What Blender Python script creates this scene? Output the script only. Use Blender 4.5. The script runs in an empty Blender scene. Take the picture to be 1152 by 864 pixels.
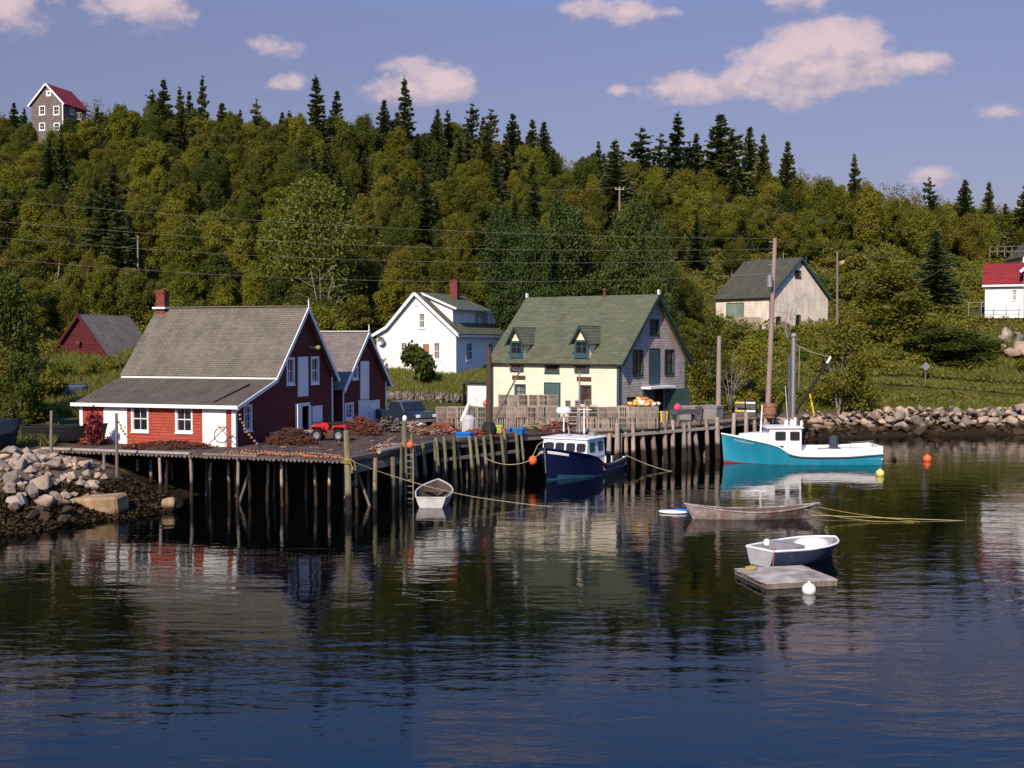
import bpy, bmesh, math, random
import numpy as np
from mathutils import Vector, Matrix, noise, geometry
R = math.radians
random.seed(7)
rng = np.random.default_rng(11)
scn = bpy.context.scene
COL = scn.collection

# ------------------------------------------------------------------ camera
CAM = Vector((0, 0, 8.4))
FPX, CX, CY, HZ = 1300.0, 576.0, 432.0, 383.0          # focal length, centre and horizon in photo pixels
PITCH = math.atan((CY - HZ) / FPX)
cd = bpy.data.cameras.new('camera'); cam = bpy.data.objects.new('camera', cd); COL.objects.link(cam)
cam.location = CAM; cam.rotation_euler = (R(90) - PITCH, 0, 0)
cd.sensor_width = 36; cd.lens = 36 * FPX / 1152; cd.clip_end = 3000; cd.clip_start = .5
scn.camera = cam

# ------------------------------------------------------------------ world sky and sun
SUN_AZ, SUN_EL = R(20), R(36)
SDIR = Vector((-math.sin(SUN_AZ) * math.cos(SUN_EL), -math.cos(SUN_AZ) * math.cos(SUN_EL), math.sin(SUN_EL)))   # towards the sun
EXPOSURE = 0.2
SUN_STRENGTH, SKY_STRENGTH = 5.0, .075
sl = bpy.data.lights.new('sun', 'SUN'); sl.energy = SUN_STRENGTH; sl.angle = R(.53); sl.color = (1, .85, .65)
so = bpy.data.objects.new('sun', sl); COL.objects.link(so)
so.rotation_euler = SDIR.to_track_quat('Z', 'Y').to_euler(); so.location = (-40, -60, 80)

def nn(nt, t, **kw):
    n = nt.nodes.new(t)
    for k, v in kw.items(): setattr(n, k, v)
    return n
def lk(nt, a, b): nt.links.new(a, b)
def math_n(nt, op, a, b=None, clamp=False):
    n = nn(nt, 'ShaderNodeMath', operation=op); n.use_clamp = clamp
    for i, s in enumerate((a, b)):
        if s is None: continue
        if isinstance(s, (int, float)): n.inputs[i].default_value = s
        else: lk(nt, s, n.inputs[i])
    return n.outputs[0]
def mixc(nt, fac, a, b, bt='MIX'):
    n = nn(nt, 'ShaderNodeMix', data_type='RGBA', blend_type=bt)
    for s, i in ((fac, 0), (a, 6), (b, 7)):
        if isinstance(s, (int, float)): n.inputs[i].default_value = s
        elif isinstance(s, tuple): n.inputs[i].default_value = (*s, 1)[:4]
        else: lk(nt, s, n.inputs[i])
    return n.outputs[2]
def ramp(nt, fac, stops):
    n = nn(nt, 'ShaderNodeValToRGB'); e = n.color_ramp.elements
    while len(e) < len(stops): e.new(.5)
    for el, (p, c) in zip(e, stops):
        el.position = p; el.color = (*c, 1)[:4] if isinstance(c, tuple) else (c, c, c, 1)
    if fac is not None: lk(nt, fac, n.inputs[0])
    return n.outputs[0]

def make_world():
    w = bpy.data.worlds.new('World'); scn.world = w; w.use_nodes = True
    nt = w.node_tree; nt.nodes.clear()
    sky = nn(nt, 'ShaderNodeTexSky', sky_type='NISHITA'); sky.sun_disc = False
    sky.sun_elevation = SUN_EL; sky.sun_rotation = math.atan2(SDIR.x, SDIR.y)
    sky.air_density = 1.0; sky.dust_density = .6; sky.ozone_density = 2.0; sky.altitude = 0
    tc = nn(nt, 'ShaderNodeTexCoord'); sep = nn(nt, 'ShaderNodeSeparateXYZ'); lk(nt, tc.outputs['Generated'], sep.inputs[0])
    az = math_n(nt, 'ARCTAN2', sep.outputs[0], sep.outputs[1]); el = math_n(nt, 'ARCSINE', sep.outputs[2])
    comb = nn(nt, 'ShaderNodeCombineXYZ'); lk(nt, az, comb.inputs[0]); lk(nt, el, comb.inputs[1])
    nz = nn(nt, 'ShaderNodeTexNoise'); nz.inputs['Scale'].default_value = 30; nz.inputs['Detail'].default_value = 9; nz.inputs['Roughness'].default_value = .6
    mp = nn(nt, 'ShaderNodeMapping'); mp.inputs['Scale'].default_value = (.8, 1.25, 1); lk(nt, comb.outputs[0], mp.inputs[0]); lk(nt, mp.outputs[0], nz.inputs['Vector'])
    nzv = math_n(nt, 'SUBTRACT', nz.outputs['Fac'], .5)
    # clouds: azimuth / elevation of centre, radii (radians), weight
    A = lambda px: math.atan((px - CX) / FPX)
    E = lambda py: math.atan((HZ - py) / FPX)
    cl = [(160, 30, 66, 38, .85), (188, 24, 40, 30, .7), (15, 42, 62, 36, .85), (312, 62, 36, 17, .75), (478, 98, 68, 34, 1.05), (510, 102, 44, 22, .7), (440, 106, 40, 20, .7),
          (655, 12, 34, 22, .75), (702, 18, 46, 24, .85), (893, 16, 50, 17, .75), (1065, 2, 140, 20, .95), (1135, 14, 40, 14, .6), (905, 84, 108, 44, 1.15), (925, 72, 80, 42, .9), (790, 103, 95, 24, .95), (980, 92, 60, 30, .6),
          (895, 118, 55, 20, .6), (1036, 92, 40, 19, .8), (692, 106, 18, 9, .6), (322, 100, 30, 14, .45), (1046, 212, 34, 16, .8), (755, 22, 18, 10, .5), (1110, 150, 60, 12, .35),
          (-230, 70, 110, 44, 1), (-90, -60, 120, 34, .9), (1330, 60, 120, 40, 1), (1500, 150, 110, 26, .9), (560, -90, 150, 34, .9), (240, -150, 110, 40, .9), (930, -170, 160, 44, .9)]
    acc = None; low = None
    for (px, py, rx, ry, wt) in cl:
        m = nn(nt, 'ShaderNodeMapping', vector_type='POINT'); lk(nt, comb.outputs[0], m.inputs[0])
        sx, sy = FPX / rx, FPX / ry
        m.inputs['Scale'].default_value = (sx, sy, 0); m.inputs['Location'].default_value = (-A(px) * sx, -E(py) * sy, 0)
        ln = nn(nt, 'ShaderNodeVectorMath', operation='LENGTH'); lk(nt, m.outputs[0], ln.inputs[0])
        d = math_n(nt, 'MULTIPLY', math_n(nt, 'SUBTRACT', 1.0, ln.outputs['Value'], True), wt)
        acc = d if acc is None else math_n(nt, 'ADD', acc, d)
        s2 = nn(nt, 'ShaderNodeSeparateXYZ'); lk(nt, m.outputs[0], s2.inputs[0])
        b = math_n(nt, 'MULTIPLY', d, s2.outputs[1])
        low = b if low is None else math_n(nt, 'ADD', low, b)
    low = math_n(nt, 'DIVIDE', low, math_n(nt, 'ADD', acc, .002))
    acc = math_n(nt, 'MINIMUM', acc, 1.0)
    front = math_n(nt, 'GREATER_THAN', sep.outputs[1], 0.0)
    dens = math_n(nt, 'ADD', math_n(nt, 'MULTIPLY', acc, 1.0), math_n(nt, 'MULTIPLY', nzv, 2.5))
    dens = math_n(nt, 'MULTIPLY', dens, math_n(nt, 'GREATER_THAN', acc, .001))
    fac = ramp(nt, dens, [(.08, 0), (.25, .25), (.50, .68), (1.0, .95)])
    fac = math_n(nt, 'MULTIPLY', fac, math_n(nt, 'MULTIPLY', acc, 5.0, True))
    fac = math_n(nt, 'MULTIPLY', fac, front)
    shade = ramp(nt, math_n(nt, 'ADD', math_n(nt, 'MULTIPLY', nzv, 2.4), math_n(nt, 'ADD', .62, math_n(nt, 'MULTIPLY', low, .75))), [(.05, (4.7, 4.2, 5.5)), (.72, (8.6, 6.7, 7.0))])
    tint = mixc(nt, 1.0, sky.outputs[0], ramp(nt, el, [(.1, SKY_TINT), (.27, SKY_MID), (.42, SKY_HIGH)]), 'MULTIPLY')
    out = mixc(nt, fac, tint, shade)
    bg = nn(nt, 'ShaderNodeBackground'); bg.inputs[1].default_value = SKY_STRENGTH
    lk(nt, out, bg.inputs[0]); wo = nn(nt, 'ShaderNodeOutputWorld'); lk(nt, bg.outputs[0], wo.inputs[0])
SKY_TINT, SKY_MID, SKY_HIGH = (.80, .62, .74), (1.20, .90, 1.02), (.84, 1.78, 2.95)
make_world()
vs = scn.view_settings
vs.view_transform = 'Standard'; vs.look = 'None'; vs.exposure = EXPOSURE; vs.gamma = 1; vs.use_curve_mapping = False
scn.cycles.max_bounces = 6; scn.cycles.diffuse_bounces = 3; scn.cycles.glossy_bounces = 3; scn.cycles.transmission_bounces = 3; scn.cycles.transparent_max_bounces = 6
scn.cycles.use_denoising = True
scn.cycles.caustics_reflective = False; scn.cycles.caustics_refractive = False

# ------------------------------------------------------------------ pixel helpers: where a photo pixel lies in the world
def ray(px, py):
    c, s = math.cos(PITCH), math.sin(PITCH)
    f, u = Vector((0, c, -s)), Vector((0, s, c))
    return f * FPX + Vector((1, 0, 0)) * (px - CX) - u * (py - CY)
def D(px, py, depth):
    r = ray(px, py); return CAM + r * (depth / r.y)
def G(px, py, z):
    r = ray(px, py); return CAM + r * ((z - CAM.z) / r.z)

# ------------------------------------------------------------------ mesh builder
def set_uv(me):
    """metre-scaled UVs: u level along the face, v up its slope"""
    n = len(me.loops)
    if not n: return
    uv = me.uv_layers.new(name='UVMap')
    co = np.empty(len(me.vertices) * 3, 'f'); me.vertices.foreach_get('co', co); co = co.reshape(-1, 3)
    vi = np.empty(n, 'i'); me.loops.foreach_get('vertex_index', vi)
    nf = len(me.polygons); nr = np.empty(nf * 3, 'f'); me.polygons.foreach_get('normal', nr); nr = nr.reshape(-1, 3)
    lt = np.empty(nf, 'i'); me.polygons.foreach_get('loop_total', lt)
    N = np.repeat(nr, lt, axis=0)
    T = np.stack([-N[:, 1], N[:, 0], np.zeros(n)], 1); L = np.linalg.norm(T, axis=1, keepdims=True)
    T = np.where(L > 1e-3, T / np.maximum(L, 1e-6), np.array([[1., 0, 0]])); B = np.cross(N, T)
    p = co[vi]
    out = np.stack([(p * T).sum(1), (p * B).sum(1)], 1).astype('f')
    uv.data.foreach_set('uv', out.ravel())

class MB:
    def __init__(s): s.v = []; s.f = []; s.m = []
    def add(s, vs, fs, mi=0):
        o = len(s.v); s.v += [tuple(v) for v in vs]; s.f += [[i + o for i in f] for f in fs]; s.m += [mi] * len(fs); return s
    def obox(s, O, U, V, N, u0, u1, v0, v1, n0, n1, mi=0):
        P = [O + U * u + V * v + N * n for n in (n0, n1) for v in (v0, v1) for u in (u0, u1)]
        return s.add(P, [(0, 2, 3, 1), (4, 5, 7, 6), (0, 1, 5, 4), (2, 6, 7, 3), (0, 4, 6, 2), (1, 3, 7, 5)], mi)
    def box(s, c, d, rz=0, mi=0, rx=0, ry=0):
        M = Matrix.Rotation(rz, 3, 'Z') @ Matrix.Rotation(ry, 3, 'Y') @ Matrix.Rotation(rx, 3, 'X')
        return s.obox(Vector(c), M @ Vector((1, 0, 0)), M @ Vector((0, 0, 1)), M @ Vector((0, -1, 0)), -d[0]/2, d[0]/2, -d[2]/2, d[2]/2, -d[1]/2, d[1]/2, mi)
    def path(s, pts, r, n=6, mi=0, caps=True):
        pts = [Vector(p) for p in pts]; k = len(pts)
        rr = r if isinstance(r, (list, tuple)) else [r] * k
        V = []; ref = None
        for i, p in enumerate(pts):
            t = (pts[min(i + 1, k - 1)] - pts[max(i - 1, 0)])
            t = t.normalized() if t.length > 1e-9 else Vector((0, 0, 1))
            if ref is None: ref = Vector((0, 0, 1)) if abs(t.z) < .9 else Vector((1, 0, 0))
            a = t.cross(ref).normalized(); b = a.cross(t).normalized(); ref = b
            for j in range(n):
                q = 2 * math.pi * j / n; V.append(p + (a * math.cos(q) + b * math.sin(q)) * rr[i])
        F = [(i*n + j, i*n + (j+1) % n, (i+1)*n + (j+1) % n, (i+1)*n + j) for i in range(k-1) for j in range(n)]
        if caps: F += [tuple(range(n)), tuple((k-1)*n + n-1-j for j in range(n))]
        return s.add(V, F, mi)
    def tube(s, a, b, r0, r1=None, n=8, mi=0): return s.path([a, b], [r0, r0 if r1 is None else r1], n, mi)
    def prism(s, poly, vec, mi=0):
        n = len(poly); vec = Vector(vec); A = [Vector(p) for p in poly]; B = [p + vec for p in A]
        return s.add(A + B, [tuple(range(n-1, -1, -1)), tuple(range(n, 2*n))] + [(i, (i+1) % n, n + (i+1) % n, n + i) for i in range(n)], mi)
    def lathe(s, prof, c=(0, 0, 0), n=12, mi=0, axis=2):
        c = Vector(c); V = []
        for r, z in prof:
            for j in range(n):
                q = 2*math.pi*j/n; a, b = r*math.cos(q), r*math.sin(q)
                V.append(c + (Vector((a, b, z)) if axis == 2 else Vector((b, z, a)) if axis == 1 else Vector((z, a, b))))
        k = len(prof)
        F = [(i*n + j, i*n + (j+1) % n, (i+1)*n + (j+1) % n, (i+1)*n + j) for i in range(k-1) for j in range(n)]
        F += [tuple(n-1-j for j in range(n)), tuple((k-1)*n + j for j in range(n))]
        return s.add(V, F, mi)
    def ball(s, c, r, sc=(1, 1, 1), n=12, mi=0):
        pr = [(max(1e-3, r*math.sin(math.pi*i/8)), -r*math.cos(math.pi*i/8)) for i in range(9)]
        m = MB().lathe(pr, (0, 0, 0), n)
        return s.add([Vector(c) + Vector((v[0]*sc[0], v[1]*sc[1], v[2]*sc[2])) for v in m.v], m.f, mi)
    def each(s, name, m, parent, k=8):
        for i in range(0, len(s.v), k):
            q = MB(); q.add(s.v[i:i+k], [[j-i for j in f] for f in s.f if i <= f[0] < i+k]); q.build(name, m, parent)
    def build(s, name, mats, parent=None, smooth=False, bevel=0, fix=True):
        me = bpy.data.meshes.new(name); me.from_pydata(s.v, [], s.f)
        if not isinstance(mats, (list, tuple)): mats = [mats]
        for m in mats: me.materials.append(m)
        me.polygons.foreach_set('material_index', s.m)
        if fix or bevel:
            bm = bmesh.new(); bm.from_mesh(me)
            if fix: bmesh.ops.recalc_face_normals(bm, faces=bm.faces)
            if bevel: bmesh.ops.bevel(bm, geom=bm.edges[:], offset=bevel, segments=1, affect='EDGES')
            bm.to_mesh(me); bm.free()
        set_uv(me)
        if smooth: me.polygons.foreach_set('use_smooth', [True] * len(me.polygons))
        o = bpy.data.objects.new(name, me); COL.objects.link(o)
        if parent: o.parent = parent
        return o
def tag(o, label=None, cat=None, group=None, kind=None):
    for k, v in (('label', label), ('category', cat), ('group', group), ('kind', kind)):
        if v: o[k] = v
    return o
def thing(name, label, cat, loc=(0, 0, 0), rz=0, group=None):
    o = bpy.data.objects.new(name, None); COL.objects.link(o); o.location = loc; o.rotation_euler = (0, 0, rz); o.empty_display_size = .3
    return tag(o, label, cat, group)
def kids(o): return [c for c in bpy.data.objects if c.parent == o]
KID = {}
def dup(root, loc, rz=0, sc=1, label=None, group=None, rot=None):
    """a copy of a thing with copies of its parts and sub-parts (mesh data shared)"""
    if root.name not in KID: KID[root.name] = [(c, kids(c)) for c in kids(root)]
    r = root.copy(); COL.objects.link(r); r.location = loc; r.rotation_euler = rot or (0, 0, rz)
    r.scale = (sc, sc, sc) if isinstance(sc, (int, float)) else sc
    if label: r['label'] = label
    if group: r['group'] = group
    for ch, gs in KID[root.name]:
        c = ch.copy(); COL.objects.link(c); c.parent = r
        for g in gs:
            d = g.copy(); COL.objects.link(d); d.parent = c
    return r

# ------------------------------------------------------------------ materials
def mat(name, col, col2=None, ns=3., rough=.8, bump=0, bs=30., pat=None, psize=(.3, .13), pcol=None, metal=0, spec=.3, stain=None, stain_amt=.5, wet=None, stretch=(1, 1, 1), rnd=0, mortar=.012):
    m = bpy.data.materials.new(name); m.use_nodes = True; nt = m.node_tree; b = nt.nodes['Principled BSDF']
    b.inputs['Roughness'].default_value = rough; b.inputs['Metallic'].default_value = metal; b.inputs['Specular IOR Level'].default_value = spec
    tc = nn(nt, 'ShaderNodeTexCoord')
    mp = nn(nt, 'ShaderNodeMapping'); lk(nt, tc.outputs['UV' if pat else 'Object'], mp.inputs[0]); mp.inputs['Scale'].default_value = stretch
    vec = mp.outputs[0]
    def noise_(scale, detail=5, v=vec):
        n = nn(nt, 'ShaderNodeTexNoise'); n.inputs['Scale'].default_value = scale; n.inputs['Detail'].default_value = detail; lk(nt, v, n.inputs['Vector']); return n.outputs['Fac']
    c = None; h = None
    col2 = col2 or tuple(x * .8 for x in col)
    fac = ramp(nt, noise_(ns), [(.34, 0), (.66, 1)])
    c = mixc(nt, fac, col, col2)
    if pat in ('shingle', 'plank'):
        br = nn(nt, 'ShaderNodeTexBrick'); lk(nt, tc.outputs['UV'], br.inputs['Vector']); br.offset = .5 if pat == 'shingle' else .37
        br.inputs['Scale'].default_value = 1; br.inputs['Brick Width'].default_value = psize[0]; br.inputs['Row Height'].default_value = psize[1]
        br.inputs['Mortar Size'].default_value = mortar; br.inputs['Bias'].default_value = 0
        br.inputs['Color1'].default_value = (.82, .82, .82, 1); br.inputs['Color2'].default_value = (1.13, 1.12, 1.11, 1); br.inputs['Mortar'].default_value = (.58, .56, .54, 1)
        c = mixc(nt, 1, c, br.outputs['Color'], 'MULTIPLY'); h = math_n(nt, 'SUBTRACT', 1, br.outputs['Fac'])
        sx = nn(nt, 'ShaderNodeSeparateXYZ'); lk(nt, tc.outputs['UV'], sx.inputs[0])
        saw = math_n(nt, 'FRACT', math_n(nt, 'DIVIDE', sx.outputs[1], psize[1]))
        h = math_n(nt, 'ADD', h, math_n(nt, 'SUBTRACT', 1, saw))
    if pat == 'clap':
        sx = nn(nt, 'ShaderNodeSeparateXYZ'); lk(nt, tc.outputs['UV'], sx.inputs[0])
        saw = math_n(nt, 'FRACT', math_n(nt, 'DIVIDE', sx.outputs[1], psize[1]))
        h = math_n(nt, 'SUBTRACT', 1, saw)
        gap = ramp(nt, saw, [(.0, (.52, .5, .5)), (.16, (1., 1., 1.))])  # shadow line at each lap, painted into the board colour
        c = mixc(nt, .8, c, gap, 'MULTIPLY')
    if stain:
        mp2 = nn(nt, 'ShaderNodeMapping'); lk(nt, tc.outputs['UV' if pat else 'Object'], mp2.inputs[0]); mp2.inputs['Scale'].default_value = (1.1, .28, .28) if pat else (1, 1, .3)
        f2 = ramp(nt, noise_(1.6, 8, mp2.outputs[0]), [(.42, 0), (.72, 1)])
        c = mixc(nt, math_n(nt, 'MULTIPLY', f2, stain_amt), c, stain)
    if rnd:
        oi = nn(nt, 'ShaderNodeObjectInfo'); v = math_n(nt, 'ADD', 1 - rnd, math_n(nt, 'MULTIPLY', oi.outputs['Random'], 2 * rnd))
        cb = nn(nt, 'ShaderNodeCombineXYZ'); [lk(nt, v, cb.inputs[i]) for i in range(3)]
        c = mixc(nt, 1, c, cb.outputs[0], 'MULTIPLY')
    if wet:      # tide line: (height, colour) weed and wet wood below it
        ge = nn(nt, 'ShaderNodeNewGeometry'); sp = nn(nt, 'ShaderNodeSeparateXYZ'); lk(nt, ge.outputs['Position'], sp.inputs[0])
        n2 = nn(nt, 'ShaderNodeTexNoise'); n2.inputs['Scale'].default_value = 1.3; n2.inputs['Detail'].default_value = 4; lk(nt, ge.outputs['Position'], n2.inputs['Vector'])
        z = math_n(nt, 'ADD', sp.outputs[2], math_n(nt, 'MULTIPLY', math_n(nt, 'SUBTRACT', n2.outputs['Fac'], .5), wet[2] if len(wet) > 2 else .5))
        f = math_n(nt, 'MULTIPLY', math_n(nt, 'SUBTRACT', wet[0] + .12, z), 4.0, True)
        c = mixc(nt, f, c, wet[1])
    lk(nt, c, b.inputs['Base Color'])
    if bump or h is not None:
        bn = nn(nt, 'ShaderNodeBump'); bn.inputs['Strength'].default_value = 1
        hh = noise_(bs, 4)
        if h is not None:
            hh = math_n(nt, 'ADD', math_n(nt, 'MULTIPLY', hh, bump), math_n(nt, 'MULTIPLY', h, .02)); bn.inputs['Distance'].default_value = 1
        else: bn.inputs['Distance'].default_value = bump
        lk(nt, hh, bn.inputs['Height']); lk(nt, bn.outputs[0], b.inputs['Normal'])
    return m

M = {}
M['red_front'] = mat('red_shingle', (.42, .074, .040), (.35, .058, .034), 2, .85, .004, pat='shingle', psize=(.22, .17), stain=(.36, .09, .06), stain_amt=.35)
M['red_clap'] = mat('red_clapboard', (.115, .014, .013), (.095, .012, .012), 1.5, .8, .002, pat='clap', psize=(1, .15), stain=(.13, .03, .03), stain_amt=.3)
M['white'] = mat('white_paint', (.80, .78, .76), (.72, .70, .68), 1.2, .6, .001, 40)
M['white_clap'] = mat('white_clapboard', (.82, .80, .79), (.76, .74, .73), .8, .65, 0, pat='clap', psize=(1, .2), stain=(.58, .55, .52), stain_amt=.3)
M['cream_clap'] = mat('cream_clapboard', (.80, .73, .55), (.74, .66, .49), .8, .7, 0, pat='clap', psize=(1, .16), stain=(.6, .5, .36), stain_amt=.35)
M['grey_shingle'] = mat('grey_wall_shingle', (.50, .42, .37), (.40, .335, .30), 1.2, .9, .004, pat='shingle', psize=(.25, .19), stain=(.2, .16, .14), stain_amt=.4)
M['hill_clap'] = mat('pale_old_clapboard', (.78, .69, .57), (.66, .57, .47), .7, .85, 0, pat='clap', psize=(1, .2), stain=(.32, .26, .2), stain_amt=.5)
M['brown_shingle'] = mat('weathered_shingle', (.20, .158, .14), (.15, .12, .105), 1, .9, .004, pat='shingle', psize=(.3, .25))
M['roof_grey'] = mat('grey_roof_shingle', (.175, .152, .118), (.128, .11, .083), .55, .92, .004, pat='shingle', psize=(.34, .17), stain=(.20, .165, .12), stain_amt=.6)
M['roof_low'] = mat('low_roof_shingle', (.125, .098, .072), (.085, .068, .05), .7, .92, .004, pat='shingle', psize=(.34, .17), stain=(.16, .12, .085), stain_amt=.5)
M['roof_pale'] = mat('pale_roof_shingle', (.22, .18, .155), (.17, .14, .12), .7, .92, .004, pat='shingle', psize=(.34, .17), stain=(.12, .1, .09), stain_amt=.5)
M['roof_green'] = mat('green_roof_shingle', (.115, .122, .076), (.095, .102, .062), .6, .92, .004, pat='shingle', psize=(.6, .26), stain=(.12, .12, .07), stain_amt=.5)
M['roof_olive'] = mat('old_olive_roof', (.085, .08, .055), (.06, .058, .045), .6, .92, .004, pat='shingle', psize=(.4, .2), stain=(.11, .1, .07), stain_amt=.5)
M['roof_red'] = mat('red_metal_roof', (.23, .02, .026), (.19, .017, .022), 1, .85, .001, pat='plank', psize=(40, .5))
M['green_trim'] = mat('green_trim', (.035, .075, .085), (.03, .065, .075), 3, .7, .001)
M['green_door'] = mat('green_door', (.085, .15, .155), (.07, .125, .13), 2, .7, .001, pat='plank', psize=(.16, 9))
M['dark_green'] = mat('dark_green_trim', (.02, .045, .038), (.016, .036, .03), 2, .7, .001)
M['brick'] = mat('chimney_brick', (.27, .065, .04), (.2, .05, .035), 3, .9, .003, pat='shingle', psize=(.22, .075))
M['glass'] = mat('window_glass', (.012, .014, .018), (.02, .022, .028), 1.5, .06, 0, spec=.6)
M['curtain'] = mat('window_curtained', (.30, .28, .27), (.04, .04, .045), .9, .12, 0, spec=.6)
M['warm_glass'] = mat('window_warm', (.16, .05, .03), (.03, .018, .015), 2.2, .1, 0, spec=.6)
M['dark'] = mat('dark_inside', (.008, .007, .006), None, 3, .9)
M['wood'] = mat('weathered_wood', (.19, .155, .125), (.12, .095, .075), 2, .9, .004, 12, stretch=(4, 4, .6), rnd=.25)
M['wood_pale'] = mat('pale_wood', (.34, .285, .235), (.24, .20, .165), 2, .9, .004, 12, stretch=(4, 4, .6), rnd=.2)
M['plank'] = mat('deck_plank', (.085, .058, .044), (.05, .036, .03), .5, .92, .004, pat='plank', psize=(2.8, .2), stain=(.19, .09, .055), stain_amt=.75)
M['pile'] = mat('pile_wood', (.36, .28, .23), (.22, .17, .14), 2.2, .92, .006, 10, stretch=(3, 3, .5), wet=(1.15, (.028, .017, .011), .5), rnd=.35)
M['pile_b'] = mat('mossy_pile_wood', (.20, .175, .10), (.12, .105, .06), 2.2, .92, .006, 10, stretch=(3, 3, .5), wet=(1.0, (.015, .011, .008), .6), rnd=.35)
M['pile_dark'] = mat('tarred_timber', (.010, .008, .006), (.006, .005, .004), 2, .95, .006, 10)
M['rope'] = mat('pale_rope', (.44, .36, .23), (.36, .29, .18), 9, .9)
M['rope_y'] = mat('yellow_rope', (.42, .31, .08), (.3, .22, .06), 9, .9)
M['black'] = mat('black_rubber', (.014, .013, .013), None, 5, .75)
M['steel'] = mat('galvanised_steel', (.33, .33, .34), (.25, .25, .26), 6, .45, .0, metal=.6)
M['iron'] = mat('rusty_iron', (.13, .055, .03), (.07, .035, .022), 6, .8, .003)
M['boat_white'] = mat('boat_white', (.80, .77, .75), (.74, .71, .69), 2, .4, 0, spec=.45)
# ------------------------------------------------------------------ terrain
SHORE = np.array([(-300, 20), (-60, 38), (-30, 46), (-21.5, 50), (-19.2, 53.5), (-17.2, 55.8), (-16.6, 58), (-17.5, 62), (-15, 66.5), (-8, 71), (-2, 77), (3, 82), (14, 84.5), (19, 86.5), (22, 92), (27, 98.5), (36, 101.5), (50, 103), (70, 101), (120, 95), (320, 80)], float)
POLY = np.vstack([SHORE, [(320, 1200), (-300, 1200)]])
def shore_t(X, Y):
    X = np.asarray(X, float); Y = np.asarray(Y, float); d = np.full(X.shape, 1e9)
    for a, b in zip(SHORE[:-1], SHORE[1:]):
        ab = b - a; t = np.clip(((X - a[0])*ab[0] + (Y - a[1])*ab[1]) / (ab @ ab), 0, 1)
        d = np.minimum(d, np.hypot(X - a[0] - t*ab[0], Y - a[1] - t*ab[1]))
    ins = np.zeros(X.shape, bool); n = len(POLY)
    for i in range(n):
        x0, y0 = POLY[i]; x1, y1 = POLY[(i+1) % n]
        c = (y0 > Y) != (y1 > Y)
        with np.errstate(divide='ignore', invalid='ignore'): ins ^= c & (X < (x1-x0)*(Y-y0)/(y1-y0) + x0)
    return np.where(ins, d, -d)
DEP = np.array([30, 50, 65, 80, 90, 100, 110, 120, 135, 150, 170, 190, 230, 300, 450], float)
UCOL = np.array([-250, 0, 150, 300, 480, 650, 850, 950, 1050, 1150, 1400], float)
HT = np.array([
 [2.4, 2.5, 2.6, 3.5, 5, 7, 10, 14, 22, 30, 40, 45, 48, 48, 40],
 [2.4, 2.5, 2.6, 3.2, 4.5, 6.7, 9.5, 13, 20, 28, 36, 40, 42, 42, 35],
 [2.4, 2.4, 2.5, 3.0, 4.3, 6.6, 8.5, 12, 19, 27, 34, 37.5, 39, 38, 30],
 [2.3, 2.3, 2.4, 2.5, 3.5, 5.0, 7.0, 10.5, 17.5, 25, 32.5, 36, 37, 37, 30],
 [2.3, 2.3, 2.35, 2.4, 3.0, 5.0, 5.9, 8.8, 15.5, 23.5, 31, 35, 36.5, 36, 30],
 [2.3, 2.3, 2.3, 2.4, 2.5, 3.5, 5.5, 8.5, 14.5, 21.5, 28, 31.5, 32.5, 32, 26],
 [2.2, 2.2, 2.2, 2.3, 2.6, 3.4, 5.0, 7.4, 10.6, 16.5, 24, 28.5, 29.5, 29, 24],
 [2.2, 2.2, 2.2, 2.3, 2.5, 3.0, 4.1, 6.2, 10.4, 15.5, 22, 26.5, 28, 28, 23],
 [2.2, 2.2, 2.2, 2.3, 2.4, 2.8, 3.9, 6.2, 10.8, 14.8, 19.5, 24, 26, 26, 21],
 [2.2, 2.2, 2.2, 2.3, 2.4, 2.8, 4.1, 8.0, 12.2, 14.8, 18.5, 22, 24, 24, 20],
 [2.2, 2.2, 2.2, 2.3, 2.4, 2.8, 4.5, 8.5, 12.5, 14.5, 17, 20, 21, 21, 18]], float)
def hz(X, Y):
    X = np.atleast_1d(np.asarray(X, float)); Y = np.atleast_1d(np.asarray(Y, float)); Y = np.where((X > 20) & (np.abs(Y - 112.4) < 1.5), 112.4, Y); Yc = np.maximum(Y, 30)      # level bench for the road
    u = np.clip(CX + FPX * X / Yc, UCOL[0], UCOL[-1]); v = np.clip(Yc, DEP[0], DEP[-1])
    iu = np.clip(np.searchsorted(UCOL, u) - 1, 0, len(UCOL) - 2); iv = np.clip(np.searchsorted(DEP, v) - 1, 0, len(DEP) - 2)
    a = (u - UCOL[iu]) / (UCOL[iu+1] - UCOL[iu]); b = (v - DEP[iv]) / (DEP[iv+1] - DEP[iv]); a = a*a*(3 - 2*a)
    h = HT[iu, iv]*(1-a)*(1-b) + HT[iu+1, iv]*a*(1-b) + HT[iu, iv+1]*(1-a)*b + HT[iu+1, iv+1]*a*b
    t = shore_t(X, Y)
    pr = np.interp(t, [-12, -3, 0, 1.5, 3.2, 5, 8, 12, 18, 30], [-4, -1.6, 0, .55, 1.4, 2.1, 2.35, 5, 14, 60])
    rough = np.array([noise.fractal(Vector((x*.12, y*.12, 3)), .9, 2, 4) for x, y in zip(X.ravel(), Y.ravel())]).reshape(X.shape)
    return np.minimum(h + rough * np.clip((Y - 88) / 60, .0, 1) * .9, pr + rough * .08)
def hz1(x, y): return float(hz(x, y)[0])

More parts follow.
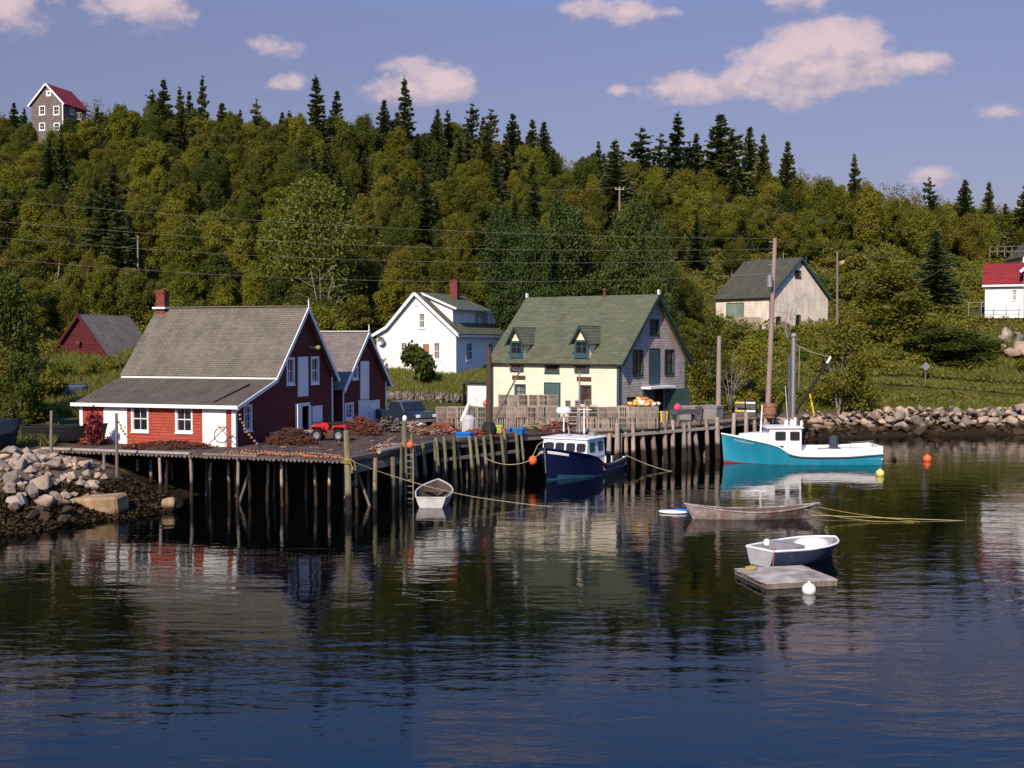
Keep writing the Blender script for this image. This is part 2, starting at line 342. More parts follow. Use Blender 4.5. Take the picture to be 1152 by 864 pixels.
def ground_material():
    m = bpy.data.materials.new('hillside_ground'); m.use_nodes = True; nt = m.node_tree; b = nt.nodes['Principled BSDF']
    b.inputs['Roughness'].default_value = .95; b.inputs['Specular IOR Level'].default_value = .1
    ge = nn(nt, 'ShaderNodeNewGeometry'); P = ge.outputs['Position']
    def nz(s, d=6):
        n = nn(nt, 'ShaderNodeTexNoise'); n.inputs['Scale'].default_value = s; n.inputs['Detail'].default_value = d; lk(nt, P, n.inputs['Vector']); return n.outputs['Fac']
    c = ramp(nt, nz(.35), [(.3, (.035, .042, .010)), (.5, (.075, .072, .018)), (.7, (.11, .088, .028))])
    c = mixc(nt, ramp(nt, nz(4), [(.35, 0), (.65, .7)]), c, (.03, .036, .010))
    sp = nn(nt, 'ShaderNodeSeparateXYZ'); lk(nt, P, sp.inputs[0])
    z = math_n(nt, 'ADD', sp.outputs[2], math_n(nt, 'MULTIPLY', math_n(nt, 'SUBTRACT', nz(.8), .5), 1.0))
    dirt = mixc(nt, nz(2.5), (.085, .058, .04), (.15, .11, .08))
    c = mixc(nt, math_n(nt, 'MULTIPLY', math_n(nt, 'SUBTRACT', 2.65, z), 3, True), c, dirt)
    weed = mixc(nt, nz(3), (.035, .019, .008), (.012, .009, .006))
    c = mixc(nt, math_n(nt, 'MULTIPLY', math_n(nt, 'SUBTRACT', 1.6, z), 3, True), c, weed)
    bn = nn(nt, 'ShaderNodeBump'); bn.inputs['Distance'].default_value = .25; lk(nt, nz(2.2, 8), bn.inputs['Height']); lk(nt, bn.outputs[0], b.inputs['Normal'])
    lk(nt, c, b.inputs['Base Color']); return m
def grid_mesh(name, X, Y, Z, m, smooth=True):
    ny, nx = X.shape; me = bpy.data.meshes.new(name)
    V = np.stack([X, Y, Z], -1).reshape(-1, 3); idx = np.arange(ny*nx).reshape(ny, nx)
    F = np.stack([idx[:-1, :-1], idx[:-1, 1:], idx[1:, 1:], idx[1:, :-1]], -1).reshape(-1, 4)
    me.from_pydata(V.tolist(), [], F.tolist()); me.materials.append(m)
    if smooth: me.polygons.foreach_set('use_smooth', [True]*len(F))
    o = bpy.data.objects.new(name, me); COL.objects.link(o); return o
ys = np.concatenate([np.arange(24, 48, 3), np.arange(48, 109.5, 1.1), np.arange(109.5, 116, .55), np.arange(116, 200, 2.2), np.arange(200, 460, 9)])
xs = np.concatenate([np.arange(-290, -70, 8), np.arange(-70, 80, 1.4), np.arange(80, 300, 8)])
XX, YY = np.meshgrid(xs, ys)
tag(grid_mesh('terrain', XX, YY, hz(XX.ravel(), YY.ravel()).reshape(XX.shape), ground_material()), 'overgrown hillside rising behind the fishing harbour', kind='structure')

# ------------------------------------------------------------------ water
def water_material():
    m = bpy.data.materials.new('harbour_water'); m.use_nodes = True; nt = m.node_tree; b = nt.nodes['Principled BSDF']
    b.inputs['Base Color'].default_value = (.0010, .0018, .0018, 1); b.inputs['Roughness'].default_value = .03; b.inputs['IOR'].default_value = 1.333; b.inputs['Specular IOR Level'].default_value = .5
    ge = nn(nt, 'ShaderNodeNewGeometry'); P = ge.outputs['Position']
    def nz(s, d, sx=1., sy=1., rot=0, dist=0):
        mp = nn(nt, 'ShaderNodeMapping'); mp.inputs['Scale'].default_value = (sx, sy, 1); mp.inputs['Rotation'].default_value = (0, 0, rot); lk(nt, P, mp.inputs[0])
        n = nn(nt, 'ShaderNodeTexNoise'); n.inputs['Scale'].default_value = s; n.inputs['Detail'].default_value = d; n.inputs['Roughness'].default_value = .5; n.inputs['Distortion'].default_value = dist; lk(nt, mp.outputs[0], n.inputs['Vector']); return n.outputs['Fac']
    sp = nn(nt, 'ShaderNodeSeparateXYZ'); lk(nt, P, sp.inputs[0])
    ripple = math_n(nt, 'MULTIPLY', nz(1.5, 3, .45, 1.25, R(6), .4), .055)
    fine = math_n(nt, 'MULTIPLY', nz(5.0, 3, .5, 1.2, R(-9), .2), .011)
    swell = math_n(nt, 'MULTIPLY', nz(.42, 2, .5, 1.2, R(14)), .07)
    patch = ramp(nt, nz(.06, 4, .6, 1.6, R(-10)), [(.36, .35), (.62, 1.0)])
    near = nn(nt, 'ShaderNodeMapRange'); near.inputs[1].default_value = 30; near.inputs[2].default_value = 68; near.inputs[3].default_value = .72; near.inputs[4].default_value = .58; lk(nt, sp.outputs[1], near.inputs[0])
    h = math_n(nt, 'ADD', math_n(nt, 'MULTIPLY', math_n(nt, 'ADD', ripple, fine), math_n(nt, 'MULTIPLY', patch, near.outputs[0])), math_n(nt, 'MULTIPLY', swell, near.outputs[0]))
    bn = nn(nt, 'ShaderNodeBump'); bn.inputs['Strength'].default_value = 1; bn.inputs['Distance'].default_value = WAVE; lk(nt, h, bn.inputs['Height']); lk(nt, bn.outputs[0], b.inputs['Normal'])
    return m
WAVE = .50
wm = MB().add([(-400, -200, 0), (400, -200, 0), (400, 130, 0), (-400, 130, 0)], [(0, 1, 2, 3)])
tag(wm.build('water', water_material(), fix=False), 'rippled dark blue harbour water', kind='structure')

# ------------------------------------------------------------------ gravel road along the far shore
def ribbon(name, pts, w, m, lift):
    V = []; 
    for i, (x, y) in enumerate(pts):
        a = pts[max(i-1, 0)]; b = pts[min(i+1, len(pts)-1)]; t = Vector((b[0]-a[0], b[1]-a[1], 0)).normalized(); n = Vector((-t.y, t.x, 0))
        for k in (-1, -.33, .33, 1): V.append((x + n.x*w*k/2, y + n.y*w*k/2, hz1(x, y) + lift))
    F = [(i*4+j, i*4+j+1, i*4+4+j+1, i*4+4+j) for i in range(len(pts)-1) for j in range(3)]
    return MB().add(V, F).build(name, m, fix=False)
M['gravel'] = mat('gravel_road', (.36, .31, .27), (.27, .23, .2), .8, .95, .02, 8)
rp = [(x, 112.4 + .2*math.sin(x*.09)) for x in np.arange(26, 95, 1.5)]
tag(ribbon('road', rp, 1.9, M['gravel'], .1), 'pale gravel road running above the stone bank', kind='structure')
# ------------------------------------------------------------------ buildings
Z3 = Vector((0, 0, 1))
class Wall:
    """a wall plane in a building's local frame: origin O, level direction U, outward normal N"""
    def __init__(s, root, O, U, N): s.root, s.O, s.U, s.N = root, Vector(O), Vector(U), Vector(N); s.holes = []
    def uv(s, px, py):
        Mx = Matrix.Translation(s.root.location) @ Matrix.Rotation(s.root.rotation_euler.z, 4, 'Z'); I = Mx.inverted()
        o = I @ CAM; d = (I.to_3x3() @ ray(px, py)); t = (s.O - o).dot(s.N) / d.dot(s.N); p = o + d * t - s.O
        return p.dot(s.U), p.z
    def rect(s, x0, y0, x1, y1):
        xm, ym = (x0+x1)/2, (y0+y1)/2
        u0, u1 = s.uv(x0, ym)[0], s.uv(x1, ym)[0]; v1, v0 = s.uv(xm, y0)[1], s.uv(xm, y1)[1]
        return min(u0, u1), max(u0, u1), v0, v1
    def box(s, mb, u0, u1, v0, v1, n0, n1, mi=0): mb.obox(s.O, s.U, Z3, s.N, u0, u1, v0, v1, n0, n1, mi)
    def panel(s, mb, outer, mi=0, depth=.14):
        lists = [[Vector((u, v, 0)) for u, v in outer]] + [[Vector((a, c, 0)), Vector((b, c, 0)), Vector((b, d, 0)), Vector((a, d, 0))] for a, b, c, d in s.holes]
        flat = [p for l in lists for p in l]; tris = geometry.tessellate_polygon(lists)
        V = [s.O + s.U*p.x + Z3*p.y for p in flat]; F = []
        for t in tris:
            a, b, c = (V[i] for i in t); F.append(tuple(t) if (b-a).cross(c-a).dot(s.N) > 0 else tuple(t[::-1]))
        mb.add(V, F, mi)
        for a, b, c, d in s.holes:
            q = [s.O + s.U*u + Z3*v for u, v in ((a, c), (b, c), (b, d), (a, d))]; r = [p - s.N*depth for p in q]
            mb.add(q + r, [(i, (i+1) % 4, 4 + (i+1) % 4, 4 + i) for i in range(4)], mi)
    def window(s, rc, cols=2, rows=2, trim='white', glass='glass', tw=.1, lab=None, sash=None):
        u0, u1, v0, v1 = rc; s.holes.append((u0+tw, u1-tw, v0+tw, v1-tw)); f = MB()
        s.box(f, u0, u0+tw, v0, v1, .002, .045); s.box(f, u1-tw, u1, v0, v1, .002, .045)
        s.box(f, u0+tw, u1-tw, v1-tw, v1, .002, .045); s.box(f, u0+tw, u1-tw, v0, v0+tw, .002, .05)
        a, b, c, d = u0+tw, u1-tw, v0+tw, v1-tw; k = .03
        for i in range(1, cols): x = a + (b-a)*i/cols; s.box(f, x-k/2, x+k/2, c, d, -.075, -.03)
        for i in range(1, rows): y = c + (d-c)*i/rows; kk = k*1.7 if i*2 == rows else k; s.box(f, a, b, y-kk/2, y+kk/2, -.076, -.028)
        for x0, x1, y0, y1 in ((a, a+.04, c, d), (b-.04, b, c, d), (a+.04, b-.04, c, c+.04), (a+.04, b-.04, d-.04, d)): s.box(f, x0, x1, y0, y1, -.074, -.02)
        o = f.build('window', M[trim], s.root)
        if lab: o['label'] = lab
        g = MB(); s.box(g, a, b, c, d, -.1, -.078); g.build('pane', M[glass], o)
        sl_ = MB(); s.box(sl_, u0-.04, u1+.04, v0-.06, v0-.002, .002, .085); sl_.build('sill', M[trim], o)
        return o
    def door(s, rc, m='white', trim=None, tw=.09, lab=None, name='door', handle=True, planks=True):
        u0, u1, v0, v1 = rc; f = MB(); s.box(f, u0+.02, u1-.02, v0, v1-.02, .004, .05)
        if planks:
            n = max(2, round((u1-u0)/.28))
            for i in range(n): a = u0+.02+(u1-u0-.04)*i/n; b = u0+.02+(u1-u0-.04)*(i+1)/n; s.box(f, a+.008, b-.008, v0+.02, v1-.04, .05, .066)
        o = f.build(name, M[m], s.root)
        if lab: o['label'] = lab
        if trim:
            t = MB(); s.box(t, u0-tw, u0, v0, v1+tw, .003, .055); s.box(t, u1, u1+tw, v0, v1+tw, .003, .055); s.box(t, u0, u1, v1, v1+tw, .003, .055); t.build('door_frame', M[trim], o)
        if handle:
            h = MB(); s.box(h, u1-.16, u1-.12, v0+(v1-v0)*.45, v0+(v1-v0)*.45+.12, .066, .1); h.build('handle', M['iron'], o)
        return o
def slab(mb, a, b, c, d, t, mi=0):
    """roof slab: corners of the top face, thickness downwards"""
    a, b, c, d = (Vector(p) for p in (a, b, c, d)); n = (b-a).cross(d-a).normalized(); n = n if n.z > 0 else -n
    T = [a, b, c, d]; B = [p - n*t for p in T]
    mb.add(T + B, [(0, 1, 2, 3), (7, 6, 5, 4)] + [(i, (i+1) % 4, 4+(i+1) % 4, 4+i) for i in range(4)], mi)
def beam(mb, a, b, w, h, mi=0):
    a, b = Vector(a), Vector(b); t = (b-a).normalized(); s = t.cross(Z3); s = s.normalized() if s.length > 1e-4 else Vector((1, 0, 0)); u = s.cross(t)
    mb.add([p + s*x + u*y for p in (a, b) for x, y in ((-w/2, -h/2), (w/2, -h/2), (w/2, h/2), (-w/2, h/2))], [(0, 1, 2, 3), (7, 6, 5, 4)] + [(i, (i+1) % 4, 4+(i+1) % 4, 4+i) for i in range(4)], mi)
def chimney(root, c, w, z0, z1, m='brick', cap=True):
    f = MB(); f.box((c[0], c[1], (z0+z1)/2), (w, w*.9, z1-z0)); 
    if cap: f.box((c[0], c[1], z1+.06), (w+.12, w*.9+.12, .12)); f.box((c[0], c[1], z1+.16), (w*.55, w*.5, .09))
    return f.build('chimney', M[m], root)
def loc_from(px, py, z): p = G(px, py, z); return p

# ---- red boathouse
YR = R(17.5)
P = G(265, 503, 2.5)
bh = thing('boathouse', 'large red shingled boathouse with long low lean-to and white doors on the wharf', 'boathouse', P, -YR)
L, LD, W = 10.2, 4.28, 7.7            # length, lean-to depth, main depth
zl, zm, zr = 2.26, 3.62, 7.9          # lean-to eave, main eave, ridge (above deck)
yb = LD + W; ym = LD + W/2
front = Wall(bh, (0, 0, 0), (1, 0, 0), (0, -1, 0)); side = Wall(bh, (0, 0, 0), (0, 1, 0), (1, 0, 0))
back = Wall(bh, (0, yb, 0), (1, 0, 0), (0, 1, 0)); left = Wall(bh, (-L, 0, 0), (0, 1, 0), (-1, 0, 0))
front.window(front.rect(148, 456, 167.5, 486), 2, 2, lab='two over two sash window by the left door'); front.window(front.rect(197.5, 457, 217, 487), 2, 2)
front.door(front.rect(117, 457, 144, 501), lab='wide white plank door near the left end'); front.door(front.rect(228, 458, 255.5, 505), lab='wide white plank door by the right corner')
side.window(side.rect(274, 455, 283, 485), 2, 3)
side.window(side.rect(322, 402, 331, 433), 2, 2, tw=.14); side.window(side.rect(349.5, 401, 358.5, 432), 2, 2, tw=.14)
side.door(side.rect(334.5, 401, 346, 446), lab='tall white loft door', handle=False)
a, b, c, d = side.rect(333, 457, 347, 489); c = .02; side.holes.append((a, b, c, d))
t = MB(); side.box(t, a-.12, b+.12, d, d+.2, .003, .07); side.box(t, a-.1, a, c, d, .003, .06); side.box(t, b, b+.3, c, d, .003, .06); t.build('door_frame', M['white'], bh)
lf = MB(); lf.box((.55, a-.55, 1.05), (.05, .95, 2.0), R(12)); lf.build('door', M['white'], bh)['label'] = 'open white door leaf with dark brace'
side.door(side.rect(351, 456, 362, 490), lab='white door leaf folded back against the wall')
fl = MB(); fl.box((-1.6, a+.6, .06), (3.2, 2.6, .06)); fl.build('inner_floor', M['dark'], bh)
wl = MB()
front.panel(wl, [(-L, 0), (0, 0), (0, zl), (-L, zl)], 0)
side.panel(wl, [(0, -.2), (yb, -.2), (yb, zm), (ym, zr-.12), (LD, zm), (0, zl)], 1)
left.panel(wl, [(0, -.6), (yb, -.6), (yb, zm), (ym, zr-.12), (LD, zm), (0, zl)], 1)
back.panel(wl, [(-L, -.2), (0, -.2), (0, zm), (-L, zm)], 1)
wl.build('wall', [M['red_front'], M['red_clap']], bh)
tr = MB()
front.box(tr, -.2, .0, 0, zl, .003, .06); front.box(tr, -L, -L+.22, 0, zl, .003, .06); side.box(tr, -.06, .12, 0, zl, .003, .05); side.box(tr, yb-.14, yb, 0, zm-.1, .003, .05)
front.box(tr, -L-.35, .35, zl-.14, zl+.06, .36, .41)                                    # lean-to fascia
tr.box((-L/2, LD-.06, zm+.06), (L+.5, .05, .17))                                       # band at the junction
tr.each('trim_board', M['white'], bh)
rf = MB(); e = .32; k = (zr-zm)/(W/2); kl = (zm-zl)/LD
slab(rf, (-L-e, LD-.12, zm+.13), (e, LD-.12, zm+.13), (e, ym, zr+.1), (-L-e, ym, zr+.1), .12)
slab(rf, (-L-e, ym, zr+.1), (e, ym, zr+.1), (e, yb+.35, zm-.25), (-L-e, yb+.35, zm-.25), .12)
ro = rf.build('roof', M['roof_grey'], bh)
rl = MB(); slab(rl, (-L-e, -.36, zl-.02), (e, -.36, zl-.02), (e, LD-.1, zm+.0), (-L-e, LD-.1, zm+.0), .1); rl.build('lean_to_roof', M['roof_low'], bh)
rk = MB()
for s1 in (0,):
    beam(rk, (e+.03, LD-.15, zm-.02), (e+.03, ym, zr-.04), .06, .22); beam(rk, (e+.03, ym, zr-.04), (e+.03, yb+.36, zm-.37), .06, .22); beam(rk, (e+.03, -.38, zl-.1), (e+.03, LD-.15, zm-.07), .06, .2)
rk.each('rake_board', M['white'], bh)
cap = MB(); cap.box((-L/2, ym, zr+.13), (L+.6, .3, .05)); cap.build('ridge_cap', M['wood'], bh)
fn = MB().tube((e, ym, zr), (e, ym, zr+.55), .05, .03); fn.build('finial', M['white'], bh)
chimney(bh, (-L+.15, ym-.1), .62, zr-.6, zr+1.05)
cs = MB(); cs.box((-L+.15, ym-.1, zr+.08), (.95, .9, .12)); cs.build('flashing', M['white'], bh)
lp = MB(); sx = side.uv(350, 391); lp.obox(side.O, side.U, Z3, side.N, sx[0]-.3, sx[0]+.1, sx[1]-.06, sx[1]+.08, 0, .5); lp.ball((.55, sx[0]-.1, sx[1]), .14, n=10); lp.build('gable_lamp', mat('lamp_yellowish', (.35, .33, .12)), bh)
pp = MB(); pp.path([(-.9, LD-1.2, 3.35), (-1.5, .3, 2.46)], .045, 6); pp.build('roof_pole', M['pile_dark'], bh)

# ---- second red barn beside it
P2 = Matrix.Translation(P) @ Matrix.Rotation(-YR, 4, 'Z') @ Vector((.1, 13.3, 0))
sb = thing('barn', 'smaller red gabled barn with tall white loft door beside the boathouse', 'barn', P2, -YR)
W2, L2, z2e, z2r = 7.1, 8., 2.95, 6.4
s2 = Wall(sb, (0, 0, 0), (0, 1, 0), (1, 0, 0)); f2 = Wall(sb, (0, 0, 0), (1, 0, 0), (0, -1, 0))
s2.window(s2.rect(396, 411, 402.5, 427), 1, 1, tw=.13, glass='curtain'); s2.window(s2.rect(388, 453, 397.5, 472), 2, 3, tw=.13, glass='curtain')
s2.door(s2.rect(404.8, 406, 414.5, 449), lab='narrow tall white loft door', handle=False); s2.door(s2.rect(403, 449.5, 415, 480), lab='white lower door under the loft door'); s2.door(s2.rect(415.8, 451.5, 426, 488), m='white', trim='white', lab='large grey white plank door by the right corner')
wl = MB(); s2.panel(wl, [(0, -.3), (W2, -.3), (W2, z2e), (W2/2, z2r-.1), (0, z2e)]); f2.panel(wl, [(-L2, -.3), (0, -.3), (0, z2e), (-L2, z2e)])
Wall(sb, (0, W2, 0), (1, 0, 0), (0, 1, 0)).panel(wl, [(-L2, -.3), (0, -.3), (0, z2e), (-L2, z2e)]); Wall(sb, (-L2, 0, 0), (0, 1, 0), (-1, 0, 0)).panel(wl, [(0, -.3), (W2, -.3), (W2, z2e), (W2/2, z2r-.1), (0, z2e)])
wl.build('wall', M['red_clap'], sb)
rf = MB(); k2 = (z2r-z2e)/(W2/2)
slab(rf, (-L2-.2, -.4, z2e-.4*k2+.1), (.3, -.4, z2e-.4*k2+.1), (.3, W2/2, z2r+.1), (-L2-.2, W2/2, z2r+.1), .1); slab(rf, (-L2-.2, W2/2, z2r+.1), (.3, W2/2, z2r+.1), (.3, W2+.4, z2e-.4*k2+.1), (-L2-.2, W2+.4, z2e-.4*k2+.1), .1)
rf.build('roof', M['roof_pale'], sb)
rk = MB(); beam(rk, (.33, -.42, z2e-.42*k2-.02), (.33, W2/2, z2r-.03), .06, .22); beam(rk, (.33, W2/2, z2r-.03), (.33, W2+.42, z2e-.42*k2-.02), .06, .22); rk.each('rake_board', M['white'], sb)
cap = MB(); cap.box((-L2/2+.1, W2/2, z2r+.14), (L2+.5, .26, .05)); cap.build('ridge_cap', M['white'], sb)
MB().tube((.3, W2/2, z2r), (.3, W2/2, z2r+.6), .05, .03).build('finial', M['white'], sb)
tr = MB(); s2.box(tr, W2-.16, W2, 0, z2e, .003, .05); s2.box(tr, 0, .1, 0, z2e, .003, .05); tr.each('corner_board', M['white'], sb)
lw = Wall(sb, (-.9, -1.6, 0), (0, 1, 0), (1, 0, 0))            # recessed link between the two barns
lw.window(lw.rect(374, 433, 383, 453), 1, 2, tw=.1); lw.door(lw.rect(373, 454, 383, 478), lab='white door in the link between the barns')
wl = MB(); lw.panel(wl, [(-.1, -.2), (1.7, -.2), (1.7, 3.3), (-.1, 3.3)]); wl.build('link_wall', M['red_clap'], sb)
rf = MB(); slab(rf, (-4, -1.8, 3.2), (-.6, -1.8, 3.2), (-.6, .3, 3.4), (-4, .3, 3.4), .1); rf.build('link_roof', M['roof_pale'], sb)

# ---- cream warehouse
YC = R(35); zc = 2.45
x0 = (697-CX)/FPX*80.5
wh = thing('warehouse', 'cream clapboard fish warehouse with green roof and two wall dormers', 'warehouse', (x0, 80.5, zc), -YC)
L, W, ze, zr = 11.0, 10.15, 4.56, 9.2
front = Wall(wh, (0, 0, 0), (1, 0, 0), (0, -1, 0)); side = Wall(wh, (0, 0, 0), (0, 1, 0), (1, 0, 0))
front.window(front.rect(613, 404, 629.5, 419.5), 3, 1, 'green_trim', 'warm_glass', .12)
front.window(front.rect(579, 432, 591.5, 449), 2, 2, 'green_trim', 'curtain', .12); front.window(front.rect(652, 433, 665.5, 453), 2, 2, 'green_trim', 'warm_glass', .12)
front.door(front.rect(613.5, 431.5, 629.5, 470), 'green_door', 'green_trim', lab='blue green plank door between the lower windows')
side.window(side.rect(731, 359, 741, 376.5), 1, 2, 'dark_green', tw=.1); side.window(side.rect(712, 393.5, 723, 422.5), 2, 2, 'dark_green', 'warm_glass', .1); side.window(side.rect(747.5, 393, 758, 420.5), 2, 2, 'dark_green', tw=.1)
side.door(side.rect(730.5, 393, 741, 432), 'green_trim', 'dark_green', lab='tall dark green loft door', handle=False)
a, b, c, d = side.rect(735.5, 437, 748, 466); c = .03; d = max(d, 2.3); side.holes.append((a, b, c, d)); kx = b-a
t = MB(); side.box(t, a-1.9, b+.35, d+.05, d+.22, .003, .75); t.build('canopy', M['white'], wh)
side.door((a-1.75, a-.06, .03, d-.02), 'green_trim', lab='dark green door leaf under the canopy')
lf = MB(); lf.box((.75, b+.62, d/2), (.06, 1.9, d-.05), R(-38)); lf.build('door', M['dark_green'], wh)['label'] = 'dark green door leaf standing open'
vt = MB(); side.box(vt, *side.rect(705, 446.5, 714, 449.5), .003, .06); side.box(vt, *side.rect(705, 452.5, 712, 456), .003, .06); vt.each('vent', M['dark'], wh)
eb = MB(); side.box(eb, *side.rect(764, 445, 768.5, 453), .003, .12); eb.build('meter_box', M['steel'], wh)
kc = (zr-ze)/(W/2); ov = .42
dorm = [front.rect(574, 385, 590, 417.5), front.rect(646.5, 384, 664, 419)]
DW = []
for (u0, u1, v0, v1), pk in zip(dorm, (front.uv(579.5, 371)[1], front.uv(655, 371)[1])):
    DW.append((u0+.05, u1-.05, v0, v1+.1))
for u0, u1, v0, v1 in DW: front.holes.append((u0+.16, u1-.16, v0+.16, ze-.12))
wl = MB()
front.panel(wl, [(-L, -.3), (0, -.3), (0, ze), (-L, ze)], 0)
side.panel(wl, [(0, -.3), (W, -.3), (W, ze), (W/2, zr-.1), (0, ze)], 1)
Wall(wh, (-L, 0, 0), (0, 1, 0), (-1, 0, 0)).panel(wl, [(0, -.3), (W, -.3), (W, ze), (W/2, zr-.1), (0, ze)], 0); Wall(wh, (0, W, 0), (1, 0, 0), (0, 1, 0)).panel(wl, [(-L, -.3), (0, -.3), (0, ze), (-L, ze)], 0)
wl.build('wall', [M['cream_clap'], M['grey_shingle']], wh)
rf = MB()
slab(rf, (-L-.3, -ov, ze-ov*kc+.12), (ov, -ov, ze-ov*kc+.12), (ov, W/2, zr+.12), (-L-.3, W/2, zr+.12), .13)
slab(rf, (-L-.3, W/2, zr+.12), (ov, W/2, zr+.12), (ov, W+.5, ze-.5*kc+.12), (-L-.3, W+.5, ze-.5*kc+.12), .13)
ro = rf.build('roof', M['roof_green'], wh)
vp = MB(); vx = -7.2; vp.tube((vx+3, W/2, zr), (vx+3, W/2, zr+.5), .13, .13, 10); vp.lathe([(.2, .5), (.2, .6), (.05, .68)], (vx+3, W/2, zr), 10); vp.build('roof_vent', M['iron'], ro)
fn = MB(); fn.box((ov-.05, W/2, zr+.28), (.14, .2, .35)); fn.box((-L-.25, W/2, zr+.28), (.14, .2, .35)); fn.each('finial', M['white'], ro)
rk = MB(); beam(rk, (ov+.03, -ov, ze-ov*kc-.02), (ov+.03, W/2, zr), .06, .24); beam(rk, (ov+.03, W/2, zr), (ov+.03, W+.5, ze-.5*kc-.02), .06, .24); rk.each('rake_board', M['dark_green'], wh)
tr = MB(); front.box(tr, -.2, .05, 0, ze-.45, .003, .05); side.box(tr, -.05, .16, 0, ze-.1, .003, .05); side.box(tr, W-.16, W, 0, ze-.4, .003, .05); front.box(tr, -L, -L+.16, 0, ze-.45, .003, .05); tr.each('corner_board', M['green_trim'], wh)
for i, (u0, u1, v0, v1) in enumerate(DW):
    um = (u0+u1)/2; hp = v1 + .95; w_ = u1-u0
    dn = MB()
    wd = Wall(wh, (0, -.1, 0), (1, 0, 0), (0, -1, 0)); tw = .17
    for r_ in ((u0, u0+tw, v0, v1), (u1-tw, u1, v0, v1), (u0+tw, u1-tw, v1-tw, v1), (u0+tw, u1-tw, v0, v0+tw)): wd.box(dn, *r_, -.06, .05)
    vm = v0 + (v1-v0)*.52; wd.box(dn, u0+tw, u1-tw, vm-.18, vm+.18, -.06, .055)
    o = dn.build('dormer', M['green_trim'], wh)
    for lo, hi, gm, rows in ((v0+tw, vm-.18, 'warm_glass', 1), (vm+.18, v1-tw, 'glass', 2)):
        pn = MB(); wd.box(pn, u0+tw, u1-tw, lo, hi, -.055, -.04); pn.build('pane', M[gm], o)
    mt = MB(); wd.box(mt, um-.025, um+.025, v0+tw, vm-.18, -.038, -.01); wd.box(mt, um-.025, um+.025, vm+.18, v1-tw, -.038, -.01); wd.box(mt, u0+tw, um-.025, vm+(v1-vm)*.55, vm+(v1-vm)*.55+.04, -.038, -.01); wd.box(mt, um+.025, u1-tw, vm+(v1-vm)*.55, vm+(v1-vm)*.55+.04, -.038, -.01); mt.build('muntin', M['green_trim'], o)
    gb = MB(); gb.add([(u0, -.1, v1), (u1, -.1, v1), (um, -.1, hp)], [(0, 1, 2)])
    for ux in (u0, u1):   # cheeks back to the roof
        yb_ = (v1-ze)/kc + .1; gb.add([(ux, -.1, ze-.4), (ux, yb_, v1), (ux, -.1, v1)], [(0, 1, 2)])
    gb.build('dormer_wall', M['cream_clap'], o)
    dr = MB(); yk = (hp-ze)/kc+.3; ex = .22; sl2 = (hp-v1)/(w_/2)
    slab(dr, (um, -.42, hp+.08), (um, yk, hp+.08), (u0-ex, (v1-ze)/kc+.25-ex*sl2/kc, v1-ex*sl2+.08), (u0-ex, -.42, v1-ex*sl2+.08), .07)
    slab(dr, (um, -.42, hp+.08), (um, yk, hp+.08), (u1+ex, (v1-ze)/kc+.25-ex*sl2/kc, v1-ex*sl2+.08), (u1+ex, -.42, v1-ex*sl2+.08), .07)
    dr.build('dormer_roof', M['roof_green'], o)
    bd = MB(); beam(bd, (u0-ex, -.45, v1-ex*sl2-.02), (um, -.45, hp+.0), .05, .13); beam(bd, (um, -.45, hp), (u1+ex, -.45, v1-ex*sl2-.02), .05, .13); bd.build('dormer_trim', M['dark_green'], o)
    pb = MB(); front.box(pb, u0+.15, u1+.15, v0-.62, v0-.32, .003, .05); pb.build('sign_board', M['iron'], wh)

# ---- white house
YW = R(20); zw = 5.45
x0 = (513-CX)/FPX*104
wt = thing('house', 'white clapboard house with green roof and shed dormer behind the wharf', 'house', (x0, 104, zw), -YW)
W, Ld, zr, ze = 7.9, 11.9, 7.25, 3.75          # gable width (x), depth (y)
front = Wall(wt, (0, 0, 0), (1, 0, 0), (0, -1, 0)); side = Wall(wt, (0, 0, 0), (0, 1, 0), (1, 0, 0))
front.window(front.rect(471, 352, 478.5, 369.5), 2, 2, glass='curtain', tw=.09); front.window(front.rect(450.5, 385, 458.5, 404), 2, 2, glass='curtain', tw=.09); front.window(front.rect(487.5, 385, 495.5, 405), 2, 2, glass='curtain', tw=.09)
M['orange_door'] = mat('orange_door', (.35, .15, .05), (.28, .11, .04), 2, .6)
front.door(front.rect(476, 387, 483, 417), 'orange_door', 'white', lab='varnished orange door')
side.window(side.rect(524, 385, 532, 406), 2, 2, glass='curtain', tw=.1); side.window(side.rect(549, 385, 556, 406), 2, 2, glass='curtain', tw=.1)
xr = -W/2
wl = MB(); out = [(-W, -.8), (0, -.8), (0, ze), (xr, zr-.1), (-W+1.2, ze+.45), (-W, ze-.35)]
front.panel(wl, out); Wall(wt, (0, Ld, 0), (1, 0, 0), (0, 1, 0)).panel(wl, out); side.panel(wl, [(0, -.8), (Ld, -.8), (Ld, ze), (0, ze)]); Wall(wt, (-W, 0, 0), (0, 1, 0), (-1, 0, 0)).panel(wl, [(0, -.8), (Ld, -.8), (Ld, ze-.35), (0, ze-.35)])
wl.build('wall', M['white_clap'], wt)
ks = (zr-ze)/(W/2); rf = MB(); o_ = .35
slab(rf, (xr, -o_, zr+.1), (xr, Ld+o_, zr+.1), (o_, Ld+o_, ze-o_*ks+.1), (o_, -o_, ze-o_*ks+.1), .12)
slab(rf, (xr, -o_, zr+.1), (xr, Ld+o_, zr+.1), (-W+1.1, Ld+o_, ze+.5), (-W+1.1, -o_, ze+.5), .12); slab(rf, (-W+1.1, -o_, ze+.5), (-W+1.1, Ld+o_, ze+.5), (-W-.7, Ld+o_, ze-.45), (-W-.7, -o_, ze-.45), .12)
ro = rf.build('roof', M['roof_green'], wt)
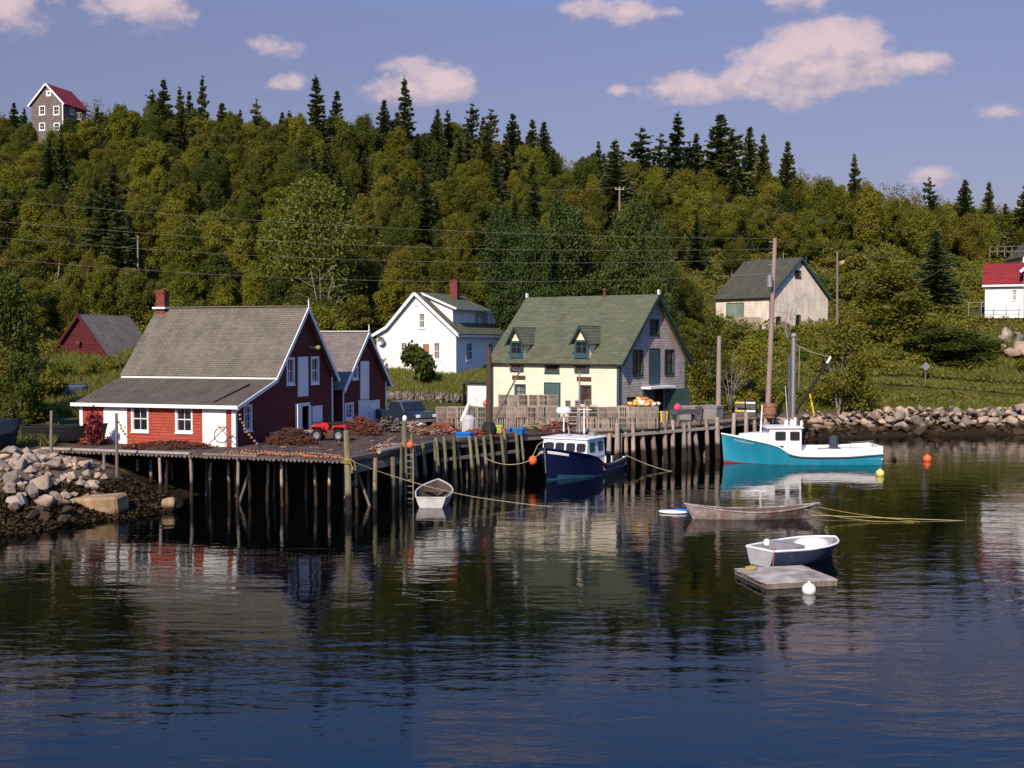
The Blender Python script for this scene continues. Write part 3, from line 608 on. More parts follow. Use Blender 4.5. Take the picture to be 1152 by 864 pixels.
rk = MB(); beam(rk, (xr, -o_-.03, zr-.02), (o_, -o_-.03, ze-o_*ks-.02), .07, .26); beam(rk, (xr, -o_-.03, zr-.02), (-W+1.1, -o_-.03, ze+.38), .07, .26); beam(rk, (-W+1.1, -o_-.03, ze+.38), (-W-.7, -o_-.03, ze-.57), .07, .26); rk.box((o_+.02, Ld/2, ze-o_*ks-.1), (.05, Ld+.7, .2)); rk.each('rake_board', M['white'], wt)
# shed dormer on the right slope
xd, zd0 = -.85, zr - ks*(W/2-.85); zd1 = zd0 + 1.45; y0d, y1d = 1.3, 9.6
dw = Wall(wt, (xd, 0, 0), (0, 1, 0), (1, 0, 0))
dw.window(dw.rect(533, 351, 540, 367), 2, 2, glass='curtain', tw=.09); dw.window(dw.rect(549, 351, 556.5, 367), 2, 2, glass='curtain', tw=.09)
dm = MB(); dw.panel(dm, [(y0d, zd0-.2), (y1d, zd0-.2), (y1d, zd1), (y0d, zd1)])
xq = xr + .15; zq = zr - .0
for yy in (y0d, y1d): dm.add([(xd, yy, zd0-.1), (xd, yy, zd1), (xr+.3, yy, zr-.1)], [(0, 1, 2)])
do = dm.build('dormer', M['white_clap'], wt)
dr = MB(); slab(dr, (xr, y0d-.3, zr+.16), (xr, y1d+.3, zr+.16), (xd+.45, y1d+.3, zd1-.02), (xd+.45, y0d-.3, zd1-.02), .1); dr.build('dormer_roof', M['roof_green'], do)
dt = MB(); beam(dt, (xr+.1, y0d-.33, zr+.02), (xd+.45, y0d-.33, zd1-.12), .05, .18); dt.box((xd+.47, (y0d+y1d)/2, zd1-.1), (.05, y1d-y0d+.6, .16)); dt.build('dormer_trim', M['white'], do)
chimney(wt, (xr+.9, 7.0), .75, zr-.8, zr+1.35)
dv = MB(); dv.box((-W/2+.05, -.05, zr-1.0), (.3, .06, .3)); dv.build('vent', M['boat_white'], wt)
ds = MB(); ds.lathe([(.03, .1), (.25, .05), (.38, -.04), (.36, -.02), (.1, .06)], (-W+.6, -.35, 2.9), 16, axis=1); ds.tube((-W+.6, -.3, 2.9), (-W+.6, 0, 2.7), .03); ds.build('satellite_dish', M['steel'], wt)
tr = MB(); front.box(tr, -.12, .03, -.3, ze-.1, .003, .04); front.box(tr, -W, -W+.12, -.3, ze-.4, .003, .04); tr.each('corner_board', M['white'], wt)
fd = MB(); fd.box((-W/2, Ld/2, -.7), (W-.1, Ld-.1, 1.0)); fd.build('foundation', M['wood'], wt)
st = MB(); pu = front.uv(479.5, 418)[0]; st.box((pu, -.7, -.35), (1.5, 1.3, .5)); st.box((pu, -1.5, -.5), (1.5, .4, .3)); st.build('step', M['wood_pale'], wt)

# ---- hill house
YH = R(52)
x0 = (864.5-CX)/FPX*130
hh = thing('house', 'weathered pale gabled house with dark roof alone on the overgrown slope', 'house', (x0, 130, 9.6), -YH)
L, W, ze, zr = 7.9, 10.7, 3.85, 8.25
front = Wall(hh, (0, 0, 0), (1, 0, 0), (0, -1, 0)); side = Wall(hh, (0, 0, 0), (0, 1, 0), (1, 0, 0))
M['pale_green'] = mat('faded_green_door', (.22, .29, .23), (.16, .22, .18), 1, .7, .001, pat='plank', psize=(.5, 9))
front.door(front.rect(818, 341.5, 836, 368), 'pale_green', 'green_trim', lab='wide faded green door')
side.window(side.rect(894, 304, 901, 312.5), 2, 2, 'dark_green', tw=.12); side.window(side.rect(872.5, 356, 878.5, 363.5), 1, 1, 'dark_green', tw=.1); side.window(side.rect(895, 354, 900.5, 367), 1, 2, 'dark_green', tw=.1)
wl = MB(); front.panel(wl, [(-L, -1.2), (0, -1.2), (0, ze), (-L, ze)]); side.panel(wl, [(0, -1.2), (W, -1.2), (W, ze), (W/2, zr-.1), (0, ze)])
Wall(hh, (-L, 0, 0), (0, 1, 0), (-1, 0, 0)).panel(wl, [(0, -1.2), (W, -1.2), (W, ze), (W/2, zr-.1), (0, ze)]); Wall(hh, (0, W, 0), (1, 0, 0), (0, 1, 0)).panel(wl, [(-L, -1.2), (0, -1.2), (0, ze), (-L, ze)])
wl.build('wall', M['hill_clap'], hh)
kh = (zr-ze)/(W/2); rf = MB(); slab(rf, (-L-.3, -.4, ze-.4*kh+.1), (.35, -.4, ze-.4*kh+.1), (.35, W/2, zr+.1), (-L-.3, W/2, zr+.1), .12); slab(rf, (-L-.3, W/2, zr+.1), (.35, W/2, zr+.1), (.35, W+.4, ze-.4*kh+.1), (-L-.3, W+.4, ze-.4*kh+.1), .12); rf.build('roof', M['roof_olive'], hh)
rk = MB(); beam(rk, (.38, -.4, ze-.4*kh-.04), (.38, W/2, zr-.02), .06, .3); beam(rk, (.38, W/2, zr-.02), (.38, W+.4, ze-.4*kh-.04), .06, .3); rk.each('rake_board', M['green_trim'], hh)
tr = MB(); side.box(tr, W-.14, W, -.5, ze-.3, .003, .05); side.box(tr, 0, .12, -.5, ze, .003, .05); tr.each('corner_board', M['wood_pale'], hh)
fe = MB(); a0, b0, c0, d0 = front.rect(829, 357.5, 862, 370)
for i in range(9): fe.box((a0 + (b0-a0)*(i+.5)/9, -1.0, (c0+d0)/2-.2), ((b0-a0)/9-.03, .05, d0-c0+.5))
beam(fe, (a0, -1.06, c0), (a0+(b0-a0)*.45, -1.06, d0), .1, .12); fe.box((a0+(b0-a0)*.5, -1.06, (c0+d0)/2), (.14, .06, d0-c0+.4)); fe.build('porch_screen', M['wood_pale'], hh)

# ---- little red shed on the left
x0 = (121-CX)/FPX*100
rs = thing('shed', 'small dark red gabled shed with grey roof sunk in grass', 'shed', (x0, 100, 6.5), -R(17))
W, Ld, ze, zr = 5.5, 6.8, .75, 4.1
front = Wall(rs, (0, 0, 0), (1, 0, 0), (0, -1, 0)); k_ = (zr-ze)/(W/2)
wl = MB(); out = [(-W, -1.5), (0, -1.5), (0, ze), (-W/2, zr-.1), (-W, ze)]; front.panel(wl, out); Wall(rs, (0, Ld, 0), (1, 0, 0), (0, 1, 0)).panel(wl, out)
for xx, nx in ((0, 1), (-W, -1)): Wall(rs, (xx, 0, 0), (0, 1, 0), (nx, 0, 0)).panel(wl, [(0, -1.5), (Ld, -1.5), (Ld, ze), (0, ze)])
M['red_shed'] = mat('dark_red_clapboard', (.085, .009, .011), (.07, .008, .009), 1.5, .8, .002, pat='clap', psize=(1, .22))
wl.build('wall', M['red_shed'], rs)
rf = MB(); slab(rf, (-W/2, -.3, zr+.1), (-W/2, Ld+.2, zr+.1), (.35, Ld+.2, ze-.35*k_+.1), (.35, -.3, ze-.35*k_+.1), .1); slab(rf, (-W/2, -.3, zr+.1), (-W/2, Ld+.2, zr+.1), (-W-.35, Ld+.2, ze-.35*k_+.1), (-W-.35, -.3, ze-.35*k_+.1), .1); rf.build('roof', M['roof_pale'], rs)
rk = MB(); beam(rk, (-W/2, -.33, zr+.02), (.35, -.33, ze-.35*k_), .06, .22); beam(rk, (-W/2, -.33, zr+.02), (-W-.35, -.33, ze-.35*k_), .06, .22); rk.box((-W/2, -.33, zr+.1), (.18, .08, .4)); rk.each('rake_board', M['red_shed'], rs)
lp = MB(); lp.box((-W/2, -.15, 1.75), (.35, .3, .1)); lp.tube((-W/2, -.25, 1.72), (-W/2, -.3, 1.5), .12, .16); lp.build('gable_lamp', M['iron'], rs)

# ---- house on the hilltop
x0 = (75-CX)/FPX*180
th = thing('house', 'tall brown shingled house with red roof and balconies on the hilltop', 'house', (x0, 180, 39.0), -R(15))
W, Ld, ze, zr = 5.7, 5.9, 6.2, 9.1
front = Wall(th, (0, 0, 0), (1, 0, 0), (0, -1, 0)); side = Wall(th, (0, 0, 0), (0, 1, 0), (1, 0, 0))
front.window(front.rect(52, 102, 57.5, 108), 1, 1, glass='curtain', tw=.2)
for r_ in ((44, 119, 51, 129.5), (60, 119, 67, 129.5), (60.5, 138, 67.5, 147), (44, 138, 51, 147)): front.window(front.rect(*r_), 2, 2, tw=.15)
for r_ in ((79, 120, 83, 129), (79, 140, 83, 147)): side.window(side.rect(*r_), 1, 1, tw=.15)
wl = MB(); out = [(-W, -2), (0, -2), (0, ze), (-W/2, zr-.1), (-W, ze)]; front.panel(wl, out); Wall(th, (0, Ld, 0), (1, 0, 0), (0, 1, 0)).panel(wl, out)
side.panel(wl, [(0, -2), (Ld, -2), (Ld, ze), (0, ze)]); Wall(th, (-W, 0, 0), (0, 1, 0), (-1, 0, 0)).panel(wl, [(0, -2), (Ld, -2), (Ld, ze), (0, ze)])
wl.build('wall', M['brown_shingle'], th); k_ = (zr-ze)/(W/2)
rf = MB(); slab(rf, (-W/2, -.3, zr+.1), (-W/2, Ld+.3, zr+.1), (.4, Ld+.3, ze-.4*k_+.1), (.4, -.3, ze-.4*k_+.1), .12); slab(rf, (-W/2, -.3, zr+.1), (-W/2, Ld+.3, zr+.1), (-W-.4, Ld+.3, ze-.4*k_+.1), (-W-.4, -.3, ze-.4*k_+.1), .12); rf.build('roof', M['roof_red'], th)
rk = MB(); beam(rk, (-W/2, -.33, zr), (.4, -.33, ze-.4*k_-.02), .06, .25); beam(rk, (-W/2, -.33, zr), (-W-.4, -.33, ze-.4*k_-.02), .06, .25); rk.each('rake_board', M['white'], th)
tr = MB(); front.box(tr, -.14, .04, -1, ze-.1, .003, .05); tr.each('corner_board', M['white'], th)
for (y0_, y1_, zf, xo) in ((2.6, 6.0, 4.0, 1.4), (.2, 6.0, 1.1, 1.7)):
    bl = MB(); bl.box((xo/2, (y0_+y1_)/2, zf), (xo, y1_-y0_, .18)); o = bl.build('balcony', M['wood_pale'], th); r2 = MB()
    r2.box((xo-.04, (y0_+y1_)/2, zf+1.0), (.08, y1_-y0_, .1)); r2.box((xo/2, y0_+.04, zf+1.0), (xo, .08, .1))
    for yy in np.arange(y0_+.1, y1_, .3): r2.box((xo-.04, yy, zf+.5), (.05, .1, .95))
    for xx in np.arange(.2, xo, .3): r2.box((xx, y0_+.04, zf+.5), (.1, .05, .95))
    r2.box((xo-.08, y1_-.1, zf-1.5), (.14, .14, 3.0)); r2.box((xo-.08, y0_+.1, zf-1.5), (.14, .14, 3.0)); r2.build('railing', M['wood_pale'], o)

# ---- white house with red roof at the right edge
x0 = (1107-CX)/FPX*130
rh = thing('house', 'white house with red metal roof at the right edge above the bank', 'house', (x0, 130, 11.9), -R(25))
LW, Dp, ze, zr = 4.0, 6.0, 2.7, 5.2
front = Wall(rh, (0, 0, 0), (1, 0, 0), (0, -1, 0))
front.window(front.rect(1138, 325.5, 1144.5, 338.5), 3, 4, tw=.08, glass='curtain')
wl = MB(); front.panel(wl, [(0, -1), (LW, -1), (LW, ze), (0, ze)]); out = [(0, -1), (Dp, -1), (Dp, ze), (Dp/2, zr-.1), (0, ze)]
Wall(rh, (0, 0, 0), (0, 1, 0), (-1, 0, 0)).panel(wl, out); Wall(rh, (LW, 0, 0), (0, 1, 0), (1, 0, 0)).panel(wl, out); Wall(rh, (0, Dp, 0), (1, 0, 0), (0, 1, 0)).panel(wl, [(0, -1), (LW, -1), (LW, ze), (0, ze)])
wl.build('wall', M['white_clap'], rh)
rf = MB(); k_ = (zr-ze)/(Dp/2); slab(rf, (-.3, -.35, ze-.3*k_+.1), (LW, -.35, ze-.3*k_+.1), (LW, Dp/2, zr+.1), (-.3, Dp/2, zr+.1), .1); slab(rf, (-.3, Dp/2, zr+.1), (LW, Dp/2, zr+.1), (LW, Dp+.35, ze-.3*k_+.1), (-.3, Dp+.35, ze-.3*k_+.1), .1); rf.build('roof', M['roof_red'], rh)
fb = MB(); fb.box((LW/2-.15, -.38, ze-.1), (LW+.3, .06, .22)); fb.build('fascia', M['white'], rh)
wg = MB(); WX, WW = LW, 6.0; ww = Wall(rh, (WX, -.6, 0), (1, 0, 0), (0, -1, 0)); ww.panel(wg, [(0, -1), (WW, -1), (WW, 4.4), (WW/2, 7), (0, 4.4)]); Wall(rh, (WX, -.6, 0), (0, 1, 0), (-1, 0, 0)).panel(wg, [(0, -1), (8, -1), (8, 4.4), (0, 4.4)])
Wall(rh, (WX+WW, -.6, 0), (0, 1, 0), (1, 0, 0)).panel(wg, [(0, -1), (8, -1), (8, 4.4), (0, 4.4)]); wg.build('wing_wall', M['white_clap'], rh)
wr = MB(); slab(wr, (WX-.4, -1, 4.2), (WX-.4, 7.5, 4.2), (WX+WW/2, 7.5, 7.1), (WX+WW/2, -1, 7.1), .12); slab(wr, (WX+WW+.4, -1, 4.2), (WX+WW+.4, 7.5, 4.2), (WX+WW/2, 7.5, 7.1), (WX+WW/2, -1, 7.1), .12); wr.build('wing_roof', M['roof_red'], rh)
wt_ = MB(); beam(wt_, (WX-.4, -1.04, 4.05), (WX+WW/2, -1.04, 6.95), .07, .3); beam(wt_, (WX+WW+.4, -1.04, 4.05), (WX+WW/2, -1.04, 6.95), .07, .3); wt_.each('rake_board', M['white'], rh)
dk = MB()
for xx in np.arange(-1.6, 3.9, 1.3): dk.box((xx, -1.2, .0), (.05, .05, 1.6))
dk.box((1.1, -1.2, .75), (5.4, .035, .045)); dk.box((1.1, -1.2, .3), (5.4, .03, .03)); dk.build('porch_rail', M['steel'], rh)

# ---- white outhouse behind the traps
x0 = (526-CX)/FPX*92
oh = thing('outhouse', 'little flat roofed white hut with double doors beside the trap stack', 'hut', (x0, 92, 2.6), -R(8))
W, Dp, H = 1.7, 1.6, 2.35; front = Wall(oh, (0, 0, 0), (1, 0, 0), (0, -1, 0))
wl = MB(); wl.box((W/2, Dp/2, H/2), (W, Dp, H)); wl.build('wall', M['boat_white'], oh)
front.door((.12, W/2-.01, .1, H-.2)); front.door((W/2+.01, W-.12, .1, H-.2))
rf = MB(); slab(rf, (-.35, -.3, H+.18), (W+.3, -.3, H+.12), (W+.3, Dp+.2, H+.1), (-.35, Dp+.2, H+.16), .1); rf.build('roof', M['dark_green'], oh)
sp = MB(); sp.box((-.28, -.1, H/2), (.14, .5, H)); sp.build('side_panel', M['dark'], oh)
# a corner of one more white house far right
fh = thing('house', 'white gable end of a house half out of frame beside a pale fence', 'house', ((1149-CX)/FPX*168, 168, hz1((1147-CX)/FPX*168, 168)-.2), -R(8))
wl = MB(); Wall(fh, (0, 0, 0), (1, 0, 0), (0, -1, 0)).panel(wl, [(0, -1), (7, -1), (7, 3), (3.5, 6.5), (0, 3)]); Wall(fh, (0, 0, 0), (0, 1, 0), (-1, 0, 0)).panel(wl, [(0, -1), (8, -1), (8, 3), (0, 3)]); Wall(fh, (7, 0, 0), (0, 1, 0), (1, 0, 0)).panel(wl, [(0, -1), (8, -1), (8, 3), (0, 3)]); wl.build('wall', M['white_clap'], fh)
rf = MB(); slab(rf, (-.5, -.3, 2.6), (3.5, -.3, 6.6), (3.5, 8, 6.6), (-.5, 8, 2.6), .15); slab(rf, (7.5, -.3, 2.6), (3.5, -.3, 6.6), (3.5, 8, 6.6), (7.5, 8, 2.6), .15); rf.build('roof', M['roof_olive'], fh)
# ------------------------------------------------------------------ wharf
ZD = 2.5
EDGE = [(-25.7, 62.3), (-7.85, 56.4), (-5.67, 60.9), (-4.1, 66.1), (.78, 72.4), (2.6, 73.9), (6.6, 75.0), (15.0, 82.5), (20.3, 89.5)]
BACK = [(20, 94), (8, 92), (-2, 86), (-8, 82), (-14, 78), (-27, 70)]
wf = thing('wharf', 'long timber wharf on crowded weathered pilings carrying the red boathouse', 'wharf', (0, 0, 0))
poly = [Vector((x, y, ZD)) for x, y in EDGE + BACK]
dk = MB(); tri = geometry.tessellate_polygon([poly]); V = poly
F = [t if (V[t[1]]-V[t[0]]).cross(V[t[2]]-V[t[0]]).z > 0 else t[::-1] for t in tri]
dk.add(V, F); n = len(EDGE)
dk.add([p for p in V[:n]] + [p - Vector((0, 0, .1)) for p in V[:n]], [(i, i+1, n+i+1, n+i) for i in range(n-1)])
dk.add([p - Vector((0, 0, .1)) for p in V], [f[::-1] for f in F])
dk.build('deck', M['plank'], wf, fix=False)
def off_edge(i, d):
    a, b = Vector(EDGE[i]), Vector(EDGE[i+1]); t = (b-a).normalized(); nrm = Vector((-t.y, t.x)); return a + nrm*d, b + nrm*d, t, nrm
for i in range(len(EDGE)-1):
    a, b, t, nrm = off_edge(i, .18)
    bm_ = MB(); 
    if i == 0: a, b, t, nrm = off_edge(i, .9)
    beam(bm_, (*a, ZD-.26), (*b, ZD-.26), .24, .26); bm_.build('stringer', M['pile_dark' if i == 0 else 'wood'], wf)
    if i in (1, 2, 3, 5, 6, 7):
        a, b, t, nrm = off_edge(i, .16); c = MB(); beam(c, (*(a + t*.05), ZD+.10), (*(b - t*.05), ZD+.10), .22, .17); c.build('kerb_timber', M['wood_pale'] if i > 4 else M['wood'], wf)
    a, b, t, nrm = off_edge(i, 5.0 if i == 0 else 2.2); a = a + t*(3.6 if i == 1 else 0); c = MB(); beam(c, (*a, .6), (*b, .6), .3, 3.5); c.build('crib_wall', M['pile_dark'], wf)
# round pole decking: ends show in a row along the front edge
a, b, t, nrm = off_edge(0, 0); Lf = (b-a).length; pe = MB(); q = .15
while q < Lf-.3:
    p = a + t*q; pe.tube((*(p - nrm*random.uniform(.08, .2)), ZD-.06), (*(p + nrm*.8), ZD-.06), random.uniform(.055, .085), n=7); q += random.uniform(.2, .27)
o = pe.build('pole_decking', M['wood'], wf)
ed = MB(); beam(ed, (*(a + t*.2 + nrm*.25), ZD+.07), (*(a + t*9.5 + nrm*.25), ZD+.07), .3, .1); ed.build('edge_board', M['wood_pale'], wf)
ed = MB(); beam(ed, (*(a + t*10.2 + nrm*.35), ZD+.06), (*(a + t*13.4 + nrm*.3), ZD+.06), .26, .09); ed.build('edge_board', M['wood'], wf)
NP = [0]
def pile(p, top, r, lean=(0, 0), m='pile', base=-1.2, name='pile', lab=None):
    r0 = random.uniform(.9, 1.1)*r; k = MB(); H = top - base; pts = []; rr = []
    bx, by = random.uniform(-.06, .06), random.uniform(-.05, .05)
    for j in range(5):
        s = j/4; pts.append((p[0] + lean[0]*s + bx*math.sin(s*3), p[1] + lean[1]*s + by*math.sin(s*3), base + H*s)); rr.append(r0*(1.15-.25*s))
    k.path(pts, rr, 9); o = k.build(name, M[m], wf, smooth=False); NP[0] += 1
    if lab: o['label'] = lab
    return o
def at_water(px, py): p = G(px, py, 0); return p.x, p.y
for px, dep, top in ((116, 60.4, 2.4), (178, 58.9, 2.4), (213, 59.4, 2.38), (265, 58.4, 2.4), (318, 58.2, 2.42)):
    pile(((px-CX)/FPX*dep, dep), top, .085, (random.uniform(-.1, .1), .05), 'pile')
for px, dep, py in ((57, 60.3, 462), (130, 58.9, 465)):
    pile(((px-CX)/FPX*dep, dep), D(px, py, dep).z, .075, (0, .02), 'wood', 0.0, lab='thin grey pole standing well above the deck')
x, y = at_water(393, 579); mp_ = pile((x, y), D(389, 484, y).z, .16, (-.12, 0), 'pile_b', lab='stout pale mooring post with rope turns at the wharf corner')
mt = D(390.5, 517, y-.1); rp_ = MB()
for j in range(4): rp_.lathe([(.18, -.025), (.215, 0), (.18, .025)], (mt.x, mt.y+.1, mt.z - .06*j), 12)
rp_.path([(mt.x+.14, mt.y-.05, mt.z-.1), (mt.x+.3, mt.y-.1, mt.z-.45), (mt.x+.42, mt.y-.08, mt.z-.5), (mt.x+.36, mt.y-.06, mt.z-.1), (mt.x+.16, mt.y-.02, mt.z)], .022, 5); rp_.build('rope_turns', M['rope_y'], mp_)
for s in np.linspace(.06, .97, 15):       # second and third rows under the front
    a, b, t, nrm = off_edge(0, 1.7); p = a.lerp(b, s); pile((p.x + random.uniform(-.3, .3), p.y + random.uniform(-.3, .3)), 2.25, .085, (random.uniform(-.15, .15), 0), 'pile', -1.4)
for s in np.linspace(.15, .97, 9):
    a, b, t, nrm = off_edge(0, 3.4); p = a.lerp(b, s); pile((p.x + random.uniform(-.4, .4), p.y), 2.25, .085, (random.uniform(-.15, .15), 0), 'wood', -1.4)
br = MB()
for px0, py0, px1, py1, dep in ((281, 530, 267, 572, 59.3), (400, 525, 417, 572, 58.5), (405, 530, 388, 560, 59.5)):
    k = MB(); k.tube(D(px0, py0, dep), D(px1, py1, dep), .07); k.build('brace', M['wood'], wf)
# face B: closely set leaning fender posts
bpx = [(422, 515, 57.3), (441, 514, 59.0), (452, 500, 60.4), (463, 488, 61.2)]
for px, py, dep in bpx: pile(((px-CX)/FPX*dep, dep), D(px, py, dep).z, .12, (random.uniform(-.12, .05), 0), 'pile_b')
pile(((456-CX)/FPX*60.8, 60.8), D(455, 473, 60.8).z, .15, (-.05, 0), 'pile_b', lab='tall mooring post with a white painted head')
hd = MB(); hp_ = D(455.3, 471, 60.8); hd.lathe([(.1, -.1), (.13, 0), (.1, .12), (.04, .18)], hp_, 10); hd.build('post_head', M['boat_white'], wf)
for i in (2, 3):
    a, b, t, nrm = off_edge(i, -.14); n_ = 5 if i == 2 else 11
    for j in range(n_):
        p = a + (b-a)*((j+.45)/n_); pile((p.x + random.uniform(.02, .3), p.y + random.uniform(-.06, .02)), ZD + random.uniform(.12, .42), .105, (random.uniform(-.38, -.14), 0), 'pile_b')
    a, b, t, nrm = off_edge(i, .8)
    for j in range(n_-2):
        p = a + (b-a)*((j+.6)/n_); pile((p.x, p.y), 2.2, .09, (random.uniform(-.1, .1), 0), 'wood')
for i in (3,):
    w_ = MB(); a, b, t, nrm = off_edge(i, -.02); beam(w_, (*a, 1.55), (*b, 1.5), .14, .18); w_.build('waler', M['wood'], wf)
w_ = MB(); a, b, t, nrm = off_edge(1, -.02); beam(w_, (*a, 2.05), (*b, 2.1), .12, .3); w_.build('waler', M['wood'], wf)
# face C: pale piles of the inner pier
for px, top, r, ln in ((686, 2.4, .15, 0), (693, 3.05, .17, .1), (699, 2.35, .13, 0), (706, 2.4, .14, -.1), (713, 2.9, .15, -.05), (727, 2.45, .19, -.3), (740, 2.45, .17, -.35), (751, 3.6, .17, -.2), (759, 2.95, .15, -.1), (770, 2.7, .15, 0), (777.5, 2.75, .15, -.1), (789, 3.2, .16, -.55), (797, 2.9, .15, -.15), (809, 2.95, .18, -.12)):
    s = (px - 690)/(812-690); a, b, t, nrm = off_edge(6, -.16); dep = 75.0 + s*7.4 - .2
    p = Vector(((px-CX)/FPX*dep, dep)); pile((p.x, p.y), top, r, (ln, 0), 'pile')
for s in (.15, .35, .55, .75, .95):
    a, b, t, nrm = off_edge(6, 1.0); p = a.lerp(b, s); pile((p.x, p.y), 2.3, .15, (random.uniform(-.1, .1), 0), 'wood')
for s in (.2, .4, .6, .8, .98):
    a, b, t, nrm = off_edge(7, -.12); p = a.lerp(b, s); pile((p.x, p.y), random.uniform(2.5, 3.2), .15, (random.uniform(-.1, .1), 0), 'pile')
rl = MB(); a, b, t, nrm = off_edge(6, -.05); beam(rl, (*a, 2.2), (*b, 2.2), .12, .2); rl.build('waler', M['wood_pale'], wf)
# ladder on the corner of face B
ld = thing('ladder', 'slim timber ladder hung on the wharf posts near the white dinghy', 'ladder', (*G(461, 509, 2.5)[:2], 0)); 
for xx in (-.2, .2): k = MB(); k.box((xx, -.35, 1.3), (.06, .06, 2.9)); k.build('rail', M['wood'], ld)
for zz in np.arange(.1, 2.7, .33): k = MB(); k.box((0, -.35, zz), (.36, .04, .05)); k.build('rung', M['wood'], ld)

# ------------------------------------------------------------------ gear on the wharf
def on_deck(px, py, z=ZD): p = G(px, py, z); return Vector((p.x, p.y, z))
lg = MB(); a, b = on_deck(426, 514.5), on_deck(458, 508); lg.path([a + Vector((0, .12, .28)), (a+b)/2 + Vector((0, .1, .3)), b + Vector((0, .1, .28))], [.12, .11, .1], 9); tag(lg.build('log', M['wood_pale']), 'pale grey log lying along the wharf edge by the tall mooring post', 'log')
M['rope_rust'] = mat('rust_rope', (.20, .045, .018), (.075, .022, .013), 6, .9, .003, rnd=.2); M['net_orange'] = mat('orange_net', (.30, .085, .035), (.16, .045, .022), 5, .9)
M['rope_dark'] = mat('dark_rope', (.06, .03, .02), (.03, .018, .014), 6, .9)
def heap(name, label, cat, c, rx, ry, h, n, mats, r=.03, group=None):
    k = MB(); k.lathe([(1, 0), (.86, .3), (.6, .62), (.3, .85), (.02, .95)], (0, 0, 0), 14)
    k.v = [(x*rx*random.uniform(.82, .95), y*ry*random.uniform(.82, .95), z*h*random.uniform(.8, .95)) for x, y, z in k.v]
    k.m = [0]*len(k.f)
    for _ in range(n):
        q = random.random()*6.283; s = math.sqrt(random.random())*.95; x, y = rx*s*math.cos(q), ry*s*math.sin(q); z = h*(1-s*s)*random.uniform(.75, 1.05) + .03
        d = random.random()*6.283; R_ = random.uniform(.15, .38); pts = []
        for j in range(6):
            a = d + j*random.uniform(.6, 1.0); pts.append((x + R_*math.cos(a), y + R_*.6*math.sin(a), max(.03, z + random.uniform(-.1, .13))))
        k.path(pts, r, 4, random.randrange(1, len(mats)), caps=False)
    o = k.build(name, mats); o.location = c; return tag(o, label, cat, group)
heap('rope_heap', 'long heap of rusty orange rope against the boathouse gable', 'rope heap', on_deck(328, 500), 1.35, .7, .85, 230, [M['rope_dark'], M['rope_rust'], M['iron'], M['rope_dark']], .022)
heap('rope_heap', 'rusty rope heap in front of the white barn doors', 'rope heap', on_deck(405, 490), 1.25, .8, 1.05, 230, [M['rope_dark'], M['rope_rust'], M['iron'], M['net_orange']], .022)
heap('net_heap', 'low pile of orange net by the far edge of the deck', 'net heap', on_deck(493, 488), 1.6, .9, .4, 150, [M['rope_dark'], M['net_orange'], M['rope_rust'], M['wood_pale']], .025)
heap('net_heap', 'low tangle of reddish net left of the mast foot', 'net heap', on_deck(536, 492), 1.2, .7, .35, 120, [M['rope_dark'], M['net_orange'], M['rope_rust']], .025)
heap('net_heap', 'orange net spilled on the wharf edge beside the log', 'net heap', on_deck(440, 507), 1.1, .55, .3, 120, [M['rope_dark'], M['net_orange'], M['wood_pale']], .022)
heap('net_heap', 'olive net bundle at the end of the fender posts', 'net heap', on_deck(603, 484.5), .8, .6, .5, 90, [M['rope_dark'], mat('olive_net', (.2, .2, .06), (.1, .1, .04), 6, .9), M['rope']], .022)
heap('rope_heap', 'pinkish rope coils stacked behind the navy boat cabin', 'rope heap', on_deck(628, 486), 1.0, .5, .6, 110, [M['rope_dark'], mat('pink_rope', (.32, .14, .1), (.2, .09, .07), 6, .9), M['rope_rust']], .022)
heap('rope_heap', 'low dark rope heap with orange bits before the left white door', 'rope heap', on_deck(107, 500), .9, .5, .4, 80, [M['rope_dark'], M['rope_rust'], M['net_orange']], .022)
heap('rope_heap', 'dark weedy rope spread under the two sash windows', 'rope heap', on_deck(190, 505), 2.6, .5, .35, 150, [M['rope_dark'], M['rope_dark'], M['rope_rust']], .022)
# cork float line laid along the front edge
def bead_line(name, label, cat, pts, r, step, mats, rope=.012, drop=None):
    k = MB(); pts = [Vector(p) for p in pts]; k.path(pts, rope, 4, 1)
    for a, b in zip(pts[:-1], pts[1:]):
        n = max(1, int((b-a).length/step))
        for j in range(n):
            p = a.lerp(b, (j+.5)/n) + Vector((random.uniform(-1, 1), random.uniform(-1, 1), random.uniform(-.4, .4)))*r*.6
            d = (b-a).normalized(); k.path([p - d*r*.8, p - d*r*.45, p + d*r*.45, p + d*r*.8], [r*.4, r, r, r*.4], 7, 0)
    return tag(k.build(name, mats), label, cat)
M['cork'] = mat('cork_orange', (.42, .17, .08), (.30, .11, .05), 9, .85); M['cork_pale'] = mat('cork_tan', (.36, .22, .12), (.25, .14, .08), 9, .85)
ep = [on_deck(px, py) + Vector((0, 0, .08)) for px, py in ((252, 511.5), (270, 511), (285, 512.5), (300, 511.3), (320, 514), (338, 513), (352, 515.5), (372, 516), (386, 517.5))]
bead_line('float_line', 'string of orange cork floats laid along the front wharf edge', 'float line', ep, .075, .17, [M['cork'], M['rope_rust']])
ep = [on_deck(px, py) + Vector((0, 0, .08)) for px, py in ((258, 509), (275, 508.5), (296, 509.5), (322, 511.5), (345, 511), (366, 513), (384, 515))]
bead_line('float_line', 'second string of tan floats lying just behind the orange one', 'float line', ep, .06, .2, [M['cork_pale'], M['rope_rust']])
gp = [D(268, 459, 63.6), D(270, 470, 63.4), D(275, 481, 63.2), D(282, 491, 63.0), D(291, 501, 62.6)]
bead_line('float_line', 'float line hung slantwise from the boathouse corner', 'float line', gp, .075, .2, [M['cork_pale'], M['rope_dark']])
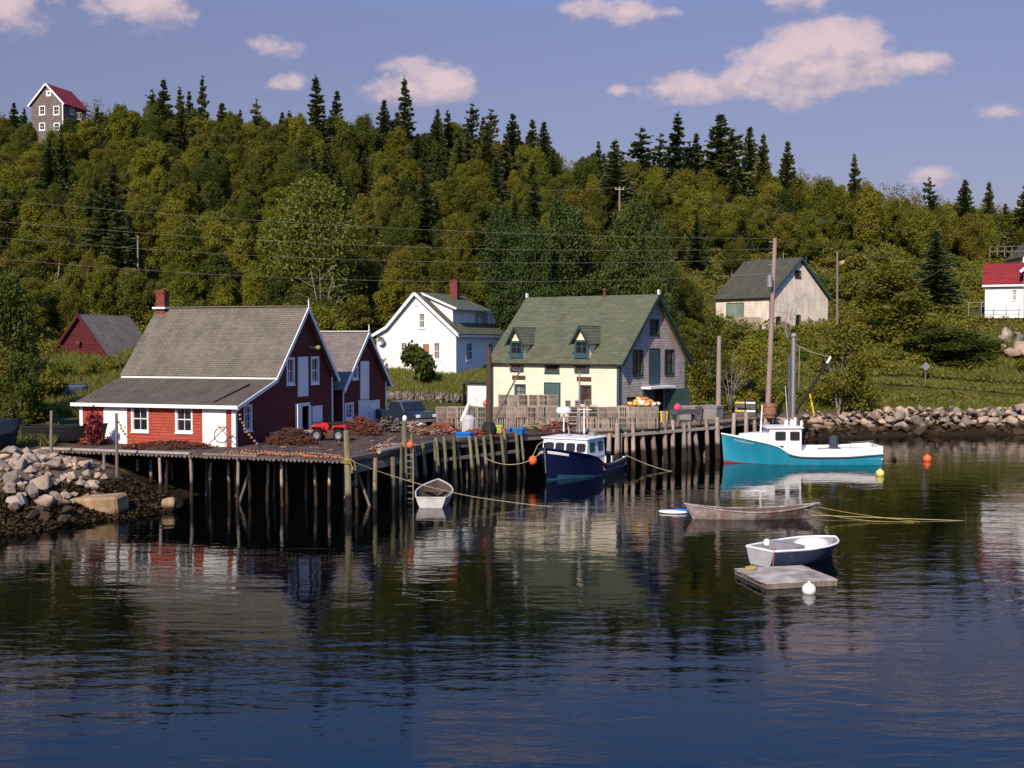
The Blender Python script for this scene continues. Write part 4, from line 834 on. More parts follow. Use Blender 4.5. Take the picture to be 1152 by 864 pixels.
gp = [D(131, 470, 61.0), D(136, 480, 61.4), D(142, 490, 61.8), D(152, 504, 62.0)]
bead_line('float_line', 'float line sagging from the thin pole before the left door', 'float line', gp, .06, .2, [M['cork'], M['rope_rust']])
hp = thing('hoop', 'round net hoop with crossed sticks leaning on the right white door', 'hoop', on_deck(250, 504.5))
k = MB(); k.path([(.42*math.cos(a), -.05 + .12*math.sin(a), .75 + .42*math.sin(a)) for a in np.linspace(0, 6.2832, 19)], .03, 5); k.build('ring', M['wood'], hp)
for s in (-1, 1): k = MB(); k.tube((.9*s, -.15, .03), (-.25*s, .12, 1.25), .025); k.build('stick', M['wood'], hp)
pk = MB(); a, b = D(302, 487.5, 67.4), D(356, 484.5, 68.2); beam(pk, a, b, .12, .14); tag(pk.build('plank', M['wood_pale']), 'long grey plank propped level across the rope heap', 'plank')

# quad bike
M['red_paint'] = mat('red_plastic', (.50, .012, .02), (.42, .01, .018), 3, .35, 0, spec=.5)
qb = thing('quad_bike', 'red quad bike parked in front of the barn doors', 'quad bike', on_deck(371, 496), R(176)); qb.scale = (1.05, 1.05, 1.2)
for sx, sy in ((.62, .42), (.62, -.42), (-.6, .42), (-.6, -.42)):
    k = MB(); k.lathe([(.16, -.12), (.27, -.13), (.31, -.08), (.31, .08), (.27, .13), (.16, .12)], (sx, sy, .31), 16, axis=1); o = k.build('wheel', M['black'], qb)
    k = MB(); k.lathe([(.02, -.125), (.17, -.135), (.17, .135), (.02, .125)], (sx, sy, .31), 12, axis=1); k.build('rim', M['steel'], o)
k = MB(); k.prism([(.95, -.2, .62), (.85, -.2, .8), (.45, -.2, .92), (.1, -.2, .88), (0, -.2, .7), (.1, -.2, .5), (.85, -.2, .5)], (0, .4, 0))
for sx in (.62, -.62):
    for s in (-1, 1): k.prism([(sx-.42, .2*s, .62), (sx-.3, .2*s, .76), (sx+.25, .2*s, .78), (sx+.42, .2*s, .6), (sx+.36, .2*s, .56), (sx+.22, .2*s, .7), (sx-.26, .2*s, .7), (sx-.37, .2*s, .58)], (0, .38*s, 0))
k.prism([(-.2, -.2, .6), (-.25, -.2, .78), (-.95, -.2, .8), (-1.0, -.2, .66)], (0, .4, 0)); k.build('bodywork', M['red_paint'], qb, bevel=.015)
k = MB(); k.prism([(.12, -.15, .8), (.05, -.15, .9), (-.3, -.15, .93), (-.7, -.15, .95), (-.75, -.15, .82)], (0, .3, 0)); k.build('seat', M['black'], qb, bevel=.02)
k = MB(); k.box((0, 0, .42), (1.2, .3, .28)); k.build('engine', M['iron'], qb)
k = MB(); k.path([(.25, -.38, 1.06), (.3, -.2, 1.1), (.38, 0, 1.0), (.3, .2, 1.1), (.25, .38, 1.06)], .02, 6); k.tube((.38, 0, 1.0), (.5, 0, .8), .03); k.build('handlebar', M['black'], qb)
for c in (.7, -.72):
    k = MB()
    for y in (-.28, -.1, .1, .28): k.tube((c-.24, y, .9), (c+.24, y, .9), .013, n=5)
    for x in (-.24, .24): k.tube((c+x, -.3, .9), (c+x, .3, .9), .015, n=5); k.tube((c+x, 0, .76), (c+x, 0, .9), .015, n=5)
    k.build('carrier_rack', M['black'], qb)
for s in (-1, 1): k = MB(); k.ball((.93, .13*s, .7), .07, n=8); k.build('headlight', M['boat_white'], qb)

# pickup truck
M['blue_truck'] = mat('dark_blue_paint', (.018, .030, .045), (.013, .022, .034), 1.5, .35, 0, spec=.5)
tk = thing('pickup_truck', 'dark blue pickup truck parked behind the red barn', 'truck', (*G(456, 478, 2.55)[:2], 2.45), R(-52))
k = MB(); prof = [(2.55, .42), (2.6, .95), (2.45, 1.08), (1.25, 1.15), (.75, 1.75), (-.55, 1.78), (-.75, 1.15), (-2.6, 1.12), (-2.65, .5)]
k.prism([(x, -.92, z) for x, z in prof], (0, 1.84, 0)); k.build('body', M['blue_truck'], tk, bevel=.05)
k = MB(); k.add([(1.2, -.78, 1.2), (1.2, .78, 1.2), (.8, .7, 1.7), (.8, -.7, 1.7)], [(0, 1, 2, 3)]); k.v = [(x+.035, y, z+.03) for x, y, z in k.v]; k.build('windscreen', M['glass'], tk)
for s in (-1, 1):
    k = MB(); k.add([(1.05, .925*s, 1.2), (.65, .925*s, 1.68), (-.45, .925*s, 1.68), (-.6, .925*s, 1.2)], [(0, 1, 2, 3)]); k.build('side_window', M['glass'], tk)
    k = MB(); k.box((2.61, .66*s, .86), (.05, .3, .2)); k.build('headlight', M['boat_white'], tk)
    for x in (1.65, -1.6):
        k = MB(); k.lathe([(.2, -.11), (.36, -.11), (.38, -.05), (.38, .06), (.34, .1), (.2, .1)], (x, .86*s, .38), 16, axis=1); o = k.build('wheel', M['black'], tk); k = MB(); k.lathe([(.02, -.11), (.2, -.12), (.2, .11), (.02, .1)], (x, .87*s, .38), 12, axis=1); k.build('rim', M['steel'], o)
k = MB()
for z in (.78, .86, .94): k.box((2.6, 0, z), (.06, 1.0, .04))
k.build('grille', M['steel'], tk); k = MB(); k.box((2.66, 0, .55), (.14, 1.84, .18)); k.build('bumper', M['steel'], tk)

# lobster traps
M['lath'] = mat('trap_lath', (.43, .335, .275), (.26, .205, .17), 3, .92, .003, 14, rnd=.4); M['net_dark'] = mat('trap_net_dark', (.05, .05, .04), (.025, .028, .022), 6, .95); M['net_green'] = mat('trap_net_green', (.05, .1, .075), (.03, .05, .04), 6, .95)
TW, TH, TDp = .64, .72, .44
def trap_proto(kind):
    o = thing('lobster_trap', 'x', 'lobster trap'); f = MB()
    for x in (-TW/2+.02, TW/2-.02):
        for y in (-TDp/2+.02, TDp/2-.02): f.box((x, y, TH/2), (.035, .035, TH))
    for z in (.02, TH/2, TH-.02):
        for y in (-TDp/2+.02, TDp/2-.02): f.box((0, y, z), (TW-.07, .03, .035))
        for x in (-TW/2+.02, TW/2-.02): f.box((x, 0, z), (.03, TDp-.07, .035))
    f.build('frame', M['lath'], o)
    s = MB(); nl = {0: 8, 1: 4, 2: 7, 3: 0}[kind]
    for i in range(nl):
        x = -TW/2 + TW*(i+.5)/nl
        if kind == 2 and random.random() < .25: continue
        for y in (-TDp/2-.006, TDp/2+.006): s.box((x + random.uniform(-.012, .012), y, TH/2), (.042, .012, TH-.01))
    for i in range(4):
        for x in (-TW/2-.006, TW/2+.006): s.box((x, -TDp/2 + TDp*(i+.5)/4, TH/2), (.012, .042, TH-.01))
    if kind == 3:
        for i in range(4): s.box((0, -TDp/2-.006, .06 + i*.25), (TW, .012, .04))
    s.build('lath', M['lath'], o)
    nt_ = MB(); nt_.box((0, 0, TH/2), (TW-.14, TDp-.14, TH-.1)); nt_.build('netting', M['net_green' if kind in (1,) else 'net_dark'], o)
    return o
protos = [trap_proto(k) for k in range(4)]; used = [False]*4
TG = 'lobster traps stacked along the wharf'; TC = [0]
def put_trap(k, loc, rz, label, sc=1):
    o = protos[k]
    if not used[k]: used[k] = True; o.location = loc; o.rotation_euler = (0, 0, rz); o.scale = (sc,)*3; o['label'] = label; o['group'] = TG
    else: o = dup(protos[k], loc, rz, sc, label, TG)
    return o
LB = ['close slatted wooden lobster trap in the long stack on the wharf', 'green netted open slatted lobster trap in the long stack', 'gap toothed wooden lobster trap in the long stack', 'open ladder framed lobster trap behind the navy boat']
def kindof(px):
    r = random.random()
    if 508 < px < 548: return 1 if r < .6 else 2
    if 636 < px < 672: return 3 if r < .7 else 2
    if 684 < px < 708: return 1 if r < .45 else 0
    return 0 if r < .68 else (2 if r < .9 else 1)
x = -4.75
while x < 9.9:
    px = CX + FPX*x/77.5
    for tier in range(2):
        if tier == 1 and (626 < px < 634): continue
        k = kindof(px); put_trap(k, (x + random.uniform(-.03, .03), 77.6 + random.uniform(-.06, .06), ZD + tier*(TH+.01)), random.uniform(-.05, .05), LB[k])
    x += TW + random.uniform(.02, .06)
for px0, px1, dep, tiers in ((566, 626, 79.2, 3), (700, 742, 78.6, 2)):
    x = (px0-CX)/FPX*dep
    while x < (px1-CX)/FPX*dep:
        for tier in range(tiers if px0 < 600 or px0 > 690 else 2):
            if px0 < 600 and tier == 0: pass
            k = 0 if random.random() < .7 else 2
            put_trap(k, (x, dep, ZD + tier*(TH+.01)), random.uniform(-.04, .04), 'slatted lobster trap in the taller rear stack under the warehouse windows' if px0 < 600 else 'slatted lobster trap in the rear row beneath the buoy pile')
        x += TW + .05
for px in (637, 645, 653, 661, 669): put_trap(3, ((px-CX)/FPX*78.6, 78.6, ZD + 2*(TH+.01) if False else ZD), 0, 'open ladder framed lobster trap in the row behind the stack')
for px in (639, 650, 661): put_trap(3, ((px-CX)/FPX*77.7, 77.7, ZD + 2*(TH+.012)), .05, 'open framed trap lying on top of the stack behind the boat mast', .55)
for i, px in enumerate((832, 838, 845)):
    for t_ in range(2): put_trap(2 if t_ else 3, ((px-CX)/FPX*88.2, 88.2, ZD + t_*(TH+.01)*.85), .1, 'dark lobster trap stacked on the pier end behind the teal boat', .85)

# buoy pile on top of the traps
bm_cols = {'orange': (.66, .20, .05), 'yellow': (.74, .50, .10), 'white': (.78, .72, .62), 'red orange': (.7, .1, .03)}
bp = {}
for cn, cc in bm_cols.items():
    o = thing('pot_buoy', f'{cn} pot buoy in the bright heap on top of the traps', 'buoy', (0, 0, -50)); k = MB(); k.lathe([(.03, -.22), (.11, -.17), (.14, -.05), (.14, .06), (.1, .16), (.04, .2)], (0, 0, 0), 10); k.build('float', mat('buoy_' + cn.replace(' ', '_'), cc, None, 4, .6), o, smooth=True)
    k = MB(); k.tube((0, 0, .18), (0, 0, .34), .015); k.build('spindle', M['wood'], o); bp[cn] = [o, False]
zt = ZD + 2*(TH+.01)
for lay, (n, sp_) in enumerate(((24, 1.0), (13, .66), (5, .32))):
    for j in range(n):
        c = random.choices(['orange', 'yellow', 'white', 'red orange'], [3, 4, 3, 1])[0]; q = random.random()*6.283; s = math.sqrt((j+.5)/n)
        loc = ((724-CX)/FPX*78.1 + 1.02*sp_*s*math.cos(j*2.4), 78.1 + .45*sp_*s*math.sin(j*2.4), zt + .14 + lay*.17); rot = (random.uniform(1.2, 1.9), random.uniform(-.4, .4), q)
        o, u = bp[c]
        if not u: bp[c][1] = True; o.location = loc; o.rotation_euler = rot; o['group'] = 'pot buoys heaped on the traps'
        else: dup(o, loc, sc=1, rot=rot, group='pot buoys heaped on the traps')

# tubs, totes, bins, loose floats
M['blue_tub'] = mat('blue_plastic', (.02, .16, .5), (.015, .13, .42), 2, .5); M['tote'] = mat('grey_tote', (.26, .245, .24), (.2, .19, .185), 1.5, .7, .002); M['tote_d'] = mat('dark_tote', (.1, .095, .1), (.07, .068, .07), 1.5, .7)
M['yellow_p'] = mat('yellow_plastic', (.75, .58, .03), (.6, .45, .03), 3, .5); M['orange_p'] = mat('orange_buoy', (.78, .13, .05), (.7, .11, .04), 2, .45); M['pink_p'] = mat('pink_buoy', (.78, .06, .12), (.68, .05, .1), 2, .45); M['green_p'] = mat('green_float', (.4, .5, .05), (.3, .4, .05), 3, .5)
def tub(label, c, w, d, h, m, rz=0, lid=False, inner='dark'):
    o = thing('fish_tub' if not lid else 'fish_tote', label, 'tub' if not lid else 'fish tote', c, rz); k = MB(); t = .05
    V = []; 
    for (z, ex) in ((0, -.05), (h, 0)):
        for sx, sy in ((-1, -1), (1, -1), (1, 1), (-1, 1)): V.append((sx*(w/2+ex), sy*(d/2+ex), z))
    k.add(V, [(0, 1, 5, 4), (1, 2, 6, 5), (2, 3, 7, 6), (3, 0, 4, 7), (3, 2, 1, 0)])
    V2 = [(sx*(w/2-t), sy*(d/2-t), h) for sx, sy in ((-1, -1), (1, -1), (1, 1), (-1, 1))]; V3 = [(x*.93, y*.93, .1) for x, y, z in V2]
    k.add(V[4:] + V2 + V3, [(0, 1, 5, 4), (1, 2, 6, 5), (2, 3, 7, 6), (3, 0, 4, 7), (4, 5, 9, 8), (5, 6, 10, 9), (6, 7, 11, 10), (7, 4, 8, 11), (8, 9, 10, 11)]); k.build('shell', M[m], o)
    r_ = MB(); 
    for y in (-d/2-.015, d/2+.015): r_.box((0, y, h-.06), (w+.06, .03, .07))
    for x_ in (-w/2-.015, w/2+.015): r_.box((x_, 0, h-.06), (.03, d, .07))
    r_.build('rim', M[m], o)
    if lid: q = MB(); q.box((0, 0, h+.05), (w+.08, d+.08, .1)); q.build('lid', M[m], o, bevel=.02)
    return o
tub('bright blue tub on the deck edge below the grey hoist', on_deck(523, 494), .95, .6, .42, 'blue_tub', R(-25)); tub('wide blue tub to the right of the mast foot', on_deck(581, 489), 1.0, .65, .42, 'blue_tub', R(-20))
tub('big closed grey fish tote at the pier corner', on_deck(801, 471.5), 1.35, 1.1, .95, 'tote', R(-38), True); tub('grey fish tote behind the workbench', on_deck(776, 472), 1.5, 1.1, .95, 'tote', R(-38), True)
tub('yellow bin between the traps and the workbench', on_deck(746.5, 478), .5, .45, .95, 'yellow_p', 0)
tub('yellow bucket shaped tub at the mast foot', on_deck(561, 487), .38, .38, .5, 'green_p', 0)
wb = thing('workbench', 'dark grey timber workbench standing on the pier edge', 'bench', on_deck(771, 478.5), R(-38)*-1)
k = MB(); k.box((0, 0, .95), (2.3, .8, .3)); k.build('bench_top', M['tote_d'], wb)
for sx, sy in ((-1, -1), (1, -1), (-1, 1), (1, 1)): k = MB(); k.box((sx*1.05, sy*.32, .4), (.12, .12, .8)); k.build('leg', M['wood'], wb)
k = MB(); k.box((0, 0, .2), (2.1, .1, .1)); k.build('stretcher', M['wood'], wb)
def ball_float(label, c, r, m, cat='buoy', name='buoy', group=None):
    o = thing(name, label, cat, c, 0, group); k = MB(); k.ball((0, 0, r), r, n=16); k.build('float', M[m], o, smooth=True); k = MB(); k.lathe([(r*.22, r*1.93), (r*.22, r*2.15), (r*.1, r*2.22)], (0, 0, 0), 8); k.build('eye', M[m], o); return o
ball_float('pink ball buoy resting on the grey tote lid', D(762, 458.5, 80.6) + Vector((0, 0, -.28)), .27, 'pink_p')
ball_float('orange ball float lying by the blue tub at the mast foot', on_deck(567, 490), .2, 'orange_p'); ball_float('small orange float hanging high on the mast', D(546.5, 457.5, 72.6), .2, 'orange_p'); ball_float('orange float wedged behind the ladder posts', D(461.5, 505, 60.6), .2, 'orange_p')
# hoist under a grey cover
hs = thing('hoist', 'grey white covered hoist with slanting spout on the deck', 'hoist', on_deck(527, 488)); k = MB(); k.lathe([(.42, 0), (.44, .5), (.42, .95), (.3, 1.15), (.05, 1.2)], (0, 0, 0), 9); k.v = [(x*random.uniform(.9, 1.08), y*.8, z) for x, y, z in k.v]; k.build('cover', mat('grey_tarp', (.5, .47, .47), (.4, .38, .38), 2, .8, .01, 5), hs)
k = MB(); k.path([(-.42, 0, .8), (-.1, 0, 1.6), (.02, 0, 1.95), (.18, 0, 1.85)], [.14, .12, .1, .07], 8); k.build('spout', M['boat_white'], hs); k = MB(); k.tube((.3, 0, .9), (.12, 0, 1.7), .05); k.build('stay', M['wood'], hs)
# mast derrick
dr_ = thing('derrick', 'dark timber derrick mast with slanting boom on the wharf', 'derrick', on_deck(550, 492)); k = MB(); top = D(550.5, 391, dr_.location.y).z - ZD
k.path([(0, 0, 0), (.03, 0, top*.5), (.02, 0, top)], [.24, .2, .15], 10); k.build('mast', mat('dark_mast', (.085, .055, .04), (.05, .035, .026), 2, .9, .006, 10), dr_)
k = MB(); e_ = D(585, 417, dr_.location.y) - dr_.location; k.tube((.25, -.1, .9), e_, .07, .05); k.build('boom', M['wood'], dr_); k = MB(); k.path([(0, -.12, top-.4), (.75, -.1, e_.z+.7), (e_.x-.35, -.05, e_.z+.05), e_], .02, 5); k.build('topping_line', M['wood'], dr_)
k = MB(); k.lathe([(.5, 0), (.46, .5), (.36, .8), (.25, .95)], (0, 0, 0), 10); k.v = [(x*random.uniform(.85, 1.1), y*random.uniform(.85, 1.1), z) for x, y, z in k.v]; k.build('foot', M['black'], dr_); k = MB(); k.box((.3, 0, top-.35), (.7, .04, .04)); k.build('spreader', M['iron'], dr_)
# pale junk pile by the truck
heap('gear_heap', 'jumbled heap of dark gear and white scraps beside the barn corner', 'gear heap', on_deck(440, 486), .9, .6, .9, 90, [M['black'], M['rope_dark'], M['steel'], M['black'], M['wood'], M['rope_dark'], M['wood_pale']], .04)
heap('gear_heap', 'pale heap of floats and sacks in front of the pickup truck', 'gear heap', on_deck(466, 485), .9, .6, .55, 60, [M['wood'], M['wood_pale'], M['net_orange'], M['wood'], M['tote'], M['boat_white']], .05)
for lab, px, py, s in (('white plastic sack slumped on the deck before the truck', 459, 481, .3), ('small white bundle on the deck right of the truck', 482, 479, .26)):
    o = thing('sack', lab, 'sack', on_deck(px, py)); k = MB(); k.ball((0, 0, s*.7), s, (1.3, .9, .75), 10); k.v = [(x*random.uniform(.85, 1.1), y, z*random.uniform(.85, 1.1)) for x, y, z in k.v]; k.build('bag', M['boat_white'], o); k = MB(); k.lathe([(.05, 0), (.1, .1), (.02, .14)], (0, 0, s*1.25), 7); k.build('neck', M['boat_white'], o)
bx = MB(); bx.box((0, 0, .2), (1.3, .9, .4)); 
for i in range(3): bx.box((0, -.46, .08 + i*.13), (1.3, .03, .09))
o = bx.build('crate', M['net_orange']); o.location = on_deck(497, 483); tag(o, 'low reddish slatted crate by the left end of the trap stack', 'crate')
# scattered scraps of twine, bait and bark on the boards
k = MB()
for _ in range(420):
    e = random.choices([0, 1], [6, 4])[0]
    if e == 0: px, py = random.uniform(300, 480), random.gauss(498, 6)
    else: px, py = random.uniform(470, 600), random.gauss(490, 4)
    p = on_deck(px, py)
    if not (p.y > 57.2 and p.y < 76): continue
    if geometry.intersect_point_tri_2d is None: pass
    if px < 390 and py > 515: continue
    a = random.random()*6.283; l = random.uniform(.05, .2); w = random.uniform(.02, .06); dx, dy = math.cos(a), math.sin(a); h = random.uniform(.02, .06)
    x_, y_ = p.x, p.y
    edge_ok = all((b_[0]-a_[0])*(y_-a_[1]) - (b_[1]-a_[1])*(x_-a_[0]) > .3 for a_, b_ in zip(EDGE[:4], EDGE[1:5]))
    if not edge_ok: continue
    k.add([(x_-dx*l-dy*w, y_-dy*l+dx*w, ZD+.01), (x_+dx*l-dy*w, y_+dy*l+dx*w, ZD+.01), (x_+dx*l*.6+dy*w, y_+dy*l*.6-dx*w, ZD+h), (x_-dx*l*.6+dy*w, y_-dy*l*.6-dx*w, ZD+h)], [(0, 1, 2, 3)], random.randrange(3))
tag(k.build('debris', [M['rope_rust'], M['cork_pale'], M['iron']], fix=False), 'reddish scraps of bark and twine strewn over the deck', kind='stuff')
# pier-end gear
br_ = thing('barrel', 'brown wooden barrel standing on the pier end behind the teal boat', 'barrel', (*D(866, 473, 88.0)[:2], ZD)); k = MB(); k.lathe([(.42, 0), (.5, .35), (.5, .7), (.42, 1.1)], (0, 0, 0), 14); k.build('staves', mat('barrel_wood', (.3, .15, .08), (.2, .1, .055), 3, .8), br_)
for z in (.25, .85): k = MB(); k.lathe([(.48, -.03), (.505, 0), (.48, .03)], (0, 0, z), 14); k.build('hoop', M['iron'], br_)
cr = thing('gear_rack', 'dark gear rack with yellow striped crates on the pier end', 'gear rack', (*D(839, 473, 87.0)[:2], ZD), R(-20))
for i in range(2):
    for j in range(2):
        k = MB(); k.box((-.4 + .8*j, 0, .45 + .62*i), (.72, .6, .5)); o = k.build('crate', M['tote_d'], cr, bevel=.03); q = MB(); q.box((-.4 + .8*j, -.31, .6 + .62*i), (.7, .03, .12)); q.build('stripe', M['yellow_p'] if j == 0 else M['boat_white'], o)
k = MB(); k.box((0, 0, .1), (1.7, .7, .18)); k.build('pallet', M['wood'], cr)
dm_ = thing('derrick', 'steel lobster hoist with twin masts and black boom on the far pier', 'derrick', (*D(892, 475, 89.5)[:2], ZD-.1)); y0 = 89.5
tz = D(892, 378, y0).z - ZD; k = MB(); k.tube((0, 0, 0), (0, 0, tz), .2, .19, 10); k.lathe([(.22, tz), (.26, tz+.08), (.2, tz+.3), (.05, tz+.36)], (0, 0, 0), 10); k.build('mast', M['steel'], dm_)
k = MB(); k.tube((-.3, 0, 0), (-.3, 0, tz-1.5), .13, .13, 8); k.build('side_mast', M['tote_d'], dm_)
e_ = D(934, 403, y0) - dm_.location; k = MB(); k.tube((.15, -.1, .4), e_, .11, .09); k.build('boom', M['black'], dm_); k = MB(); k.tube(e_ - Vector((.25, 0, .4)), e_ + Vector((.05, 0, .1)), .16, .14); k.build('boom_head', M['steel'], dm_)
k = MB(); k.path([(.05, 0, tz-.5), (1.2, 0, tz-1.1), e_ + Vector((-.1, 0, .1))], .035, 5); k.build('cable', M['wood_pale'], dm_); k = MB(); k.tube((.45, -.05, tz-.8), (.42, -.05, 2.2), .02); k.build('fall_line', M['rope'], dm_)
# yellow guy guard
gy = MB(); gy.tube(D(911, 443, 95), D(916, 467, 95), .07); tag(gy.build('guy_guard', M['yellow_p']), 'slanting yellow guy wire guard above the stone bank', 'guy guard')

# ------------------------------------------------------------------ poles and wires
M['pole'] = mat('pole_wood', (.33, .235, .2), (.24, .17, .145), 1.5, .9, .004, 10, stretch=(3, 3, .4))
M['wire'] = mat('wire', (.22, .20, .19), None, 3, .6)
def pole(label, bpx, bpy_, tpx, tpy, dep, r, arm=None, m='pole', cat='utility pole', name='utility_pole', transformer=False):
    b = D(bpx, bpy_, dep); b.z = min(b.z, hz1(b.x, b.y)); t = D(tpx, tpy, dep); o = thing(name, label, cat, b); v = t - b
    k = MB(); k.path([(0, 0, -.3), v*.5, v], [r*1.15, r, r*.8], 10); k.build('post', M[m], o)
    if arm:
        k = MB(); k.box((v.x, -.1, v.z-.35), (arm, .1, .12)); ob = k.build('crossarm', M[m], o)
        for s in (-.45, .45): q = MB(); q.lathe([(.04, 0), (.06, .08), (.03, .16)], (v.x + arm*s, -.1, v.z-.29), 8); q.build('insulator', M['boat_white'], ob)
    if transformer:
        k = MB(); tp = D(866, 317, dep-.5) - b; k.lathe([(.05, -.5), (.27, -.45), (.28, .4), (.2, .5), (.06, .62)], tp, 12); k.build('transformer', M['steel'], o)
        for zz in (.3, 1.2, 2.2): k = MB(); k.box((v.x*.98-.25, -.1, v.z-zz), (.55, .06, .06)); k.build('bracket', M[m], o)
    return o, t
U1, T1 = pole('tall leaning utility pole with a grey transformer in front of the pale hill house', 863, 470, 872, 268, 96, .2, transformer=True)
pole('short bare utility pole at the right corner of the warehouse', 808, 458, 809, 378, 89, .19)
pole('thin grey utility pole standing right of the pale hill house', 942, 358, 942, 283, 128, .13, m='wood')
pole('small white topped pole in the trees below the skyline spruces', 697, 240, 697, 210, 150, .12, arm=1.1, m='wood_pale')
pole('short pale pole among trees on the left slope', 155, 300, 155, 265, 122, .1, m='wood_pale')
def wire(label, a, b, sag, r=.009):
    a, b = Vector(a), Vector(b); pts = [a.lerp(b, s) - Vector((0, 0, 4*sag*s*(1-s))) for s in np.linspace(0, 1, 25)]
    k = MB(); k.path(pts, r, 5, caps=False); return tag(k.build('power_line', M['wire']), label, 'power line')
TL = [D(-260, 198, 88), D(-260, 222, 88), D(-260, 240, 88), D(-260, 262, 88)]
wire('topmost wire crossing the wooded slope left of the transformer pole', TL[0], T1 + Vector((0, -.2, -.05)), 1.1); wire('second wire from the top left of the transformer pole', TL[1], T1 + Vector((-.2, -.2, -.9)), 1.4)
wire('third wire from the top left of the transformer pole', TL[2], T1 + Vector((-.2, -.2, -1.7)), 1.6); wire('lowest wire passing just above the warehouse roof', TL[3], T1 + Vector((-.1, -.2, -2.9)), 1.9)
wire('upper wire running right from the transformer pole', T1 + Vector((.1, -.2, -.1)), D(1330, 315, 118), 1.0); wire('lower wire running right from the transformer pole', T1 + Vector((.1, -.2, -1.6)), D(1330, 398, 110), .8)
wire('high wire running right from the white topped pole', D(698, 211, 149.8), D(1330, 286, 150), 1.2); wire('faint high wire running left from the white topped pole', D(696, 211, 149.8), D(380, 205, 160), .8)
sg = thing('road_sign', 'back of a grey diamond road sign on a post by the gravel road', 'road sign', (*D(1041, 430, 113)[:2], hz1(*D(1041, 430, 113)[:2]))); zt_ = D(1041, 412, 113).z - sg.location.z
k = MB(); k.tube((0, 0, -.2), (0, 0, zt_), .07); k.build('post', M['wood'], sg); k = MB(); k.box((0, -.1, zt_), (.62, .03, .62), ry=R(45)); k.build('sign_plate', M['steel'], sg)
# rail and stone wall behind the truck
gr = thing('guard_rail', 'pale horizontal rail above the low stone wall behind the truck', 'rail', D(436, 449, 93)); b = D(504, 447, 93) - gr.location; k = MB(); beam(k, (0, 0, 0), b, .08, .16); k.build('rail', M['wood_pale'], gr)
for s in (.02, .34, .66, .98): k = MB(); p = b*s; k.box((p.x, .08, p.z-.5), (.12, .1, 1.2)); k.build('post', M['wood'], gr)
fn_ = thing('fence', 'pale post and rail fence beside the half seen house at far right', 'fence', D(1113, 277, 150)); b = D(1156, 276, 150) - fn_.location
for z in (-.1, -.7): k = MB(); beam(k, (0, 0, z), b + Vector((0, 0, z)), .05, .08); k.build('rail', M['wood'], fn_)
for s in np.linspace(.02, .98, 6): k = MB(); p = b*s; k.box((p.x, .06, p.z-.7), (.1, .1, 1.4)); k.build('post', M['wood'], fn_)
# ------------------------------------------------------------------ boats
def lerp(a, b, t): return a + (b-a)*t
def shell(ns, nt_, f):
    """grid of points f(s, t) for s stern..bow, t bottom..sheer, both sides mirrored"""
    V = []; idx = {}
    F = []; cols = 2*nt_ + 1
    for i in range(ns+1):
        for j in range(-nt_, nt_+1):
            p = f(i/ns, abs(j)/nt_); V.append((p[0], p[1]*(1 if j > 0 else -1 if j < 0 else 0), p[2]))
    for i in range(ns):
        for j in range(cols-1):
            a = i*cols + j; F.append((a, a+1, a+cols+1, a+cols))
    F.append(tuple(range(cols)))      # transom
    return V, F, cols
def sheer_path(ns, f, dz=0, inset=0):
    L = [Vector(f(i/ns, 1)) for i in range(ns+1)]
    return [Vector((p.x, p.y - inset, p.z + dz)) for p in L], [Vector((p.x, -p.y + inset, p.z + dz)) for p in L]
def hull_f(L, B, zsheer, bow_pow=2.2, z0=-.45, stern_w=.9, flare=1.2, rake=.2, mid=.45, deadrise=.8, tip=.02, rs=0):
    def f(s, t):
        hb = B/2*(lerp(stern_w, 1, min(1, s/mid)**.8) if s < mid else max(tip, 1 - ((s-mid)/(1-mid))**bow_pow))
        e = max(0, (s-.5)/.5); a = lerp(deadrise, .12, e**1.3); zs = zsheer(s)
        y = hb*(a + (1-a)*t**(lerp(.55, flare, e))) if t > 0 else 0
        if t <= 0: y = 0
        zb = z0 + max(0, e-.75)*.4
        z = zb + (zs-zb)*t
        return (-L/2 + L*s - (1-t)*rake*s**4 + (1-t)*rs*(1-s)**4, y, z)
    return f
M['teal'] = mat('teal_hull', (.012, .24, .36), (.01, .215, .33), 1.2, .4, .002, 20, spec=.5, stain=(.06, .26, .34), stain_amt=.6); M['navy'] = mat('navy_hull', (.006, .010, .045), (.008, .012, .05), 1.2, .3, .002, 20, spec=.5); M['boot_red'] = mat('red_bottom', (.22, .035, .03), (.16, .03, .025), 3, .7); M['boot_blue'] = mat('blue_bottom', (.02, .10, .17), (.02, .08, .14), 3, .6)
M['cabin_side'] = M['boat_white']
